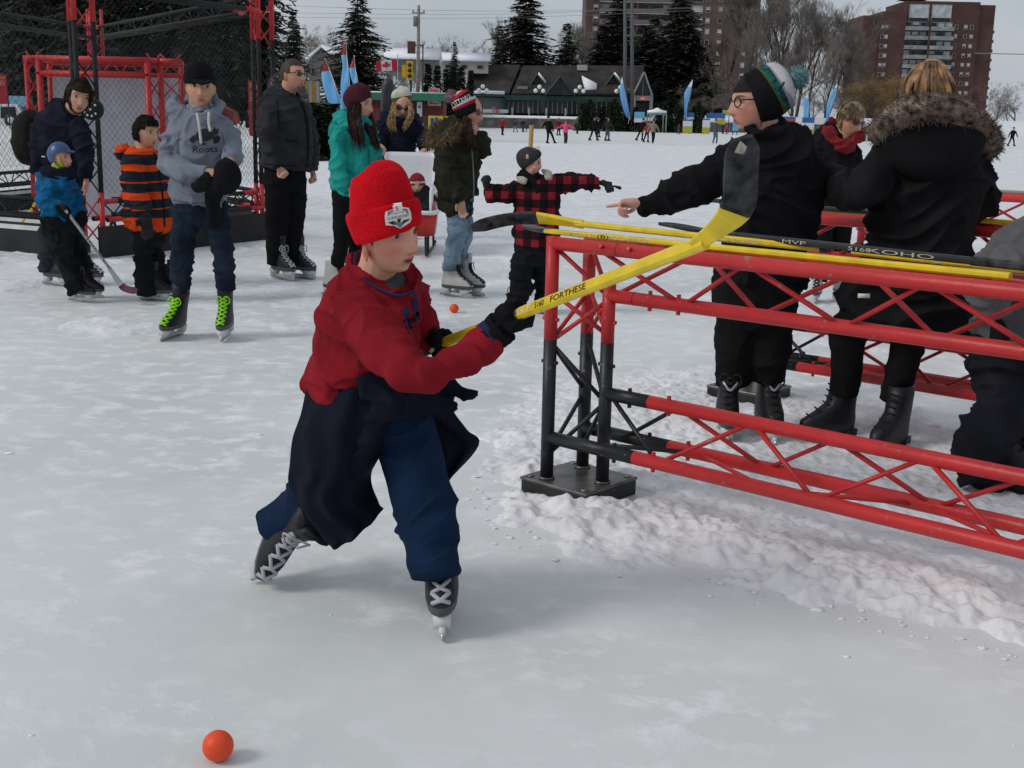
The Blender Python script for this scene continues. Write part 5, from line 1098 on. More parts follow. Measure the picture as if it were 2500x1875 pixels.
class Person:
    def __init__(s, label, feet, voxel=0.007, group=None, name='person', O=None):
        s.O = G(*fp(*feet)) if O is None else np.asarray(O, float); s.O[2] = 0.0; s.Y = s.O[1]; s.label = label; s.vox = voxel; s.group = group; s.g = {}; s.body = MB(); s.extra = []; s.headf = None; s.skin = (.50, .29, .215); s.wr = {}
    def pt(s, x, y, dy=0.0): return A(*fp(x, y), s.Y + dy)
    def m(s, r, dy=0.0): return r * FR[2] * (s.Y + dy) / F * 1.01
    def path(s, pts, sub=4):
        P = np.array([np.concatenate([s.pt(p[0], p[1], p[3] if len(p) > 3 else 0), [s.m(p[2], p[3] if len(p) > 3 else 0), p[4] if len(p) > 4 else s.m(p[2], p[3] if len(p) > 3 else 0)]]) for p in pts]); return crom(P, sub)
    def t(s, key, pts, n=18, sub=5, body=0.60, power=2.0, fold=None, cap=0.25):
        Q = s.path(pts, sub); C_, r1, r2 = Q[:, :3], np.maximum(Q[:, 3], .003), np.maximum(Q[:, 4], .003); k = len(Q)
        if fold:
            u = np.linspace(0, 1, k); ph = rng.uniform(0, 6); wv_ = fold[0] * np.sin(u * fold[1] * 6.283 + ph + 1.3 * np.sin(u * 9 + ph)); r1 = r1 * (1 + wv_); r2 = r2 * (1 + wv_)
        s.g.setdefault(key, MB()).tube(C_, r1, r2, n=n, power=power, round_cap=cap)
        if body:
            i0 = 1 if k > 6 else 0; s.body.tube(C_[i0:k - i0], r1[i0:k - i0] * body, r2[i0:k - i0] * body, n=10)
        return C_
    def head(s, x, y, hpx, yaw, pitch=0, roll=0, dy=0.0, skin=None, neck=None, neck_r=.062, ear_z=-.06, blush=.6, brow=(.05, .03, .02), eyes=True, ears=True, mouth=None):
        s.hc = s.pt(x, y, dy); s.hs = s.m(hpx, dy); ps, th, ro = R(yaw), R(pitch), R(roll); f = np.array([math.sin(ps), -math.cos(ps), 0]); z = np.array([0, 0, 1.0])
        f2 = f * math.cos(th) - z * math.sin(th); u = z * math.cos(th) + f * math.sin(th); sd = np.cross(f2, u); sd = sd if sd[0] > 0 else -sd; u = u * math.cos(ro) + sd * math.sin(ro); s.M = rot_to(f2, u)
        if skin: s.skin = tuple(min(.8, c * k) for c, k in zip(skin, (1.2, 1.12, 1.06)))
        s.blush, s.brow, s.ears, s.ear_z, s.mouth = blush, brow, ears, ear_z, mouth
        b = s.body; b.add(HV * s.hs @ s.M + s.hc, HF)
        if ears:
            for e in (-1, 1):
                b.sphere(s.H(e * .335, -.045, ear_z), np.array([.03, .075, .135]) * s.hs, 12, 8, M=rot_to(s.M[1] + e * s.M[0] * .5, s.M[2] + -s.M[1] * .2))
        nb = s.pt(*neck) if neck is not None else s.H(0, -.12, -.95); b.tube([nb - (s.H(0, -.1, -.3) - nb) * .4, nb, (nb + s.H(0, -.10, -.32)) / 2, s.H(0, -.08, -.22)], np.array([1.3, 1.1, .98, 1.0]) * neck_r * s.hs / .22, n=14)
        if eyes:
            for e in (-1, 1):
                g = MB(); c = s.H(e * .148, .288, .028); g.sphere(c, .060 * s.hs, 18, 14); V = np.array(g.v); fc = np.array([V[list(q)].mean(0) for q in g.f]); gaze = unit(s.M[1] + s.M[0] * .0)
                g.m = [1 if np.dot(unit(q - c), gaze) > .74 else 0 for q in fc]; s.extra.append(('eye', g, [EYEW, IRIS]))
                lid = MB(); P = [s.H(e * (.148 + .066 * math.sin(a)), .330 + .026 * math.cos(a), .052 + .012 * math.cos(a)) for a in np.linspace(-1.1, 1.1, 7)]; lid.tube(np.array(P), .007 * s.hs, n=6); s.extra.append(('eyelash', lid, mat('lash', (.03, .02, .015))))
        return s
    def H(s, x, y, z): return s.hc + s.hs * (x * s.M[0] + y * s.M[1] + z * s.M[2])
    def hand(s, key, wr, tip, n, size, pose='relaxed', thumb=1, fat=1.0):
        w, t_ = s.pt(*wr), s.pt(*tip); mb = s.body if key == 'body' else s.g.setdefault(key, MB()); hand_mb(mb, w, t_ - w, n, size, pose, thumb, fat)
    def lathe(s, name, pts, mats, seg=None, n=28, sub=4, power=2.0, cap=.35, ref=None):
        Q = s.path(pts, sub); g = MB(); mi = 0
        if seg is not None: mi = [seg[min(i // sub, len(seg) - 1)] for i in range(len(Q) - 1)]
        g.tube(Q[:, :3], np.maximum(Q[:, 3], .002), np.maximum(Q[:, 4], .002), n=n, mi=mi, power=power, round_cap=cap, ref=ref); s.extra.append((name, g, mats)); return g
    def strands(s, guides, count, r, m, name='hair', jit=6, sub=5):
        """locks of hair between neighbouring guide lines of (x, y, dy)"""
        GL = [np.array([s.pt(*p) for p in g]) for g in guides]; g = MB(); jm = s.m(jit)
        for i in range(count):
            q = rng.uniform(0, len(GL) - 1.001); a = int(q); f = q - a; P = GL[a] * (1 - f) + GL[min(a + 1, len(GL) - 1)] * f if len(GL) > 1 else GL[0].copy()
            off = rng.normal(0, jm, 3); P = P + off * np.linspace(.5, 1, len(P))[:, None] + rng.normal(0, jm * .35, P.shape); P = crom(P, sub); k = len(P); cut = rng.integers(int(k * .78), k + 1); P = P[:cut]
            g.tube(P, r * rng.uniform(.7, 1.2) * np.interp(np.linspace(0, 1, len(P)), [0, .15, .75, 1], [.7, 1, .8, .12]), n=5, cap=True)
        s.extra.append((name, g, m))
    def haircap(s, m, keep, scale=1.05, noise=(0.0, 6), name='hair', back=0.0):
        V = HV.copy(); nz = V / (np.linalg.norm(V, axis=1, keepdims=True) + 1e-9); R_ = np.full(len(V), scale)
        if noise[0]: R_ = R_ + noise[0] * fbm(nz * noise[1] + 3.1, 3)
        Vn = V * R_[:, None]; Vn[:, 1] -= back
        Fc = [q for q in HF if all(keep(*V[i]) for i in q)]; g = MB(); g.add(Vn * s.hs @ s.M + s.hc, Fc); s.extra.append((name, g, m))
    def shades(s, lens=SUNG, fr_=FRAME, big=1.0):
        g = MB()
        for e in (-1, 1):
            c = s.H(e * .155, .40, .02); g.sphere(c, np.array([.105 * big, .022, .082 * big]) * s.hs, 14, 9, M=rot_to(s.M[1] + e * .35 * s.M[0], s.M[2]), mi=0)
            g.tube([s.H(e * .26, .35, .045), s.H(e * .345, .15, .045), s.H(e * .355, -.05, .03)], .010 * s.hs, n=6, mi=1)
        g.tube([s.H(-.06, .43, .03), s.H(0, .45, .04), s.H(.06, .43, .03)], .011 * s.hs, n=6, mi=1); s.extra.append(('sunglasses', g, [lens, fr_]))
    def spectacles(s):
        g = MB()
        for e in (-1, 1):
            P = [s.H(e * .155 + .11 * math.cos(a), .41 - .03 * abs(math.cos(a)) * (1 if e * math.cos(a) > 0 else 0), .02 + .085 * math.sin(a)) for a in np.linspace(0, 6.283, 19)]; g.tube(np.array(P), .012 * s.hs, n=6, cap=False)
            g.tube([s.H(e * .265, .36, .06), s.H(e * .345, .15, .06), s.H(e * .355, -.05, .045)], .014 * s.hs, n=6)
        g.tube([s.H(-.05, .44, .04), s.H(0, .455, .05), s.H(.05, .44, .04)], .011 * s.hs, n=6); s.extra.append(('glasses', g, FRAME))
    def skate(s, base, top, fwd, style='hockey', size=1.0, lace=LACEK, dyb=0.0, dyt=0.0, boot=None, up=None, cuff=True):
        """base: blade contact on the ice, top: middle of the cuff (frame pixels); fwd: where the toe points"""
        b = s.pt(*base, dyb) if len(base) == 2 else np.asarray(base, float); f = unit(fwd)
        if up is None: u = s.pt(*top, dyt) - b
        else: u = np.asarray(up, float)
        M = rot_to(f, u); sc = size; w = lambda x, y, z: b + sc * (x * M[0] + y * M[1] + z * M[2])
        rows = [(.072, -.100, .178, .036), (.078, -.106, .186, .043), (.100, -.108, .188, .046), (.128, -.106, .168, .046), (.155, -.100, .118, .043), (.185, -.094, .072, .041), (.225, -.090, .048, .042), (.27, -.085, .046, .046), (.30, -.086, .048, .047)]
        g = MB(); mats = [boot or (BOOTW if style == 'white' else BOOTK), TRIMG]
        rings(g, [(w(0, (yb + yf) / 2, z), sc * hw * M[0], sc * (yf - yb) / 2 * M[1]) for z, yb, yf, hw in rows], 18, 2.4, mi=[1, 1, 0, 0, 0, 0, 0, 0]); so = ('skate', g, mats)
        lc = MB()
        def fy(z, x):
            yb, yf, hw = (np.interp(z, [r_[0] for r_ in rows], [r_[i] for r_ in rows]) for i in (1, 2, 3)); return (yb + yf) / 2 + (yf - yb) / 2 * (1 - min(.999, abs(x / hw)) ** 2.4) ** (1 / 2.4) + .006
        zs_ = np.linspace(.110, .262, 8)
        for i in range(7):
            for e in (-1, 1): lc.tube([w(e * .024, fy(zs_[i], .024), zs_[i]), w(0, fy((zs_[i] + zs_[i + 1]) / 2, 0) + .003, (zs_[i] + zs_[i + 1]) / 2), w(-e * .024, fy(zs_[i + 1], .024), zs_[i + 1])], .0062 * sc, n=5)
        for e in (-1, 1): lc.tube(crom([w(e * .005, fy(.262, 0) + .005, .262), w(e * .03, fy(.25, .03) + .02, .268), w(e * .042, fy(.22, .03) + .014, .235), w(e * .02, fy(.2, .02) + .012, .215)], 4), .0036 * sc, n=5)
        tg = MB(); rings(tg, [(w(0, fy(z, 0) - .014, z), sc * .028 * M[0], sc * .016 * M[1]) for z in (.255, .28, .31, .345)], 10, 2.6)
        hd = MB()
        def plate(poly, wd, mb): mb.prism([w(-wd / 2, y, z) for y, z in poly], sc * wd * M[0])
        if style == 'figure' or style == 'white':
            plate([(-.095, .075), (-.03, .075), (-.035, .03), (-.09, .03)], .045, hd); plate([(.06, .072), (.16, .072), (.135, .03), (.085, .03)], .04, hd); plate([(-.11, .036), (.175, .036), (.17, .02), (-.105, .02)], .014, hd)
        else:
            plate([(-.11, .076), (-.02, .076), (-.04, .05), (-.05, .034), (-.1, .034)], .05, hd); plate([(.04, .074), (.175, .074), (.165, .034), (.085, .034), (.07, .05)], .046, hd); plate([(-.12, .04), (.18, .04), (.185, .022), (-.12, .022)], .016, hd)
        bl = MB(); plate([(-.128, .024), (.19, .026), (.187, .010), (.165, .001), (-.105, .001), (-.128, .01)], .005, bl)
        s.extra.append((so[0], so[1], so[2], [('laces', lc, lace), ('tongue', tg, mats[0]), ('holder', hd, HOLD), ('blade', bl, BLADE)])); return w
    def finish(s, mats, wr=None):
        wr = wr or {}; V, Fc = remesh(s.body, s.vox, 2); colr = np.tile(np.array(s.skin), (len(V), 1))
        if hasattr(s, 'hc'):
            q = ((V - s.hc) @ s.M.T) / s.hs; x, y, z = q[:, 0], q[:, 1], q[:, 2]; ax = np.abs(x); ga = lambda u, c, d: np.exp(-((u - c) / d) ** 2); fr0 = (y > .12)
            def blend(w_, c): 
                nonlocal colr
                colr = colr * (1 - w_[:, None]) + np.array(c) * w_[:, None]
            sk = np.array(s.skin); near = (np.abs(z) < .6) & (ax < .45) & (np.abs(y) < .7)
            blend(near * fr0 * s.blush * .62 * ga(ax, .20, .10) * ga(z, -.16, .12), sk * [1.0, .48, .50]); blend(near * fr0 * s.blush * .5 * ga(x, 0, .06) * ga(z, -.15, .06), sk * [1.02, .6, .6])
            eo = near * (np.sqrt(((y + .045) / .085) ** 2 + ((z - s.ear_z) / .145) ** 2) < 1.25) * (ax > .24) * s.ears; blend(eo * .55, sk * [1.0, .60, .55]); blend(eo * np.clip(1.5 * np.exp(-((y + .03) / .035) ** 2 - ((z - s.ear_z) / .06) ** 2) - .2, 0, .75), sk * [.45, .25, .22])  # hollow of the ear is shaded in the skin colour for relief
            lip = near * fr0 * np.clip(1.6 * ga(x, 0, .095) * np.maximum(ga(z, -.272, .024), ga(z, -.325, .026)) - .35, 0, 1); blend(np.clip(lip * 1.2, 0, .85), sk * [.86, .40, .42])
            blend(near * fr0 * np.clip(1.5 * ga(x, 0, .075) * ga(z, -.298, .014) - .25, 0, .9), (.05, .02, .02))
            blend(near * fr0 * np.clip(1.7 * ga(ax, .155, .095) * ga(z, .125 - .25 * np.clip(ax - .17, 0, 1), .022) - .4, 0, .85), s.brow)
            blend(near * fr0 * .45 * ga(ax, .15, .09) * ga(z, .02, .05), sk * [.72, .62, .6])
            if s.mouth: blend(near * fr0 * np.clip(1.9 * ga(x, 0.02, .075) * ga(z, -.300, .026 * s.mouth) - .5, 0, .92), (.05, .018, .018))
            if s.blush >= 0: blend(near * fr0 * np.clip(1.4 * ga(ax, .05, .018) * ga(z, -.205, .013) - .3, 0, .8), sk * .25)
        g = MB(); g.v = V.tolist(); g.f = np.asarray(Fc).tolist() if not isinstance(Fc, list) else Fc; g.m = [0] * len(g.f)
        root = g.build('person', SKIN, None, s.O, attr=colr); tag(root, s.label, 'person', s.group); s.root = root; s.meshes = {}
        for key, mb in s.g.items():
            vx = wr.get(key + '_vox', max(s.vox * 1.25, .004)); V, Fc = remesh(mb, vx, wr.get(key + '_it', 3))
            amp, fq = wr.get(key, (0.006, 9.0))
            if amp and not isinstance(Fc, list):
                N_ = normals(V, Fc); P = V + .15 * np.stack([vnoise(V * 3.1 + 7), vnoise(V * 3.1 + 31), vnoise(V * 3.1 + 53)], 1)
                rd = 2.4 * (1 - np.abs(vnoise(P * [fq * .6, fq * .6, fq * 1.25]))) ** 4.5 - .7; rd2 = 2.4 * (1 - np.abs(vnoise(P * [fq * 1.4, fq * 1.4, fq * 2.4] + 19))) ** 4.5 - .7
                V = V + N_ * (1.55 * amp * (rd * .8 + rd2 * .5))[:, None]
            g = MB(); g.v = V.tolist(); g.f = np.asarray(Fc).tolist() if not isinstance(Fc, list) else Fc; g.m = [0] * len(g.f)
            s.meshes[key] = (V, g.f); g.build(key.split('#')[0], mats[key], root, s.O)
        for ex in s.extra:
            if len(ex[1].v) == 0: continue
            o = ex[1].build(ex[0], ex[2], root, s.O)
            if len(ex) > 3:
                for nm, mb, mm in ex[3]: mb.build(nm, mm, o, s.O)
        return root
    def fur(s, ring, core, n, ln, r, m, bias=(0, -.3, .25)):
        P0 = crom([s.pt(*q) for q in ring], 8); g = MB(); g.tube(P0, core, n=10)
        for _ in range(n):
            i = rng.integers(0, len(P0) - 1); c = P0[i] + (P0[i + 1] - P0[i]) * rng.random(); d = unit(rng.normal(0, 1, 3) + np.array(bias)); l = core * .75 + ln * rng.uniform(.6, 1.1)
            g.tube([c + d * core * .7, c + d * l + rng.normal(0, ln * .16, 3) + [0, 0, -ln * .12]], [r, r * .25], n=3, cap=False)
        s.extra.append(('fur_trim', g, m))
    def sheet(s, name, left, right, m, bulge=.0, base=.0, folds=3.0, amp=.012, n=18, th=.014, rise=0.0):
        """hanging cloth between two outlines of (x, y, dy)"""
        L_ = crom([s.pt(*p) for p in left], 6); R_ = crom([s.pt(*p) for p in right], 6); k = len(L_); V = []
        for i in range(k):
            for j in range(n + 1):
                u = j / n; V.append(L_[i] * (1 - u) + R_[i] * u + np.array([0, -bulge * math.sin(math.pi * u) + amp * (.4 + .6 * i / k) * math.sin(u * folds * 6.283 + 1.3 * math.sin(i * .35)), 0]))
        V = np.array(V); V = V + .006 * np.stack([vnoise(V * 14), vnoise(V * 14 + 5), vnoise(V * 14 + 9)], 1); N = len(V); W = V + np.array([0, th, 0])
        Fc = [(i * (n + 1) + j, i * (n + 1) + j + 1, (i + 1) * (n + 1) + j + 1, (i + 1) * (n + 1) + j) for i in range(k - 1) for j in range(n)]
        Fb = [tuple(N + q for q in f[::-1]) for f in Fc]; ed = [i * (n + 1) for i in range(k)] + [(k - 1) * (n + 1) + j for j in range(1, n + 1)] + [i * (n + 1) + n for i in range(k - 2, -1, -1)] + [j for j in range(n - 1, 0, -1)]
        Fe = [(ed[i], ed[(i + 1) % len(ed)], N + ed[(i + 1) % len(ed)], N + ed[i]) for i in range(len(ed))]
        g = MB(); g.add(np.vstack([V, W]), Fc + Fb + Fe); s.extra.append((name, g, m))
    def bvh(s, V, Fc): return BVHTree.FromPolygons([tuple(v) for v in V], [tuple(q) for q in Fc])
    def decal(s, tree, polys, m, name, parent=None, lift=.0025):
        """polys: (vertices in frame pixels, faces); laid on the cloth where the eye's ray meets it"""
        Vp, Fc = polys; out = []
        for x, y in Vp:
            d = ray(*fp(x, y)); h = tree.ray_cast(Vector(CAM), Vector(unit(d)))
            if h[0] is None: h = (Vector(s.pt(x, y)), Vector(-unit(d)))
            out.append(np.array(h[0]) - unit(d) * lift)
        g = MB(); g.add(out, Fc); return g.build(name, m, parent or s.root, s.O, smooth=False)
def text_px(txt, x0, y0, x1, y1, h):
    V, Fc, _ = text_polys(txt); d = np.array([x1 - x0, y1 - y0]); n = np.array([d[1], -d[0]]) / (np.hypot(*d) + 1e-9)
    return [tuple(np.array([x0, y0]) + d * x + n * y * h) for x, y in V], Fc
def strip_px(P, w, n=6):
    Q = crom(np.array(P, float), n); T = np.gradient(Q, axis=0); N = np.stack([-T[:, 1], T[:, 0]], 1); N = N / (np.linalg.norm(N, axis=1, keepdims=True) + 1e-9) * w / 2
    V = [tuple(q) for a, b in zip(Q - N, Q + N) for q in (a, b)]; return V, [(2 * i, 2 * i + 1, 2 * i + 3, 2 * i + 2) for i in range(len(Q) - 1)]
def poly_px(P): 
    """fan-filled outline"""
    c = np.mean(P, 0); return [tuple(c)] + list(P), [(0, 1 + i, 1 + (i + 1) % len(P)) for i in range(len(P))]
def dense_px(P, n=6):
    Q = []
    for i in range(len(P)):
        a, b = np.array(P[i]), np.array(P[(i + 1) % len(P)])
        for j in range(n): Q.append(tuple(a + (b - a) * j / n))
    c = np.mean(P, 0); V = [tuple(c)]; k = len(Q); R_ = 4
    for r_ in range(1, R_ + 1): V += [tuple(np.array(c) + (np.array(q) - c) * r_ / R_) for q in Q]
    Fc = [(0, 1 + i, 1 + (i + 1) % k) for i in range(k)]
    for r_ in range(R_ - 1): Fc += [(1 + r_ * k + i, 1 + (r_ + 1) * k + i, 1 + (r_ + 1) * k + (i + 1) % k, 1 + r_ * k + (i + 1) % k) for i in range(k)]
    return V, Fc
# ------------------------------------------------------------------ the boy with the stick
RFL = cloth('fleece_red', (0.235, 0.012, 0.020), bump=0.3, bs=160); RHAT = cloth('knit_red', (0.60, 0.006, 0.014), bump=0.6, bs=140, bump2=0.15); NAVY = cloth('trim_navy', (0.022, 0.028, 0.085))
GLV = cloth('glove_black', (0.009, 0.009, 0.011), bump=0.6, bs=90); PBLU = cloth('pants_blue', (0.0075, 0.021, 0.055), rough=.8, bump2=.6, bs2=6); NJK = cloth('jacket_navy', (0.0075, 0.010, 0.019), rough=.8, bump2=.7, bs2=7); GTS = cloth('shirt_grey', (.065, .07, .078)); DHAIR = mat('hair_dark', (.022, .014, .010), rough=.75, var=.4, vs_=60, spec=.12)
fr(0, 0, KD)
b = Person('boy in red knit hat and red fleece swinging a yellow hockey stick', (800, 1330), .0036, O=np.array([-.40, 3.30, 0]))
b.head(836, 500, 172, 50, 5, -7, dy=-.12, skin=(.54, .315, .235), neck=(808, 605, -.05), blush=1.05, brow=(.12, .06, .04), neck_r=.055, ear_z=-.21, mouth=1.0)
b.t('fleece', [(812, 588, 52, -.07, .055), (806, 618, 86, -.065, .09), (802, 670, 103, -.05, .112), (792, 740, 113, 0, .122), (770, 795, 103, .04, .125), (750, 834, 94, .05, .128), (744, 858, 86, .05, .125)], n=24, fold=(.022, 6))
b.t('fleece', [(730, 815, 60, .04, .08), (705, 850, 42, .03, .06), (697, 874, 14, .02, .03)], body=0)
b.t('fleece', [(770, 655, 58, -.12), (812, 715, 59, -.22), (862, 782, 53, -.33), (905, 806, 46, -.36), (962, 795, 38, -.34), (1020, 764, 35, -.30), (1058, 734, 33, -.27)], fold=(.06, 8), sub=8)
b.t('fleece', [(880, 640, 46, .05), (905, 700, 42, .10), (918, 738, 36, .13)])
cl = [(800, 552, .06), (768, 562, .02), (766, 588, -.05), (786, 618, -.11), (822, 642, -.15), (862, 655, -.17), (893, 645, -.14), (906, 615, -.07), (895, 582, .0), (850, 555, .06), (800, 552, .06)]
b.g['fleece'].tube(crom([b.pt(x, y + 6, d) for x, y, d in cl], 4), .030, .011, n=10, ref=np.array([-.25, .15, 1.]))
tr_ = MB(); tr_.tube(crom([b.pt(x + 1, y - 16, d - .018) for x, y, d in cl[1:7]], 4), .0038, n=6); b.extra.append(('collar_trim', tr_, NAVY))
b.t('fleece', [(848, 632, 38, -.06, .045), (852, 660, 52, -.08, .06), (850, 700, 50, -.06, .06)], body=0)
b.t('fleece', [(884, 600, 22, .03, .05), (890, 630, 30, -.02, .07), (885, 670, 40, -.03, .07)], body=0)
b.t('undershirt', [(822, 585, 34, -.04, .04), (836, 618, 40, -.06, .05), (845, 650, 42, -.075, .05)], body=0)
b.t('trousers', [(785, 820, 84, .06, .11), (790, 880, 94, .06, .125), (795, 915, 70, .05, .10)])
b.t('trousers', [(755, 870, 70, .08), (722, 975, 72, .10), (688, 1058, 62, .13), (645, 1108, 52, .16), (606, 1132, 47, .19), (586, 1142, 44, .20)], fold=(.018, 4))
b.t('trousers', [(845, 870, 78, .03), (882, 960, 75, .0), (905, 1055, 74, -.05), (920, 1120, 68, -.08), (932, 1190, 60, -.12), (941, 1228, 57, -.15), (943, 1244, 55, -.16)], fold=(.018, 6))
b.t('tied_jacket', [(772, 830, 88, .05, .122), (775, 850, 95, .05, .132), (778, 872, 93, .05, .13)], body=0)
b.t('tied_jacket', [(790, 848, 34, -.09, .04), (850, 862, 38, -.10, .04), (905, 872, 34, -.03, .035), (955, 872, 24, .06, .03)], body=0)
b.t('tied_jacket', [(940, 838, 22, .07, .02), (975, 838, 19, .05, .018), (1005, 846, 13, .04, .014), (1020, 853, 5, .04, .008)], body=0)
b.t('tied_jacket', [(845, 858, 30, -.12, .03), (815, 900, 27, -.13, .025), (790, 950, 24, -.12, .02), (775, 1000, 20, -.10, .018), (770, 1020, 12, -.10, .012)], body=0)
b.sheet('jacket_front_panel', [(672, 818, .03), (640, 915, -.01), (626, 1000, .0), (622, 1045, .02), (648, 1105, .03), (680, 1160, .05), (706, 1180, .04)], [(862, 826, -.03), (856, 915, -.07), (822, 985, -.05), (800, 1030, -.02), (806, 1065, -.01), (818, 1090, .0), (827, 1106, .0)], NJK, bulge=.10, folds=3.2, amp=.017)
b.sheet('jacket_back_panel', [(850, 850, .10), (880, 900, .12), (905, 950, .14), (930, 1000, .15), (952, 1046, .15)], [(988, 846, .10), (980, 890, .13), (1008, 928, .15), (1035, 962, .17), (962, 1050, .16)], NJK, bulge=.03, folds=2.2, amp=.016)
SP1 = A(1108 * KD, 683 * KD, 3.02); SP2 = A(1573 * KD, 503 * KD, 2.30); su = unit(SP2 - SP1)
w1 = b.pt(1064, 726, -.27); gm = b.g.setdefault('glove', MB()); gm.tube([b.pt(1045, 740, -.28), w1, (w1 + SP1) / 2], [.036, .042, .046], n=12); grip_mb(gm, w1, SP1, su, .165, 1.25)
far = SP1 - su * .44; w2 = far + np.array([-.05, .02, .035]); g2 = b.g.setdefault('glove#2', MB()); g2.tube([b.pt(916, 733, .13), w2], [.034, .036], n=10); grip_mb(g2, w2, far, su, .165, 1.2)
b.body.tube([b.pt(1030, 750, -.29), w1, SP1 - unit(SP1 - w1) * .05], [.026, .026, .026], n=8)
cf_ = MB(); cf_.tube([b.pt(1052, 733, -.275), b.pt(1066, 722, -.268)], [.0435, .0435], n=18); b.extra.append(('cuff_trim', cf_, NAVY))
b.lathe('hat_cuff', [(839, 508, 70, -.115, .104), (836, 498, 75, -.115, .110), (832, 478, 79, -.115, .114), (828, 458, 81, -.115, .115), (825, 446, 78, -.115, .112), (824, 442, 70, -.115, .104)], RHAT, n=40, cap=0)
b.lathe('hat', [(828, 462, 72, -.11, .105), (825, 430, 68, -.11, .100), (821, 398, 63, -.105, .092), (818, 377, 55, -.10, .082), (814, 363, 40, -.10, .062), (810, 354, 20, -.10, .034)], RHAT, n=40, cap=.3)
b.haircap(DHAIR, lambda x, y, z: y < .13 and -.17 < z < .3 and not (abs(x) > .30 and z < -.02 and y > -.12), 1.035, (.01, 14))
b.strands([[(796, 500, -.165), (801, 514, -.172), (804, 532, -.17)], [(808, 498, -.175), (811, 510, -.18), (811, 524, -.178)]], 34, .0026, DHAIR, 'sideburn', jit=2.5, sub=4)
fx = G(953 * KD, 1372 * KD); b.skate(fx + np.array([0, .13, 0]), None, (.04, -1, 0), 'hockey', 1.02, LACEW, up=(-.06, .10, 1))
T_ = G(540 * KD, 1258 * KD); f_ = unit((-.30, -.47, -.75)); b.skate(T_ - .185 * 1.0 * f_ + np.array([0, 0, .01]), None, f_, 'hockey', 1.0, LACEW, up=(.50, -.62, .38))
b.finish({'fleece': RFL, 'undershirt': GTS, 'trousers': PBLU, 'tied_jacket': NJK, 'glove': GLV, 'glove#2': GLV}, {'fleece': (.0075, 8.5), 'trousers': (.0045, 7), 'tied_jacket': (.009, 9), 'glove': (.0015, 40), 'glove#2': (.0015, 40), 'glove_vox': .003, 'glove#2_vox': .003, 'glove_it': 2, 'undershirt': (.002, 12)})
for P in ([(890, 628), (903, 640), (908, 690), (899, 706), (893, 670)], [(868, 668), (882, 662), (893, 700), (886, 722), (876, 700)]):
    b.decal(b.bvh(*b.meshes['fleece']), dense_px(P, 3), NAVY, 'zip_panel', lift=.004)
cuff = [e for e in b.extra if e[0] == 'hat_cuff'][0][1]; tree = b.bvh(np.array(cuff.v), cuff.f); co = [o for o in b.root.children if o.name.startswith('hat_cuff')][0]
fr(700, 370, 500 / 2212)
b.decal(tree, dense_px([(1140, 562), (1240, 548), (1250, 598), (1318, 608), (1340, 655), (1350, 725), (1330, 768), (1225, 834), (1160, 802), (1068, 796), (1058, 700), (1066, 650), (1150, 622)], 3), WRT, 'emblem', co, .003)
for P, mm in (([(1090, 650), (1150, 632), (1156, 648), (1104, 664), (1110, 690), (1094, 694)], GRYT), ([(1255, 615), (1302, 622), (1318, 664), (1300, 668), (1292, 640), (1256, 632)], GRYT), ([(1085, 768), (1150, 752), (1182, 795), (1150, 790)], BKT), ([(1262, 742), (1336, 722), (1312, 748), (1250, 786)], BKT), ([(1140, 752), (1160, 750), (1222, 812), (1284, 742), (1302, 738), (1226, 828)], GRYT), ([(1196, 728), (1234, 722), (1232, 755), (1214, 768), (1198, 758)], BKT)):
    b.decal(tree, poly_px(P), mm, 'emblem_mark', co, .0045)
b.decal(tree, text_px('S', 1178, 640, 1212, 634, 46), REDT, 'emblem_letter', co, .005)
b.decal(tree, text_px('Banque Scotia', 1128, 686, 1276, 660, 22), REDT, 'emblem_lettering', co, .005)
b.decal(tree, text_px('CLUB DE HOCKEY', 1086, 742, 1324, 698, 27), BKT, 'emblem_lettering', co, .005)
fr(0, 0, KD)
HN = unit(np.array([.1, -1, .25]))
SR, SO = stick('yellow hockey stick with black taped blade held up by the boy', SP1 - su * .60, SP2, np.array([0.2, .1, 1.]), [A(1588 * KD, 455 * KD, 2.27), A(1600 * KD, 380 * KD, 2.22), A(1604 * KD, 298 * KD, 2.17)], YEL, TAPE, [('M.V.P.', .60 + .075, .085, .016, WRT), ('5160', .60 + .155, .045, .015, BKT), ('FORTHESE', .60 + .29, .16, .015, BKT)], .10, blade_n=HN, bh=.064)
q = [A(x * KD, y * KD, 2.166) - SO for x, y in ((1586, 330), (1598, 305), (1612, 318), (1606, 334))]; MB().prism(q, HN * .004).build('worn_patch', WORN, SR, smooth=False)
# ------------------------------------------------------------------ skaters waiting on the left (frame: upper left of the photograph)
def LR(c): return cloth('c_%02x%02x%02x' % tuple(int(min(1, v) * 999) % 256 for v in c), c)
JEAN = cloth('jeans_dark', (.016, .025, .042), bump2=.5, var=.35, vs_=5); HOODIE = cloth('hoodie_grey', (.19, .215, .265), bump=.5, bs=260, var=.08); BLKC = cloth('cloth_black', (.010, .010, .012), bump2=.5); DNAVY = cloth('coat_navy', (.013, .014, .026), bump2=.5)
fr(0, 0, KZ)
p = Person('teenager in grey hooded sweatshirt and black cap holding a black scarf', (1545, 2606), .006)
p.head(1548, 672, 300, 16, 2, 2, skin=(.42, .25, .165), neck=(1545, 880, .02), blush=.25, brow=(.02, .012, .01))
p.t('sweatshirt', [(1545, 868, 128, .02, .09), (1545, 905, 215, .02, .11), (1545, 955, 245, .02, .12), (1545, 1060, 232, 0, .125), (1545, 1200, 215, 0, .125), (1545, 1400, 212, 0, .12), (1538, 1540, 218, 0, .12), (1535, 1590, 205, 0, .115)], n=24)
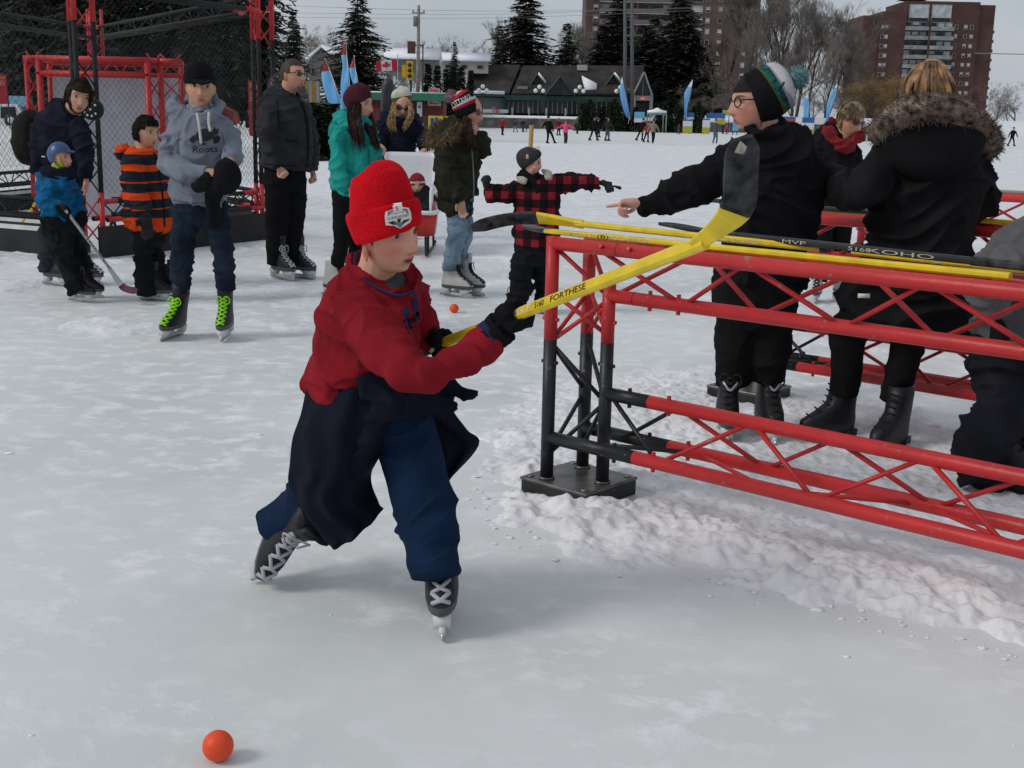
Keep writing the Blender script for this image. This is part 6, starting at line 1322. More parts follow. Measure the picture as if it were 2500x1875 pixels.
p.t('sweatshirt', [(1362, 985, 82, .02), (1318, 1110, 76, .0), (1300, 1245, 74, -.05), (1390, 1305, 70, -.16), (1505, 1318, 66, -.22), (1610, 1325, 58, -.25)], fold=(.05, 4))
p.t('sweatshirt', [(1728, 985, 78, .02), (1780, 1090, 70, .0), (1800, 1175, 64, -.06), (1785, 1235, 56, -.16)], fold=(.05, 3))
p.g['sweatshirt'].tube(crom([p.pt(*q) for q in ((1330, 800, .10), (1370, 860, .0), (1460, 890, -.06), (1560, 925, -.09), (1650, 880, -.06), (1680, 830, .02), (1620, 780, .12), (1450, 760, .16))], 4), .045, .035, n=10)
p.t('neck_warmer', [(1546, 846, 106, .03, .07), (1550, 872, 120, .01, .085), (1550, 902, 118, .0, .09)], body=0)
p.t('jeans', [(1535, 1560, 205, .0, .12), (1540, 1640, 205, .0, .12), (1540, 1720, 110, 0, .09)])
p.t('jeans', [(1438, 1620, 118, .0), (1420, 1780, 98, -.02), (1405, 1950, 80, -.03), (1400, 2120, 76, -.01), (1398, 2235, 76, .0)], fold=(.04, 6))
p.t('jeans', [(1650, 1620, 116, .0), (1680, 1780, 96, -.02), (1715, 1930, 82, -.03), (1735, 2100, 76, -.01), (1740, 2232, 78, .0)], fold=(.04, 6))
p.hand('body', (1618, 1328, -.26), (1720, 1350, -.27), (.3, .5, -.8), .175, 'hold', -1); p.hand('body', (1788, 1232, -.17), (1730, 1290, -.25), (-.2, .9, -.4), .165, 'hold', 1)
p.skate((1345, 2604), None, (-.22, -1, 0), 'hockey', 1.0, LACEG, up=(.18, .05, 1)); p.skate((1752, 2604), None, (.02, -1, 0), 'hockey', 1.0, LACEG, up=(-.03, .05, 1))
p.lathe('cap', [(1540, 645, 114, .01, .120), (1542, 595, 118, .01, .122), (1546, 542, 104, .01, .108), (1550, 512, 68, .02, .065), (1552, 502, 20, .02, .02)], BLKC)
cp = MB(); rows = []
for t_ in np.linspace(0, 1, 6): rows.append((p.H(0, .36 + .44 * t_, .175 - .10 * t_ * t_), p.M[0] * p.hs * .31 * math.sqrt(max(.02, 1 - t_ ** 2.2)), p.M[2] * p.hs * .018))
rings(cp, rows, 14); p.extra.append(('cap_peak', cp, BLKC)); p.haircap(DHAIR, lambda x, y, z: y < .06 and z > -.05 and z < .3, 1.03, (.01, 10))
for dx in (0, 1):
    c = MB(); c.tube(crom([p.pt(*q) for q in (((1520, 875, -.14), (1535, 960, -.16), (1552, 1110, -.165)) if dx == 0 else ((1612, 865, -.14), (1610, 940, -.155), (1622, 1015, -.16)))], 4), .008, n=6); p.extra.append(('drawstring', c, mat('drawstring', (.55, .53, .5))))
NW = mat('bandana', (.35, .36, .42), rough=.9, var=.9, vs_=16, c2=(.03, .035, .07))
p.finish({'sweatshirt': HOODIE, 'jeans': JEAN, 'neck_warmer': NW}, {'sweatshirt': (.008, 8), 'jeans': (.006, 10)})
tree = p.bvh(*p.meshes['sweatshirt']); SEAM = cloth('seam_grey', (.10, .115, .15))
for P in ([(1330, 1545), (1430, 1562), (1535, 1568), (1640, 1562), (1745, 1545)], [(1405, 1450), (1420, 1400), (1450, 1360)], [(1380, 1010), (1372, 1100), (1378, 1190)], [(1712, 1010), (1728, 1090), (1735, 1170)]): p.decal(tree, strip_px(P, 5), SEAM, 'seam', lift=.005)
p.decal(tree, text_px('Roots', 1488, 1180, 1680, 1172, 52), BKT, 'lettering', lift=.006)
for P in ([(1500, 1050), (1530, 1005), (1580, 988), (1635, 1005), (1652, 1045), (1625, 1080), (1570, 1092), (1520, 1082)], [(1458, 1075), (1490, 1042), (1512, 1060), (1505, 1095), (1480, 1108)], [(1640, 1010), (1655, 975), (1668, 1000), (1690, 990), (1685, 1030), (1660, 1045)], [(1640, 1060), (1680, 1042), (1702, 1060), (1690, 1100), (1650, 1108)], [(1520, 1105), (1560, 1098), (1600, 1110), (1570, 1118)], [(1488, 1060), (1520, 1030), (1530, 1050), (1500, 1085)]):
    p.decal(tree, dense_px(P, 2), BKT, 'print_motif', lift=.006)
s = Person('x', (1545, 2606), .006); sc_ = MB()
for pts in ([(1690, 1260, 60, -.3, .05), (1740, 1320, 105, -.3, .07), (1745, 1390, 100, -.3, .06), (1690, 1450, 60, -.28, .05)], [(1640, 1370, 55, -.28, .04), (1570, 1420, 60, -.28, .035), (1520, 1450, 40, -.27, .03), (1485, 1420, 12, -.27, .02)], [(1660, 1420, 70, -.27, .05), (1648, 1540, 58, -.22, .035), (1650, 1680, 52, -.18, .03), (1640, 1755, 46, -.17, .025)]):
    Q = s.path(pts, 5); sc_.tube(Q[:, :3], Q[:, 3], Q[:, 4], n=14)
V, Fc = remesh(sc_, .007, 3); N_ = normals(V, Fc); V = V + N_ * (.009 * (1 - np.abs(vnoise(V * 14)) * 2))[:, None]; g = MB(); g.v = V.tolist(); g.f = Fc.tolist(); g.m = [0] * len(g.f); tag(g.build('scarf', BLKC, None, s.pt(1650, 1740, -.2)), 'bunched black scarf in the hands of the grey hooded teenager', 'scarf')

# woman with backpack
GPANT = cloth('pants_grey', (.028, .030, .036)); BPACK = cloth('backpack_olive', (.022, .021, .018), bump2=.8)
p = Person('woman in dark navy coat with a backpack leaning over a child', (430, 2205), .008)
p.head(612, 735, 245, 28, 16, 10, dy=-.12, skin=(.42, .25, .18), neck=(545, 870, -.02), blush=.4)
p.t('coat', [(560, 850, 95, -.05, .09), (525, 900, 165, -.02, .12), (500, 990, 205, .0, .15), (485, 1150, 212, .03, .16), (490, 1300, 205, .05, .16), (505, 1410, 190, .05, .15)], n=22)
p.t('coat', [(375, 930, 85, .0), (318, 1060, 78, .0), (298, 1200, 66, -.03), (295, 1335, 56, -.05)], fold=(.03, 4)); p.t('coat', [(600, 950, 75, -.08), (640, 1100, 72, -.15), (660, 1250, 62, -.18), (665, 1385, 50, -.2)], fold=(.03, 4))
p.t('trousers', [(480, 1390, 150, .06, .14), (480, 1500, 140, .06, .14)]); p.t('trousers', [(440, 1480, 105, .06), (410, 1700, 92, .05), (395, 1900, 88, .03), (390, 2090, 84, .03)], fold=(.04, 5)); p.t('trousers', [(550, 1480, 95, .08), (570, 1720, 78, .1), (600, 1920, 68, .12), (615, 2060, 62, .12)], fold=(.04, 5))
p.hand('body', (295, 1340, -.05), (300, 1450, -.06), (.9, -.1, .1), .18, 'relaxed', 1); p.hand('body', (665, 1390, -.2), (660, 1510, -.22), (-.9, -.2, 0), .18, 'relaxed', -1)
p.skate((415, 2200), None, (.9, -.45, 0), 'figure', 1.0, LACEW, up=(-.05, .05, 1)); p.skate(p.pt(660, 2165, .12) * [1, 1, 0], None, (.9, -.4, 0), 'figure', 1.0, LACEW, up=(0, 0, 1))
p.haircap(DHAIR, lambda x, y, z: z > .16 or (y < .16 and z > -.5) , 1.10, (.02, 8)); p.strands([[(540, 640, -.08), (505, 740, -.06), (520, 850, -.08)], [(600, 600, -.2), (545, 700, -.2), (560, 830, -.18)]], 40, .010, DHAIR, jit=10); p.strands([[(640, 600, -.2), (690, 700, -.18), (690, 800, -.16)], [(660, 610, -.1), (705, 720, -.08), (695, 830, -.1)]], 34, .010, DHAIR, jit=8)
p.finish({'coat': DNAVY, 'trousers': GPANT}, {'coat': (.008, 7)})
s = Person('x', (430, 2205), .008); bp = MB(); Q = s.path([(250, 880, 50, .14, .08), (215, 960, 90, .16, .13), (205, 1100, 95, .16, .15), (225, 1210, 80, .15, .13), (240, 1255, 40, .14, .08)], 5); bp.tube(Q[:, :3], Q[:, 3], Q[:, 4], n=18, power=2.8); pk = s.path([(170, 1050, 50, .10, .06), (170, 1150, 55, .10, .07), (190, 1200, 30, .1, .04)], 4); bp.tube(pk[:, :3], pk[:, 3], pk[:, 4], n=12)
V, Fc = remesh(bp, .008, 3); V = V + normals(V, Fc) * (.007 * (1 - np.abs(vnoise(V * 11)) * 2))[:, None]; g = MB(); g.v = V.tolist(); g.f = Fc.tolist(); g.m = [0] * len(g.f); o = s.pt(240, 1260, .14); bk = tag(g.build('backpack', BPACK, None, o), 'dark olive backpack on the back of the leaning woman', 'backpack')
st_ = MB(); st_.tube(crom([s.pt(*q) for q in ((300, 880, .12), (380, 900, -.10), (330, 1050, -.08), (285, 1170, .05))], 5), .022, .006, n=6); st_.build('strap', BLKC, bk, o)

# small child with blue helmet
KBLU = cloth('jacket_blue', (.008, .105, .24), rough=.7, bump2=.6); KNAVY = cloth('jacket_yoke', (.010, .013, .024)); SPAN = cloth('snowpants_black', (.010, .011, .013), rough=.8, bump2=.7); HELM = mat('helmet_blue', (.025, .075, .19), rough=.35, var=.1, spec=.45); LIME = mat('strap_lime', (.38, .45, .03), rough=.8)
p = Person('small child in blue helmet and blue jacket with a silver hockey stick', (600, 2325), .0065)
p.head(465, 1215, 190, 75, 0, 0, skin=(.48, .28, .22), neck=(450, 1330, .0), blush=.8)
p.t('jacket', [(440, 1320, 112, .0, .09), (435, 1370, 135, 0, .11), (440, 1460, 140, 0, .125), (455, 1580, 138, 0, .125), (460, 1685, 135, 0, .12)]); p.t('jacket', [(390, 1420, 72, -.1), (365, 1500, 70, -.14), (385, 1575, 66, -.16), (450, 1605, 56, -.2)], fold=(.04, 3)); p.t('jacket', [(530, 1440, 62, .08), (585, 1540, 60, .06), (620, 1640, 52, .02)], fold=(.04, 3))
p.t('yoke', [(440, 1295, 118, .0, .092), (438, 1330, 128, .0, .105), (438, 1372, 139, .0, .116)], body=0)
p.hand('mitten', (462, 1612, -.21), (530, 1650, -.21), (-.3, -.3, -.9), .15, 'fist', 1, 1.5); p.hand('mitten', (622, 1645, .02), (660, 1720, -.02), (-.8, -.3, 0), .15, 'fist', -1, 1.5)
p.t('snow_pants', [(465, 1670, 132, .0, .115), (470, 1760, 130, 0, .115), (475, 1840, 90, 0, .1)]); p.t('snow_pants', [(470, 1800, 92, -.03), (500, 1980, 84, -.05), (545, 2120, 78, -.06), (585, 2240, 74, -.07)], fold=(.05, 5)); p.t('snow_pants', [(540, 1820, 80, .08), (590, 1960, 72, .14), (640, 2070, 64, .16)], fold=(.05, 4))
p.skate((612, 2322), None, (.95, -.25, 0), 'figure', .74, LACEK, up=(-.1, .05, 1), dyb=-.05); p.skate(p.pt(672, 2160, .2) * [1, 1, 0], None, (.95, -.2, 0), 'figure', .74, LACEK, up=(0, 0, 1))
hv = HV * np.array([1.24, 1.16, 1.12]) + [0, -.03, .06]; g = MB(); g.add(hv * p.hs @ p.M + p.hc, [q for q in HF if all((HV[i][2] > .05 + .12 * max(0, HV[i][1] * 2.4)) or (HV[i][1] < .05 and HV[i][2] > -.32) for i in q)]); p.extra.append(('helmet', g, HELM))
g = MB(); rings(g, [(p.H(0, .38 + .16 * t_, .27 - .05 * t_), p.M[0] * p.hs * .36 * math.sqrt(1 - .8 * t_ * t_), p.M[2] * p.hs * .035) for t_ in np.linspace(0, 1, 4)], 14); p.extra.append(('helmet_peak', g, HELM))
for e in (-1, 1):
    g = MB(); g.tube(crom([p.H(e * .34, .16, .05), p.H(e * .31, .2, -.2), p.H(e * .1, .22, -.5)], 4), .011, .004, n=6); g.tube(crom([p.H(e * .36, -.1, -.22), p.H(e * .3, .1, -.42), p.H(e * .1, .2, -.5)], 4), .011, .004, n=6); p.extra.append(('chin_strap', g, LIME))
g = MB(); g.box(p.pt(335, 1208, -.12), (.025, .004, .008)); p.extra.append(('helmet_sticker', g, WRT))
p.finish({'jacket': KBLU, 'yoke': KNAVY, 'mitten': GLV, 'snow_pants': SPAN}, {'jacket': (.009, 9), 'snow_pants': (.010, 8)})
fr(0, 0, KZ); a_, b_ = p.pt(505, 1620, -.235), p.pt(905, 2150, -.1); b_[2] = max(b_[2], .05)
stick('silver child hockey stick with a dark red and blue blade', a_ + unit(a_ - b_) * .06, b_, np.array([.3, -.9, .2]), [p.pt(935, 2200, -.12), p.pt(985, 2232, -.14), p.pt(1060, 2245, -.17)], SIL, mat('blade_stripe', (.15, .010, .02), rough=.6, var=.9, vs_=40, c2=(.02, .015, .07)), [('HOCKEY', .42, .3, .012, BKT)], .06, blade_n=np.array([.2, -1, .3]), bh=.05)

# boy in orange striped jacket
def stripes():
    m = cloth('jacket_striped', (.02, .023, .029)); N, L = nodes_of(m); b = N['Principled BSDF']; tc = N.new('ShaderNodeTexCoord'); sx = N.new('ShaderNodeSeparateXYZ'); L.new(tc.outputs['Object'], sx.inputs[0]); nz = N.new('ShaderNodeTexNoise'); nz.inputs['Scale'].default_value = 5; L.new(tc.outputs['Object'], nz.inputs['Vector'])
    ad = N.new('ShaderNodeMath'); ad.operation = 'MULTIPLY_ADD'; ad.inputs[1].default_value = .03; L.new(nz.outputs['Fac'], ad.inputs[0]); L.new(sx.outputs['Z'], ad.inputs[2]); mr = N.new('ShaderNodeMapRange'); mr.inputs[1].default_value = .5; mr.inputs[2].default_value = 1.25; L.new(ad.outputs[0], mr.inputs[0])
    cr = N.new('ShaderNodeValToRGB'); cr.color_ramp.interpolation = 'CONSTANT'; E_ = cr.color_ramp.elements; D_, O_ = (.018, .022, .030, 1), (.58, .060, .012, 1)
    seq = [(0, O_), (.185, D_), (.27, O_), (.285, D_), (.37, O_), (.435, D_), (.525, O_), (.54, D_), (.64, O_), (.70, D_), (.80, O_), (.90, D_)]
    E_[0].position = 0; E_[0].color = O_; E_[1].position = .185; E_[1].color = D_
    for ps, c_ in seq[2:]: e = E_.new(ps); e.color = c_
    L.new(mr.outputs[0], cr.inputs[0]); L.new(cr.outputs[0], b.inputs['Base Color']); return m
ORJ = stripes(); CURL = mat('hair_curly', (.018, .013, .011), rough=.9, var=.4, vs_=40, bump=.9, bs=60, spec=.05)
p = Person('boy with curly dark hair in an orange and charcoal striped jacket', (1180, 2318), .0065)
p.head(1128, 1020, 225, 62, 6, 0, skin=(.44, .26, .18), neck=(1110, 1160, .02), blush=.4)
p.t('jacket', [(1115, 1145, 92, .02, .08), (1110, 1185, 135, .02, .11), (1120, 1250, 162, .0, .13), (1120, 1400, 168, .0, .14), (1130, 1580, 172, 0, .145), (1138, 1720, 176, 0, .15), (1140, 1765, 172, 0, .145)], n=22)
p.t('jacket', [(1050, 1240, 82, -.12), (1035, 1360, 88, -.16), (1050, 1490, 88, -.18), (1090, 1580, 72, -.22), (1120, 1630, 60, -.24)], fold=(.04, 4)); p.t('jacket', [(1215, 1250, 60, .12), (1255, 1400, 58, .12), (1270, 1560, 52, .08)])
p.t('jacket', [(960, 1120, 30, .1, .05), (950, 1180, 45, .12, .08), (975, 1240, 40, .12, .06)], body=0); p.hand('glove', (1120, 1630, -.24), (1150, 1850, -.24), (.2, -1, .1), .21, 'flat', 1, 1.3); p.hand('glove#2', (1270, 1560, .08), (1275, 1680, .05), (-1, 0, 0), .16, 'relaxed', -1, 1.4)
p.t('snow_pants', [(1135, 1740, 130, .0, .12), (1140, 1830, 118, 0, .115), (1145, 1900, 90, 0, .1)]); p.t('snow_pants', [(1105, 1850, 78, -.02), (1105, 2000, 72, -.03), (1115, 2150, 78, -.03), (1130, 2270, 72, -.03)], fold=(.05, 6)); p.t('snow_pants', [(1195, 1850, 72, .06), (1200, 2000, 62, .08), (1215, 2120, 60, .09), (1240, 2215, 58, .1)], fold=(.05, 5))
p.skate((1180, 2318), None, (.97, -.22, 0), 'figure', .86, LACEK, up=(-.05, .02, 1), dyb=0); p.skate(p.pt(1290, 2290, .14) * [1, 1, 0], None, (.9, -.35, 0), 'figure', .86, LACEK, up=(0, 0, 1))
p.haircap(CURL, lambda x, y, z: z > .19 or (y < .05 and z > -.30) or (y < .22 and z > .08), 1.15, (.07, 5))
g = MB()
for _ in range(150):
    d_ = unit(rng.normal(0, 1, 3)); 
    if (d_[2] > .35 or d_[1] < 0) and d_[2] > -.5:
        c_ = p.H(*(d_ * [.36, .45, .53])); g.sphere(c_, p.hs * rng.uniform(.05, .085), 7, 5)
p.extra.append(('curls', g, CURL))
p.finish({'jacket': ORJ, 'glove': cloth('glove_grey', (.028, .03, .034)), 'glove#2': GLV, 'snow_pants': SPAN}, {'jacket': (.009, 8), 'snow_pants': (.010, 8)})
p.decal(p.bvh(*p.meshes['jacket']), strip_px([(1190, 1175), (1225, 1300), (1255, 1500), (1272, 1750)], 12), BLKC, 'zipper', lift=.006)

# man in dark jacket (frame: upper middle)
fr(600, 0, KZ)
MJK = cloth('jacket_charcoal', (.030, .031, .034), rough=.75, bump2=.5); MPT = cloth('trousers_black', (.009, .009, .010)); BRH = mat('hair_brown', (.05, .028, .016), rough=.6, var=.4, vs_=60); FURG = mat('fur_grey', (.22, .21, .20), rough=.95, var=.5, vs_=40)
p = Person('man in charcoal jacket and sunglasses standing in black hockey skates', (330, 2155), .007)
p.head(362, 580, 228, 62, -2, 3, skin=(.47, .27, .20), neck=(325, 730, .04), blush=.5)
p.t('jacket', [(325, 705, 100, .02, .10), (310, 750, 165, .02, .14), (300, 830, 198, .0, .16), (302, 960, 200, 0, .17), (310, 1120, 195, 0, .17), (312, 1270, 188, 0, .165), (310, 1305, 180, 0, .16)], n=22)
p.t('jacket', [(200, 830, 88, -.1), (178, 960, 82, -.14), (190, 1110, 74, -.14), (235, 1240, 60, -.16), (250, 1285, 54, -.17)], fold=(.035, 4)); p.t('jacket', [(425, 830, 80, .1), (470, 980, 72, .12), (495, 1150, 62, .1), (515, 1320, 52, .06)], fold=(.035, 4))
p.hand('body', (252, 1292, -.17), (300, 1345, -.17), (.4, -.8, -.3), .17, 'fist', 1); p.hand('body', (515, 1325, .06), (535, 1420, .04), (-.7, -.6, 0), .17, 'fist', -1)
p.t('trousers', [(305, 1290, 160, .0, .14), (305, 1400, 158, 0, .14), (305, 1470, 120, 0, .12)]); p.t('trousers', [(245, 1400, 105, -.03), (240, 1600, 92, -.03), (238, 1850, 80, -.02), (240, 2040, 78, -.02)], fold=(.025, 5)); p.t('trousers', [(370, 1400, 98, .05), (380, 1600, 85, .06), (365, 1850, 68, .07), (355, 2010, 64, .07)], fold=(.025, 5))
p.skate((265, 2150), None, (.72, -.7, 0), 'hockey', 1.08, LACEW, up=(-.04, .05, 1), dyb=-.05); p.skate(p.pt(400, 2118, .08) * [1, 1, 0], None, (.85, -.5, 0), 'hockey', 1.08, LACEW, up=(-.04, .05, 1))
p.haircap(BRH, lambda x, y, z: z > .27 or (y < .02 and z > -.16) or (abs(x) > .22 and y < .14 and z > .02), 1.05, (.012, 12)); p.shades(big=.95)
p.fur([(270, 595, .14), (235, 615, .16), (215, 660, .12), (225, 700, .04), (260, 715, -.06)], .03, 1100, .04, .0032, FURG)
p.fur([(425, 680, -.06), (450, 720, -.08), (465, 775, -.09)], .018, 420, .03, .0032, FURG)
p.finish({'jacket': MJK, 'trousers': MPT}, {'jacket': (.008, 6), 'trousers': (.004, 6)})
tree = p.bvh(*p.meshes['jacket'])
for P, w in (([(385, 705), (430, 800), (470, 920), (480, 1120), (475, 1290)], 16), ([(300, 1080), (350, 1090), (400, 1085)], 9), ([(235, 760), (250, 850), (255, 960)], 6), ([(130, 1262), (250, 1275), (400, 1278)], 6)): p.decal(tree, strip_px(P, w), BLKC, 'zipper' if w > 10 else 'seam', lift=.006)

# girl in teal jacket
TEAL = cloth('jacket_teal', (.018, .31, .265), rough=.65, bump2=.5); MAR = cloth('knit_maroon', (.075, .020, .030), bump=.8, bs=120); LHAIR = mat('hair_long_brown', (.034, .017, .012), rough=.7, var=.5, vs_=30, spec=.15)
p = Person('girl with long brown hair in teal jacket and maroon beanie', (690, 2285), .007)
p.head(872, 800, 240, 68, 6, 0, skin=(.46, .27, .20), neck=(830, 950, .0), blush=.3)
p.t('jacket', [(815, 905, 112, .03, .10), (800, 945, 135, .02, .12), (815, 1020, 160, .0, .13), (840, 1150, 180, 0, .14), (845, 1290, 188, 0, .145), (820, 1420, 168, 0, .145), (800, 1495, 150, 0, .14)], n=22)
p.t('jacket', [(730, 980, 72, -.1), (712, 1120, 68, -.13), (715, 1280, 64, -.15), (760, 1400, 56, -.18), (800, 1440, 48, -.2)], fold=(.04, 5)); p.t('jacket', [(930, 1000, 65, .1), (985, 1120, 60, .1), (1005, 1220, 52, .06), (1000, 1300, 46, .0)], fold=(.04, 4))
p.g['jacket'].tube(crom([p.pt(*q) for q in ((720, 880, .10), (700, 925, .04), (745, 960, -.06), (830, 965, -.12), (900, 985, -.12))], 4), .04, .05, n=10)
p.hand('body', (802, 1442, -.2), (850, 1490, -.22), (.3, -.7, -.4), .16, 'relaxed', 1); p.hand('body', (1000, 1300, .0), (960, 1370, -.05), (-.3, -.9, 0), .16, 'relaxed', -1)
p.t('leggings', [(795, 1480, 130, .0, .12), (790, 1560, 118, 0, .12), (785, 1620, 80, 0, .09)]); p.t('leggings', [(755, 1540, 82, -.02), (745, 1720, 72, -.02), (738, 1880, 60, .0), (712, 2000, 56, .0), (695, 2050, 52, 0)]); p.t('leggings', [(840, 1540, 78, .08), (850, 1740, 66, .12), (850, 1900, 56, .14), (850, 2030, 50, .14)])
p.skate((680, 2284), None, (.92, -.4, 0), 'white', .92, LACEK, up=(.03, .05, 1)); p.skate(p.pt(870, 2250, .18) * [1, 1, 0], None, (.95, -.3, 0), 'white', .92, LACEK, up=(0, 0, 1))
p.lathe('beanie', [(880, 795, 100, .0, .10), (868, 770, 108, .0, .108), (850, 730, 108, .0, .108), (830, 695, 92, .0, .095), (815, 672, 60, 0, .06), (808, 662, 20, 0, .02)], MAR)
p.strands([[(815, 790, -.10), (800, 880, -.12), (820, 1010, -.16), (850, 1190, -.18)], [(860, 800, -.10), (850, 900, -.14), (870, 1020, -.18), (905, 1160, -.19)], [(885, 800, -.07), (878, 890, -.12), (900, 1000, -.17), (930, 1150, -.19)]], 80, .0065, LHAIR, jit=10); p.strands([[(945, 850, .05), (955, 920, .02), (965, 1020, -.06), (1000, 1170, -.09)], [(955, 850, .06), (985, 950, .03), (1010, 1060, -.04), (1040, 1140, -.07)], [(925, 900, .02), (915, 960, -.08), (960, 1060, -.13), (1020, 1180, -.13)]], 90, .0065, LHAIR, jit=9)
p.haircap(LHAIR, lambda x, y, z: (y < .06 and z > -.4) , 1.06, (.015, 9))
p.finish({'jacket': TEAL, 'leggings': MPT}, {'jacket': (.009, 8), 'leggings': (.003, 8)})
tree = p.bvh(*p.meshes['jacket']); TSE = cloth('seam_teal', (.010, .17, .15))
for P in ([(735, 1000), (790, 1010), (850, 1060)], [(905, 1000), (945, 1150), (955, 1350)], [(780, 1250), (800, 1380), (790, 1490)]): p.decal(tree, strip_px(P, 7), TSE, 'seam', lift=.005)

# woman behind the sled
BLOND = mat('hair_blond', (.36, .215, .085), rough=.5, var=.45, vs_=35, spec=.4); CREAM = cloth('knit_cream', (.55, .51, .44), bump=.8, bs=70); GBAND = cloth('knit_green', (.03, .14, .05)); RBAND = cloth('knit_redband', (.42, .03, .03)); WCOAT = cloth('coat_darkblue', (.009, .011, .022), rough=.7)
p = Person('woman in cream knit hat and sunglasses standing behind the push sled', (1190, 1700), .009, O=A(*fp(1190, 1700), 14.3))
p.head(1205, 808, 190, 12, 22, 6, skin=(.48, .28, .21), neck=(1195, 930, .05), blush=.4)
p.t('coat', [(1190, 900, 85, .03, .10), (1185, 940, 135, .03, .13), (1185, 1010, 150, .0, .15), (1180, 1120, 128, 0, .15), (1178, 1230, 130, 0, .15), (1180, 1380, 140, 0, .16)], n=20)
p.t('coat', [(1070, 960, 62, .0), (1025, 1040, 56, -.05), (1040, 1120, 46, -.22)], fold=(.03, 3)); p.t('coat', [(1300, 950, 62, .0), (1355, 1060, 56, -.05), (1378, 1150, 46, -.25)], fold=(.03, 3)); p.hand('body', (1042, 1122, -.24), (1070, 1160, -.32), (0, 0, -1), .17, 'hold', -1); p.hand('body', (1378, 1152, -.26), (1355, 1178, -.34), (0, 0, -1), .17, 'hold', 1)
p.g['coat'].tube(crom([p.pt(*q) for q in ((1075, 880, .12), (1070, 920, .0), (1120, 960, -.08), (1190, 975, -.10), (1260, 960, -.08), (1300, 920, .0), (1290, 880, .12))], 4), .05, .05, n=10)
p.t('trousers', [(1180, 1360, 110, .0, .13), (1180, 1450, 105, 0, .12)]); p.t('trousers', [(1130, 1420, 62, 0), (1125, 1600, 52, 0), (1125, 1780, 45, 0)]); p.t('trousers', [(1230, 1420, 62, 0), (1235, 1600, 52, 0), (1235, 1780, 45, 0)])
for x in (1125, 1240): p.skate(p.pt(x, 1800) * [1, 1, 0], None, (0, -1, 0), 'white', .95, LACEK, up=(0, 0, 1))
p.lathe('knit_hat', [(1212, 785, 72, .0, .10), (1206, 765, 76, 0, .105), (1202, 748, 77, 0, .107), (1198, 722, 74, 0, .10), (1194, 695, 56, 0, .075), (1192, 680, 26, 0, .035)], [RBAND, GBAND, CREAM], [0, 1, 2, 2, 2]); p.shades(big=1.15)
p.strands([[(1140, 800, -.1), (1120, 870, -.16), (1110, 940, -.18), (1135, 1020, -.19)], [(1155, 810, -.12), (1150, 880, -.18), (1140, 950, -.2), (1160, 1010, -.2)]], 110, .0055, BLOND, jit=10); p.strands([[(1262, 800, -.1), (1265, 870, -.14), (1240, 940, -.17), (1205, 1005, -.18)], [(1270, 790, -.08), (1285, 880, -.1), (1255, 950, -.15), (1220, 1000, -.17)]], 100, .0055, BLOND, jit=9)
p.finish({'coat': WCOAT, 'trousers': MPT}, {'coat': (.008, 7)})
# infant in the sled
RMAR = cloth('knit_brick', (.24, .025, .03), bump=.8, bs=60); SNOWS = cloth('snowsuit_dark', (.018, .019, .021))
p = Person('infant in red knit hat bundled in dark snowsuit sitting in the sled', (1345, 1600), .008, O=A(*fp(1345, 1600), 13.05)); p.O[2] = .40
p.head(1322, 1425, 140, 5, 8, 0, skin=(.42, .25, .2), blush=.5, neck=(1330, 1480, .02))
p.t('snowsuit', [(1335, 1440, 45, .02, .06), (1340, 1470, 80, .03, .10), (1350, 1530, 85, .02, .12), (1345, 1590, 80, .0, .12), (1330, 1640, 70, -.1, .11)], n=16); p.t('snowsuit', [(1405, 1500, 42, .0), (1425, 1560, 40, -.08), (1395, 1590, 34, -.16)]); p.t('snowsuit', [(1285, 1500, 40, .0), (1275, 1560, 38, -.08), (1310, 1590, 34, -.16)]); p.t('snowsuit', [(1375, 1620, 45, -.1), (1380, 1640, 42, -.35)]); p.t('snowsuit', [(1310, 1620, 45, -.1), (1300, 1640, 42, -.35)])
p.hand('mitten', (1395, 1592, -.17), (1370, 1600, -.24), (0, 0, -1), .10, 'hold', 1, 1.6); p.hand('mitten', (1312, 1592, -.17), (1335, 1600, -.24), (0, 0, -1), .10, 'hold', -1, 1.6)
p.lathe('knit_hat', [(1322, 1425, 62, .0, .075), (1322, 1412, 64, .0, .078), (1321, 1398, 62, .0, .076), (1320, 1370, 55, .0, .068), (1318, 1345, 35, 0, .045), (1317, 1335, 14, 0, .02)], [RMAR, CREAM], [0, 1, 0, 0, 0]); p.finish({'snowsuit': SNOWS, 'mitten': cloth('mitten_pale', (.4, .33, .28))}, {'snowsuit': (.008, 8)})

# girl in olive parka
OLIV = cloth('parka_olive', (.024, .025, .016), rough=.8, bump2=.5); LJEAN = cloth('jeans_light', (.20, .29, .37), var=.3, vs_=6, bump2=.5); FURB = mat('fur_tan', (.20, .145, .085), rough=.95, var=.6, vs_=40); KBK = cloth('knit_black', (.012, .012, .014), bump=.8, bs=120); KWH = cloth('knit_white', (.55, .54, .56), bump=.8, bs=120); KRD = cloth('knit_scarlet', (.42, .02, .03)); POMR = mat('pompom_red', (.20, .04, .055), rough=.95, var=.6, vs_=30, c2=(.30, .26, .28))
def pompom(p, x, y, r, m, dy=0.0, n=260):
    c = p.pt(x, y, dy); rr = p.m(r); g = MB(); g.sphere(c, rr * .75, 12, 8)
    for _ in range(n): d_ = unit(rng.normal(0, 1, 3)); g.tube([c + d_ * rr * .5, c + d_ * rr * rng.uniform(.88, 1.1) + rng.normal(0, rr * .05, 3)], [rr * .075, rr * .02], n=4)
    p.extra.append(('pompom', g, m))
p = Person('girl in olive parka with fur hood and striped pompom hat', (1590, 2290), .007)
p.head(1722, 862, 235, 72, 8, 0, skin=(.45, .26, .20), neck=(1690, 1010, .0), blush=.4)
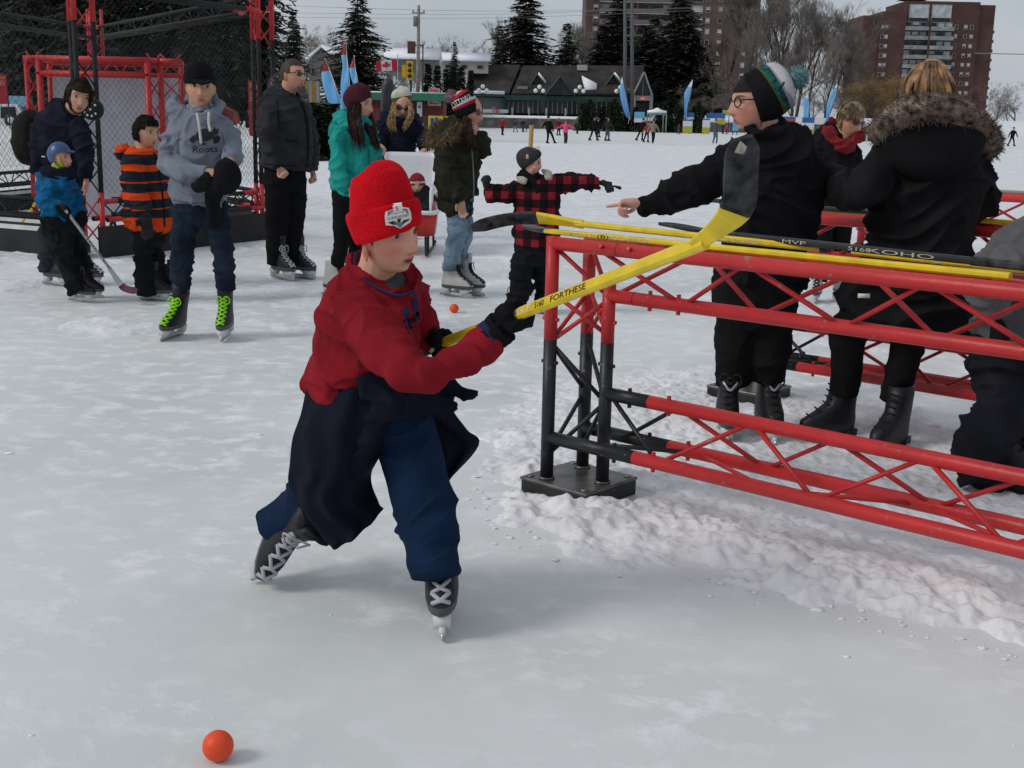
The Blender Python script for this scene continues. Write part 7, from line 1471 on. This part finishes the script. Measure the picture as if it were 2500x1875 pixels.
p.t('parka', [(1660, 975, 100, .02, .10), (1635, 1020, 140, .0, .13), (1630, 1120, 160, 0, .145), (1632, 1280, 165, 0, .15), (1635, 1440, 158, 0, .15), (1640, 1550, 150, 0, .145), (1700, 1590, 90, 0, .1)], n=22)
p.t('parka', [(1560, 1090, 80, -.1), (1545, 1250, 84, -.14), (1570, 1400, 78, -.16), (1640, 1500, 62, -.18), (1655, 1530, 55, -.18)], fold=(.04, 5)); p.t('parka', [(1760, 1060, 65, .05), (1815, 1150, 62, .05), (1835, 1120, 56, -.02), (1795, 1040, 44, -.06)], fold=(.03, 3))
p.hand('body', (1658, 1535, -.18), (1670, 1650, -.18), (.5, -.8, 0), .17, 'relaxed', 1); p.hand('body', (1795, 1040, -.06), (1765, 985, -.08), (-.7, .2, .3), .16, 'fist', 1)
p.t('shirt', [(1640, 1540, 118, .0, .11), (1640, 1600, 112, 0, .105), (1600, 1630, 50, 0, .08)], body=0)
p.t('jeans', [(1640, 1530, 105, .0, .115), (1640, 1610, 95, 0, .11), (1640, 1660, 60, 0, .08)]); p.t('jeans', [(1625, 1600, 82, -.03), (1635, 1740, 74, -.03), (1622, 1850, 70, -.03), (1590, 1980, 64, -.02), (1572, 2080, 62, -.02)], fold=(.03, 6)); p.t('jeans', [(1680, 1600, 72, .06), (1690, 1740, 64, .08), (1680, 1850, 58, .1), (1655, 1960, 52, .11), (1645, 2050, 50, .11)], fold=(.03, 5))
p.skate((1600, 2290), None, (.88, -.5, 0), 'white', .98, LACEK, up=(-.07, .04, 1)); p.skate(p.pt(1690, 2250, .12) * [1, 1, 0], None, (.9, -.45, 0), 'white', .98, LACEK, up=(-.06, .04, 1))
p.lathe('pompom_hat', [(1718, 880, 92, .0, .10), (1708, 850, 98, .0, .106), (1696, 820, 98, .0, .106), (1688, 800, 98, .0, .105), (1680, 785, 97, .0, .104), (1672, 770, 92, .0, .10), (1655, 742, 76, .0, .084), (1640, 722, 45, .0, .05), (1632, 712, 18, .0, .02)], [KBK, KRD, KWH], [0, 0, 1, 2, 0, 0, 1, 2])
pompom(p, 1588, 742, 52, POMR); p.shades(mat('clear_lens', (.10, .08, .07), rough=.1), mat('tortoise', (.07, .035, .02)), 1.0)
p.strands([[(1690, 900, -.1), (1690, 980, -.13), (1720, 1060, -.16), (1760, 1160, -.18)], [(1730, 930, -.1), (1735, 1000, -.14), (1750, 1080, -.17), (1790, 1150, -.18)], [(1640, 930, -.08), (1660, 1000, -.12), (1700, 1080, -.16), (1740, 1150, -.18)]], 110, .007, LHAIR, jit=10); p.haircap(LHAIR, lambda x, y, z: y < .08 and z > -.45, 1.06, (.015, 9))
p.fur([(1610, 945, .10), (1540, 965, .12), (1470, 1000, .10), (1425, 1050, .04), (1420, 1090, -.04), (1470, 1105, -.11), (1540, 1075, -.16), (1600, 1030, -.15), (1640, 990, -.12)], .038, 3200, .045, .0032, FURB)
hd = s_ = None; Q = p.path([(1610, 980, 60, .02, .10), (1540, 1020, 70, .02, .12), (1470, 1070, 55, .02, .11), (1430, 1100, 25, .02, .06)], 4); hg = MB(); hg.tube(Q[:, :3], Q[:, 3], Q[:, 4], n=12); p.extra.append(('hood', hg, OLIV))
p.finish({'parka': OLIV, 'jeans': LJEAN, 'shirt': cloth('shirt_plaid_blue', (.03, .06, .07), var=.5, vs_=30)}, {'parka': (.009, 7), 'jeans': (.005, 11)})
tree = p.bvh(*p.meshes['parka'])
for P, w, mm in (([(1740, 1090), (1752, 1250), (1760, 1420), (1755, 1560)], 10, GRYT), ([(1590, 1290), (1650, 1300), (1705, 1290)], 9, BLKC), ([(1590, 1290), (1585, 1360), (1590, 1420)], 6, BLKC), ([(1500, 1530), (1570, 1545), (1640, 1548)], 26, BLKC)): p.decal(tree, strip_px(P, w), mm, 'zipper' if mm is GRYT else 'trim', lift=.006)
ht = [e for e in p.extra if e[0] == 'pompom_hat'][0][1]; p.decal(p.bvh(np.array(ht.v), ht.f), text_px('OTTAWA', 1602, 838, 1750, 762, 50), WRT, 'lettering', lift=.004)

# boy in plaid jacket (frame: middle right)
fr(1200, 0, KZ)
def plaid():
    m = cloth('plaid', (.2, .02, .025)); N, L = nodes_of(m); b = N['Principled BSDF']; tc = N.new('ShaderNodeTexCoord'); sx = N.new('ShaderNodeSeparateXYZ'); L.new(tc.outputs['Object'], sx.inputs[0]); fs = []
    for ax in ('X', 'Z'):
        mu = N.new('ShaderNodeMath'); mu.operation = 'MULTIPLY'; mu.inputs[1].default_value = 9.0; L.new(sx.outputs[ax], mu.inputs[0]); fc = N.new('ShaderNodeMath'); fc.operation = 'FRACT'; L.new(mu.outputs[0], fc.inputs[0]); gt = N.new('ShaderNodeMath'); gt.operation = 'GREATER_THAN'; gt.inputs[1].default_value = .52; L.new(fc.outputs[0], gt.inputs[0]); fs.append(gt.outputs[0])
    ad = N.new('ShaderNodeMath'); ad.operation = 'ADD'; L.new(fs[0], ad.inputs[0]); L.new(fs[1], ad.inputs[1]); hv_ = N.new('ShaderNodeMath'); hv_.operation = 'MULTIPLY'; hv_.inputs[1].default_value = .5; L.new(ad.outputs[0], hv_.inputs[0])
    cr = N.new('ShaderNodeValToRGB'); E_ = cr.color_ramp.elements; E_[0].color = (.010, .008, .009, 1); E_[1].color = (.26, .022, .032, 1); e = E_.new(.5); e.color = (.045, .009, .012, 1); L.new(hv_.outputs[0], cr.inputs[0]); L.new(cr.outputs[0], b.inputs['Base Color']); return m
KGR = cloth('knit_grey', (.045, .048, .054), bump=.7, bs=100); SHER = cloth('sherpa', (.42, .38, .33), bump=.9, bs=50); GLG = cloth('glove_knit', (.035, .036, .04), bump=.7, bs=70)
p = Person('small boy in red and black plaid jacket pointing with his glove', (230, 2420), .0065)
p.head(312, 1265, 205, 14, -4, 8, skin=(.52, .31, .25), neck=(305, 1390, .02), blush=.9)
p.t('jacket', [(312, 1372, 92, .02, .08), (325, 1410, 150, .02, .11), (340, 1480, 175, .0, .125), (348, 1620, 178, 0, .13), (350, 1780, 180, 0, .135), (345, 1890, 178, 0, .135)], n=22)
p.t('jacket', [(205, 1455, 72, .0), (110, 1505, 68, -.04), (20, 1500, 60, -.08), (-30, 1455, 50, -.1)], fold=(.04, 4)); p.t('jacket', [(470, 1420, 78, .02), (580, 1405, 70, .04), (700, 1405, 62, .06), (830, 1408, 52, .08)], fold=(.05, 5))
p.t('scarf', [(262, 1340, 70, .03, .085), (300, 1375, 88, .0, .09), (330, 1425, 62, -.05, .07), (370, 1500, 40, -.10, .04)], body=0)
p.hand('glove', (-25, 1460, -.1), (-50, 1375, -.1), (.7, -.7, 0), .15, 'fist', -1, 1.35); p.hand('glove', (835, 1408, .08), (960, 1430, .08), (0, -.3, -1), .17, 'point', 1, 1.25)
cg = MB(); Q = p.path([(205, 1372, 12, -.06, .02), (232, 1388, 30, -.10, .012), (270, 1400, 22, -.12, .012)], 3); cg.tube(Q[:, :3], Q[:, 3], Q[:, 4], n=10); Q = p.path([(400, 1318, 14, -.02, .02), (435, 1345, 34, -.07, .014), (440, 1385, 24, -.10, .012)], 3); cg.tube(Q[:, :3], Q[:, 3], Q[:, 4], n=10); p.extra.append(('sherpa_collar', cg, SHER))
p.t('snow_pants', [(340, 1870, 150, .0, .125), (330, 1960, 145, 0, .125), (320, 2040, 100, 0, .1)]); p.t('snow_pants', [(250, 1980, 95, -.02), (230, 2120, 88, -.03), (225, 2230, 84, -.03), (190, 2330, 72, -.04), (170, 2370, 66, -.04)], fold=(.05, 5)); p.t('snow_pants', [(390, 1980, 88, .05), (400, 2140, 76, .07), (395, 2290, 68, .08), (390, 2350, 64, .08)], fold=(.05, 5))
p.skate((160, 2440), None, (-.45, -.9, 0), 'hockey', .8, LACEK, up=(.1, .05, 1)); p.skate(p.pt(390, 2430, .08) * [1, 1, 0], None, (.1, -1, 0), 'hockey', .8, LACEK, up=(0, .03, 1))
p.lathe('beanie', [(312, 1252, 88, .0, .098), (300, 1234, 96, .0, .106), (288, 1208, 98, .0, .106), (280, 1176, 88, 0, .094), (276, 1150, 58, 0, .062), (275, 1138, 24, 0, .025)], KGR); g = MB(); g.box(p.pt(276, 1208, -.12), (.018, .004, .032)); p.extra.append(('hat_badge', g, mat('badge_orange', (.6, .25, .12), c2=(.6, .55, .5), vs_=60)))
PLD = plaid(); p.finish({'jacket': PLD, 'scarf': BLKC, 'glove': GLG, 'snow_pants': SPAN}, {'jacket': (.008, 9), 'snow_pants': (.010, 8)})
bt2 = [e for e in p.extra if e[0] == 'beanie'][0][1]; p.decal(p.bvh(np.array(bt2.v), bt2.f), text_px('XX', 318, 1162, 380, 1150, 26), REDT, 'stitching', lift=.004)

# ------------------------------------------------------------------ people at the racks on the right
fr(0, 0, KD)
BFL = cloth('fleece_black', (.009, .009, .011), bump=.5, bs=120, bump2=.5); KTEAL = cloth('knit_teal', (.02, .16, .15), var=.9, vs_=50, c2=(.008, .02, .02), bump=.8, bs=80); KLGR = cloth('knit_lightgrey', (.28, .27, .30)); POMT = mat('pompom_teal', (.02, .17, .17), rough=.95, c2=(.25, .33, .36), vs_=40); KOL = cloth('knit_olive', (.09, .09, .02))
p = Person('skater in black fleece, glasses and pompom hat pointing with bare hand', (1600, 944), .005)
p.head(1632, 222, 118, -78, 3, 0, skin=(.46, .255, .20), neck=(1662, 300, .04), blush=.75, brow=(.03, .018, .012))
p.t('fleece', [(1655, 275, 48, .03, .10), (1660, 298, 78, .03, .14), (1664, 340, 98, .02, .17), (1664, 420, 102, 0, .18), (1655, 500, 98, 0, .18), (1645, 570, 96, 0, .175), (1640, 605, 92, 0, .17)], n=24)
p.t('fleece', [(1610, 330, 48, .05), (1560, 370, 43, .08), (1500, 402, 37, .12), (1440, 428, 28, .18), (1385, 441, 20, .22)], fold=(.05, 7)); p.t('fleece', [(1715, 330, 46, .02), (1750, 395, 38, .04), (1738, 450, 34, .14), (1700, 470, 28, .24)], fold=(.04, 4))
p.g['fleece'].tube(crom([p.pt(*q) for q in ((1615, 275, .0), (1630, 285, -.09), (1665, 290, -.12), (1700, 280, -.03), (1690, 265, .1), (1640, 262, .1))], 4), .028, .03, n=8)
p.hand('body', (1388, 440, .22), (1322, 438, .26), (.05, -.35, -.9), .185, 'point', -1); p.hand('body', (1700, 470, .24), (1670, 478, .28), (0, 1, 0), .18, 'fist', 1)
p.t('trousers', [(1635, 590, 92, .0, .165), (1630, 660, 92, 0, .16), (1625, 705, 65, 0, .12)]); p.t('trousers', [(1592, 680, 48, .0), (1585, 760, 43, .0), (1582, 830, 38, .02)], fold=(.02, 4)); p.t('trousers', [(1668, 680, 50, -.02), (1662, 760, 44, -.02), (1658, 820, 38, .0)], fold=(.02, 4))
for bx, tx in ((1564, 1572), (1650, 1655)):
    w_ = p.skate((bx, 942), None, (-.12 if bx < 1600 else .03, -1, 0), 'hockey', 1.12, LACEK, up=(.05, .05, 1))
    g = MB(); g.tube(crom([w_(-.03, .05, .235), w_(0, .075, .205), w_(.03, .05, .235)], 4), .006, .003, n=6); p.extra.append(('silver_mark', g, SIL))
p.lathe('pompom_hat', [(1624, 218, 56, .0, .102), (1634, 214, 58, .0, .107), (1648, 206, 58, .0, .108), (1661, 198, 57, .0, .107), (1664, 196, 56, .0, .106), (1678, 188, 54, .0, .10), (1682, 185, 52, .0, .098), (1694, 178, 46, .0, .088), (1704, 173, 28, .0, .055), (1708, 171, 10, .0, .02)], [KBK, KOL, KTEAL, KLGR, KWH], [0, 0, 0, 1, 2, 3, 4, 4, 4], cap=.2)
pompom(p, 1722, 168, 26, POMT); p.spectacles(); p.haircap(DHAIR, lambda x, y, z: (y < .02 and z > -.4 and not (abs(x) > .29 and z < .06 and y > -.14)) or (z > .17 and y > .0), 1.05, (.015, 10))
p.finish({'fleece': BFL, 'trousers': MPT}, {'fleece': (.010, 7), 'trousers': (.004, 6), 'fleece_vox': .008, 'trousers_vox': .009})
hg_ = [e for e in p.extra if e[0] == 'pompom_hat'][0][1]; p.decal(p.bvh(np.array(hg_.v), hg_.f), text_px('L', 1680, 196, 1694, 205, 24), NAVY, 'lettering', lift=.005)

# woman with fur hood
FURD = mat('fur_brown', (.19, .145, .115), rough=.95, var=.6, vs_=30); PARK = cloth('parka_black', (.011, .011, .0125), rough=.8, bump2=.6); BOOTL = mat('boot_black', (.013, .014, .018), rough=.45, var=.2, bump=.2, bs=60); SBLOND = mat('hair_strawberry', (.36, .19, .085), rough=.5, var=.5, vs_=22, spec=.4)
p = Person('blonde woman seen from behind in black parka with brown fur hood', (1850, 930), .008, O=A(1850 * KD, 930 * KD, 5.32))
p.head(2008, 200, 120, 170, 10, 0, skin=(.46, .28, .21), neck=(2005, 290, .02), eyes=False)
p.t('parka', [(2005, 265, 60, .0, .12), (2005, 300, 105, .0, .16), (2003, 350, 118, .0, .16), (1998, 440, 118, 0, .16), (1988, 530, 108, 0, .155), (1978, 590, 122, 0, .155), (1962, 650, 142, 0, .16), (1952, 690, 148, 0, .16)], n=26)
p.t('parka', [(1922, 328, 44, -.05), (1892, 372, 40, -.10), (1866, 415, 35, -.12), (1832, 405, 29, -.03), (1792, 385, 25, .15), (1757, 373, 21, .3)], fold=(.04, 5)); p.t('parka', [(2085, 330, 46, .05), (2108, 400, 44, .08), (2100, 455, 40, .2), (2060, 470, 36, .35)], fold=(.03, 4))
p.hand('body', (1755, 372, .3), (1720, 365, .38), (0, 0, -1), .17, 'relaxed', 1); p.hand('body', (2058, 470, .36), (2030, 465, .42), (0, 1, 0), .17, 'relaxed', -1)
p.t('leggings', [(1900, 640, 80, .0, .12), (1895, 700, 85, 0, .12)]); p.t('leggings', [(1835, 690, 42, -.02), (1830, 770, 36, .02), (1822, 850, 31, .06)]); p.t('leggings', [(1968, 690, 42, .0), (1952, 780, 35, -.02), (1925, 870, 28, -.04)])
def ankle_boot(p, x, y, dy, f, hgt=.22, sc=1.0):
    b = p.pt(x, y, dy); b[2] = 0.0; M = rot_to(f, (0, 0, 1)); w = lambda a, c, z: b + sc * (a * M[0] + c * M[1] + z * M[2]); g = MB()
    rings(g, [(w(0, (yb + yf) / 2, z), sc * hw * M[0], sc * (yf - yb) / 2 * M[1]) for z, yb, yf, hw in ((.035, -.055, .185, .036), (.05, -.06, .19, .043), (.085, -.062, .182, .044), (.115, -.058, .125, .043), (.15, -.055, .07, .044), (.2, -.055, .055, .047), (.25, -.058, .055, .05))], 18, 2.4)
    h = MB(); h.prism([w(-.032, c, z) for c, z in ((-.06, .045), (-.005, .045), (-.012, 0), (-.055, 0))], sc * .064 * M[0]); h.prism([w(-.036, c, z) for c, z in ((.03, .042), (.185, .042), (.18, .015), (.1, .008), (.04, .015))], sc * .072 * M[0])
    l = MB()
    for i in range(6): z = .10 + i * .024; l.tube([w(-.022, np.interp(z, [.1, .15, .25], [.148, .072, .052]), z), w(.022, np.interp(z, [.1, .15, .25], [.148, .072, .052]), z + .008)], .004, n=5)
    p.extra.append(('boot', g, BOOTL, [('heel_and_sole', h, DARKM), ('laces', l, LACEK)]))
ankle_boot(p, 1815, 930, .08, (-.95, -.3, 0), sc=1.12); ankle_boot(p, 1935, 965, -.06, (-.7, -.7, 0), sc=1.12)
p.haircap(SBLOND, lambda x, y, z: z > .1 or y < .12, 1.14, (.02, 7)); p.strands([[(1985, 145, -.1), (1962, 180, -.12), (1955, 225, -.12)], [(2000, 140, -.14), (1985, 180, -.17), (1980, 228, -.17)], [(2012, 138, -.14), (2012, 180, -.18), (2010, 230, -.18)], [(2025, 142, -.13), (2035, 182, -.16), (2042, 228, -.16)], [(2035, 148, -.08), (2058, 190, -.1), (2075, 235, -.1)]], 260, .0075, SBLOND, jit=5)
ring_ = [(1900, 292, -.06), (1925, 262, -.14), (1965, 240, -.19), (2010, 232, -.21), (2060, 240, -.19), (2100, 262, -.13), (2130, 295, -.05), (2135, 318, .02)]
p.fur(ring_, .060, 9000, .030, .0026, FURD)
hd_ = MB(); Q = p.path([(2010, 262, 95, -.06, .12), (2012, 300, 112, -.10, .13), (2012, 350, 95, -.13, .09), (2010, 385, 40, -.12, .06)], 5); hd_.tube(Q[:, :3], Q[:, 3], Q[:, 4], n=20); p.extra.append(('hood', hd_, PARK))
g = MB(); g.box(p.pt(1866, 639, -.22), (.05, .004, .018)); p.extra.append(('care_label', g, WRT))
p.finish({'parka': PARK, 'leggings': MPT}, {'parka': (.012, 6), 'leggings': (.003, 7), 'parka_vox': .009})

# woman with red scarf
fr(1800, 0, KZ)
SCRF = cloth('scarf_red', (.20, .022, .026), bump2=.6); SHBL = mat('hair_short_blond', (.22, .155, .075), rough=.5, var=.5, vs_=30)
p = Person('woman in black jacket with red scarf and sunglasses looking down', (620, 2330), .008)
p.head(872, 925, 250, 32, 16, 8, skin=(.46, .27, .19), neck=(800, 1060, .03), blush=.3)
p.t('jacket', [(800, 1050, 90, .03, .10), (745, 1090, 150, .03, .13), (735, 1170, 170, .0, .15), (740, 1320, 165, 0, .155), (745, 1480, 150, 0, .15), (745, 1620, 150, 0, .15)], n=20); p.t('jacket', [(615, 1140, 70, -.05), (580, 1280, 65, -.1), (620, 1400, 56, -.2), (700, 1420, 46, -.26)], fold=(.03, 4)); p.t('jacket', [(860, 1140, 65, .05), (905, 1270, 60, .0), (870, 1380, 52, -.15), (800, 1410, 44, -.25)], fold=(.03, 4))
p.hand('body', (702, 1420, -.27), (750, 1425, -.3), (0, 0, 1), .16, 'hold', 1); p.hand('body', (798, 1410, -.26), (760, 1415, -.3), (0, 0, 1), .16, 'hold', -1)
p.g.setdefault('scarf', MB()).tube(crom([p.pt(*q) for q in ((695, 985, .02), (705, 1030, -.08), (770, 1085, -.14), (850, 1105, -.15), (920, 1080, -.10), (935, 1040, -.02), (880, 1000, .08), (780, 965, .1), (705, 965, .08), (695, 1000, .0), (730, 1075, -.12), (820, 1135, -.16), (900, 1115, -.13))], 5), .044, .03, n=10)
p.t('trousers', [(745, 1590, 135, .0, .14), (735, 1690, 130, 0, .135)]); p.t('trousers', [(680, 1650, 80, 0), (650, 1900, 68, 0), (630, 2160, 58, 0)]); p.t('trousers', [(800, 1650, 78, .05), (800, 1900, 66, .08), (790, 2140, 56, .1)])
p.skate((610, 2325), None, (-.3, -.95, 0), 'white', .98, LACEK, up=(0, .03, 1)); p.skate(p.pt(790, 2300, .1) * [1, 1, 0], None, (.2, -.95, 0), 'white', .98, LACEK, up=(0, .03, 1))
p.haircap(SHBL, lambda x, y, z: z > .17 or (y < .06 and z > -.42) or (abs(x) > .24 and y < .22 and z > -.05), 1.10, (.015, 6)); p.shades(big=1.15)
p.strands([[(830, 800, -.1), (790, 850, -.14), (770, 930, -.12)], [(880, 800, -.14), (850, 850, -.2), (830, 910, -.2)], [(920, 830, -.1), (945, 880, -.14), (950, 930, -.12)]], 90, .009, SHBL, jit=9)
p.finish({'jacket': BLKC, 'scarf': SCRF, 'trousers': MPT}, {'jacket': (.008, 7), 'scarf': (.012, 11)})

# bending person at the right edge
fr(0, 0, KD)
GJ = cloth('jacket_midgrey', (.115, .112, .118), bump2=.6); GP = cloth('snowpants_charcoal', (.012, .013, .018), bump2=.6, rough=.7)
p = Person('person bending forward in grey jacket and dark snow pants beside the near rack', (2180, 1060), .009)
p.head(2330, 560, 130, 60, 40, 0, skin=(.46, .28, .2), neck=(2290, 560, .05), eyes=False, dy=-.1)
p.t('jacket', [(2290, 545, 50, .0, .1), (2255, 560, 92, .0, .15), (2215, 600, 106, .02, .17), (2195, 660, 88, .04, .16), (2186, 730, 76, .05, .15), (2184, 760, 72, .05, .14)], n=22); p.t('jacket', [(2215, 570, 58, -.1), (2165, 600, 52, -.16), (2135, 640, 44, -.16), (2150, 690, 36, -.18)], fold=(.04, 4)); p.t('jacket', [(2280, 600, 55, .1), (2330, 700, 46, .1), (2350, 790, 36, .05)]); p.hand('glove', (2352, 795, .05), (2355, 860, .05), (0, -1, 0), .18, 'relaxed', 1, 1.3); p.hand('glove', (2152, 692, -.18), (2165, 730, -.2), (0, 0, -1), .17, 'fist', 1, 1.3)
p.t('snow_pants', [(2178, 735, 80, .05, .16), (2175, 800, 84, .05, .16)]); p.t('snow_pants', [(2170, 800, 60, .0), (2165, 880, 58, -.04), (2130, 940, 60, -.12), (2100, 985, 46, -.10), (2140, 1030, 40, .0)], fold=(.05, 5)); p.t('snow_pants', [(2220, 800, 66, .08), (2230, 900, 58, .12), (2235, 1010, 46, .15)], fold=(.05, 5))
ankle_boot(p, 2150, 1062, .02, (.75, -.6, 0), sc=1.15); ankle_boot(p, 2240, 1045, .16, (.9, -.3, 0), sc=1.15)
p.haircap(DHAIR, lambda x, y, z: z > .1 or y < .1, 1.06, (.02, 7)); p.finish({'jacket': GJ, 'snow_pants': GP, 'glove': GLV}, {'jacket': (.012, 6), 'snow_pants': (.012, 7)})

# ------------------------------------------------------------------ skaters far out on the lane
def far_skater(px, pf, h, jc, pc, label, lean=0.0, stride=(.12, -.12), arms=((-.28, .85), (.28, .85)), hat=None, face=90, hd=(.30, .18, .13), Y=None):
    fr(0, 0, 1); O = G(px, pf); 
    if Y: O = A(px, pf, Y); O[2] = 0
    k = h / 1.75; p = Person(label, (px, pf), .028, 'skaters far out on the ice', O=O); b = p.body
    L_ = lambda x, y, z: O + k * np.array([x, y, z]); lx = lean
    hc = L_(lx * 1.05, 0, 1.63); b.sphere(hc, np.array([.085, .1, .125]) * k, 10, 8); b.tube([L_(lx * .9, 0, 1.38), hc], .06 * k, n=8)
    j = MB(); j.tube([L_(lx * .95, 0, 1.47), L_(lx * .9, 0, 1.40), L_(lx * .75, 0, 1.2), L_(lx * .3, 0, .92), L_(lx * .15, 0, .82)], np.array([.09, .19, .2, .18, .18]) * k, np.array([.08, .13, .15, .14, .14]) * k, n=12)
    b.tube([L_(lx * .9, 0, 1.40), L_(lx * .3, 0, .92), L_(0, 0, .85)], .12 * k, n=8)
    for s_, (dx, z) in zip((-1, 1), arms):
        P = crom([L_(lx * .9 + s_ * .17, 0, 1.38), L_(lx * .7 + s_ * .2 + dx * .5, -.03, (1.38 + z) / 2 - .03), L_(lx * .6 + s_ * .15 + dx, -.08, z)], 3); j.tube(P, np.linspace(.075, .05, len(P)) * k, n=8); b.tube(P, .03 * k, n=6); b.sphere(P[-1] + unit(P[-1] - P[-2]) * .05 * k, .045 * k, 8, 6)
    t_ = MB(); t_.tube([L_(lx * .25, 0, .95), L_(lx * .1, 0, .8)], .155 * k, .13 * k, n=10)
    for s_, dx in zip((-1, 1), stride):
        P = crom([L_(lx * .15 + s_ * .07, 0, .86), L_(s_ * .07 + dx * .45 + .03, -.04, .5), L_(s_ * .07 + dx, 0, .1)], 3); t_.tube(P, np.linspace(.095, .06, len(P)) * k, n=8); b.tube(P, .04 * k, n=6)
        q = P[-1]; sk = MB(); fd = np.array([math.sin(R(face)), -math.cos(R(face)), 0]); rings(sk, [(q + fd * c * k + [0, 0, z * k], np.array([-fd[1], fd[0], 0]) * .045 * k, fd * r_ * k) for c, z, r_ in ((.04, -.055, .13), (.04, -.03, .13), (.0, .04, .08), (0, .1, .07))], 10); bl = MB(); bl.box(q + fd * .04 * k + [0, 0, -.078 * k], (.26 * k, .012, .045 * k), ax=[fd, [-fd[1], fd[0], 0], [0, 0, 1]]); p.extra.append(('skate', sk, BOOTK, [('blade', bl, BLADE)]))
    p.g = {'jacket': j, 'trousers': t_}; hm = MB(); hm.sphere(hc + [0, .01, .03 * k], np.array([.098, .112, .115]) * k, 10, 7); V_ = np.array(hm.v); hm.f = [q for q in hm.f if V_[list(q)][:, 2].mean() > hc[2] + .01]; hm.m = [0] * len(hm.f); p.extra.append(('hat' if hat else 'hair', hm, LR(hat) if hat else DHAIR)); p.skin = (.42, .25, .19); p.finish({'jacket': LR(jc), 'trousers': LR(pc)}, {'jacket': (0, 1), 'trousers': (0, 1), 'jacket_vox': .028, 'trousers_vox': .028, 'jacket_it': 1, 'trousers_it': 1})
BK = (.012, .012, .014); DK = (.02, .022, .03)
z3 = lambda x, y: (1200 + x * KZ, y * KZ)
far_skater(*z3(82, 1042), 1.62, (.34, .02, .03), BK, 'skater in red jacket with dark cap at the left end of the far lane', .03, (.05, -.02), hat=BK)
far_skater(*z3(180, 1020), 1.5, (.06, .045, .04), (.17, .17, .19), 'skater in brown top and pale grey trousers striding on the far lane', .05, (-.12, .25))
far_skater(*z3(240, 1018), 1.62, (.025, .025, .06), (.09, .06, .04), 'skater in dark blue jacket and brown trousers on the far lane', .02, (.02, .06))
far_skater(*z3(268, 1018), 1.0, (.03, .05, .12), (.03, .05, .12), 'small child in blue snowsuit beside the dark blue skater', .08, (.1, -.1))
far_skater(*z3(440, 1112), 1.68, BK, BK, 'skater all in black gliding next to the pink child', -.05, (-.02, .32), ((-.25, 1.0), (.15, .8)), hat=(.02, .02, .022))
far_skater(*z3(568, 1112), 1.48, (.85, .09, .25), (.03, .04, .035), 'child in bright pink jacket with both arms stretched out', .0, (.03, .02), ((-.5, 1.12), (.5, 1.14)), hat=(.2, .1, .09), face=0)
far_skater(*z3(515, 1045), 1.7, (.17, .015, .03), BK, 'skater in dark red coat behind the pink child', .02, (-.06, .06))
far_skater(*z3(660, 1032), 1.62, (.04, .04, .035), DK, 'skater in dark olive coat standing right of the pink child', .0, (.02, -.02))
far_skater(*z3(785, 1085), 1.78, BK, BK, 'skater in black with wide stride in front of the evergreens', .06, (-.22, .22), hat=BK)
far_skater(*z3(820, 1060), 1.72, BK, BK, 'tall dark skater behind the wide striding skater', .0, (.0, .05))
far_skater(*z3(890, 1088), 1.76, (.03, .035, .03), (.07, .10, .14), 'skater with a red backpack and blue jeans on the far lane', .06, (-.05, .05), hat=(.05, .03, .02))
far_skater(*z3(1150, 1085), 1.76, BK, BK, 'skater in black leaning into a stride by the snowy canopy', .16, (-.28, .05), hat=BK)
far_skater(*z3(1195, 1098), 1.5, (.28, .04, .03), BK, 'skater in red jacket half hidden by the beige jacket', .1, (-.2, .05))
far_skater(*z3(1243, 1108), 1.66, (.26, .21, .17), BK, 'skater in beige jacket seen from behind near the canopy', .0, (.05, -.05), hat=(.06, .03, .03), face=180)
far_skater(*z3(1440, 1035), 1.35, (.05, .05, .055), (.2, .08, .07), 'child in dark jacket crouching by the yellow stand', .12, (-.1, .15))
far_skater(*z3(1520, 1030), 1.5, (.30, .22, .20), DK, 'skater in pale jacket standing before the yellow and white stand', .0, (.02, -.02))
far_skater(*z3(1722, 1108), 1.8, (.09, .095, .105), (.09, .16, .23), 'skater in grey hooded top and blue jeans by the yellow board', .0, (-.05, .06), hat=(.09, .095, .105), face=180)
far_skater(*z3(1812, 1035), 1.4, (.45, .03, .16), DK, 'child in magenta jacket among the crowd at the village boards', .0)
far_skater(*z3(1785, 1030), 1.6, (.06, .05, .06), BK, 'skater in dark coat among the crowd at the village boards', .0)
z4 = lambda x, y: (1800 + x * KZ, y * KZ)
far_skater(*z4(2112, 1128), 1.72, BK, BK, 'lone dark skater on the open ice right of the fur hood', .1, (-.25, .2), hat=BK)
for i, (x, y, c_) in enumerate(((440, 1040, (.3, .3, .3)), (470, 1045, (.05, .06, .1)), (620, 1040, (.2, .05, .05)), (980, 1090, (.02, .02, .02)), (1010, 1085, (.1, .5, .06)))):
    far_skater(*z4(x, y), 1.7, c_, BK, ('skater in pale grey top behind the pompom hat', 'skater in navy top behind the pompom hat', 'skater in brick red top beside the tall sign stand', 'skater in black between the red scarf and the fur hood', 'skater in bright green vest between the red scarf and the fur hood')[i], .02)
z2_ = lambda x, y: (600 + x * KZ, y * KZ)
far_skater(*z2_(540, 1065), 1.72, (.012, .013, .02), BK, 'skater in black standing behind the man in sunglasses', .0, (.05, .0), ((-.1, .9), (.1, .9)))
z1_ = lambda x, y: (x * KZ, y * KZ)
far_skater(*z1_(1920, 1100), 1.7, BK, BK, 'dark figure by the red banner beyond the cage', .05, (-.05, .1), hat=BK)
far_skater(*z1_(1965, 1095), 1.72, (.22, .02, .03), BK, 'person in red coat beside the red banner', .0, (.0, .05))
far_skater(*z1_(1840, 1060), 1.6, BK, BK, 'dark figure left of the red banner beyond the cage', .0)
bpy.data.scenes.remove(TS)
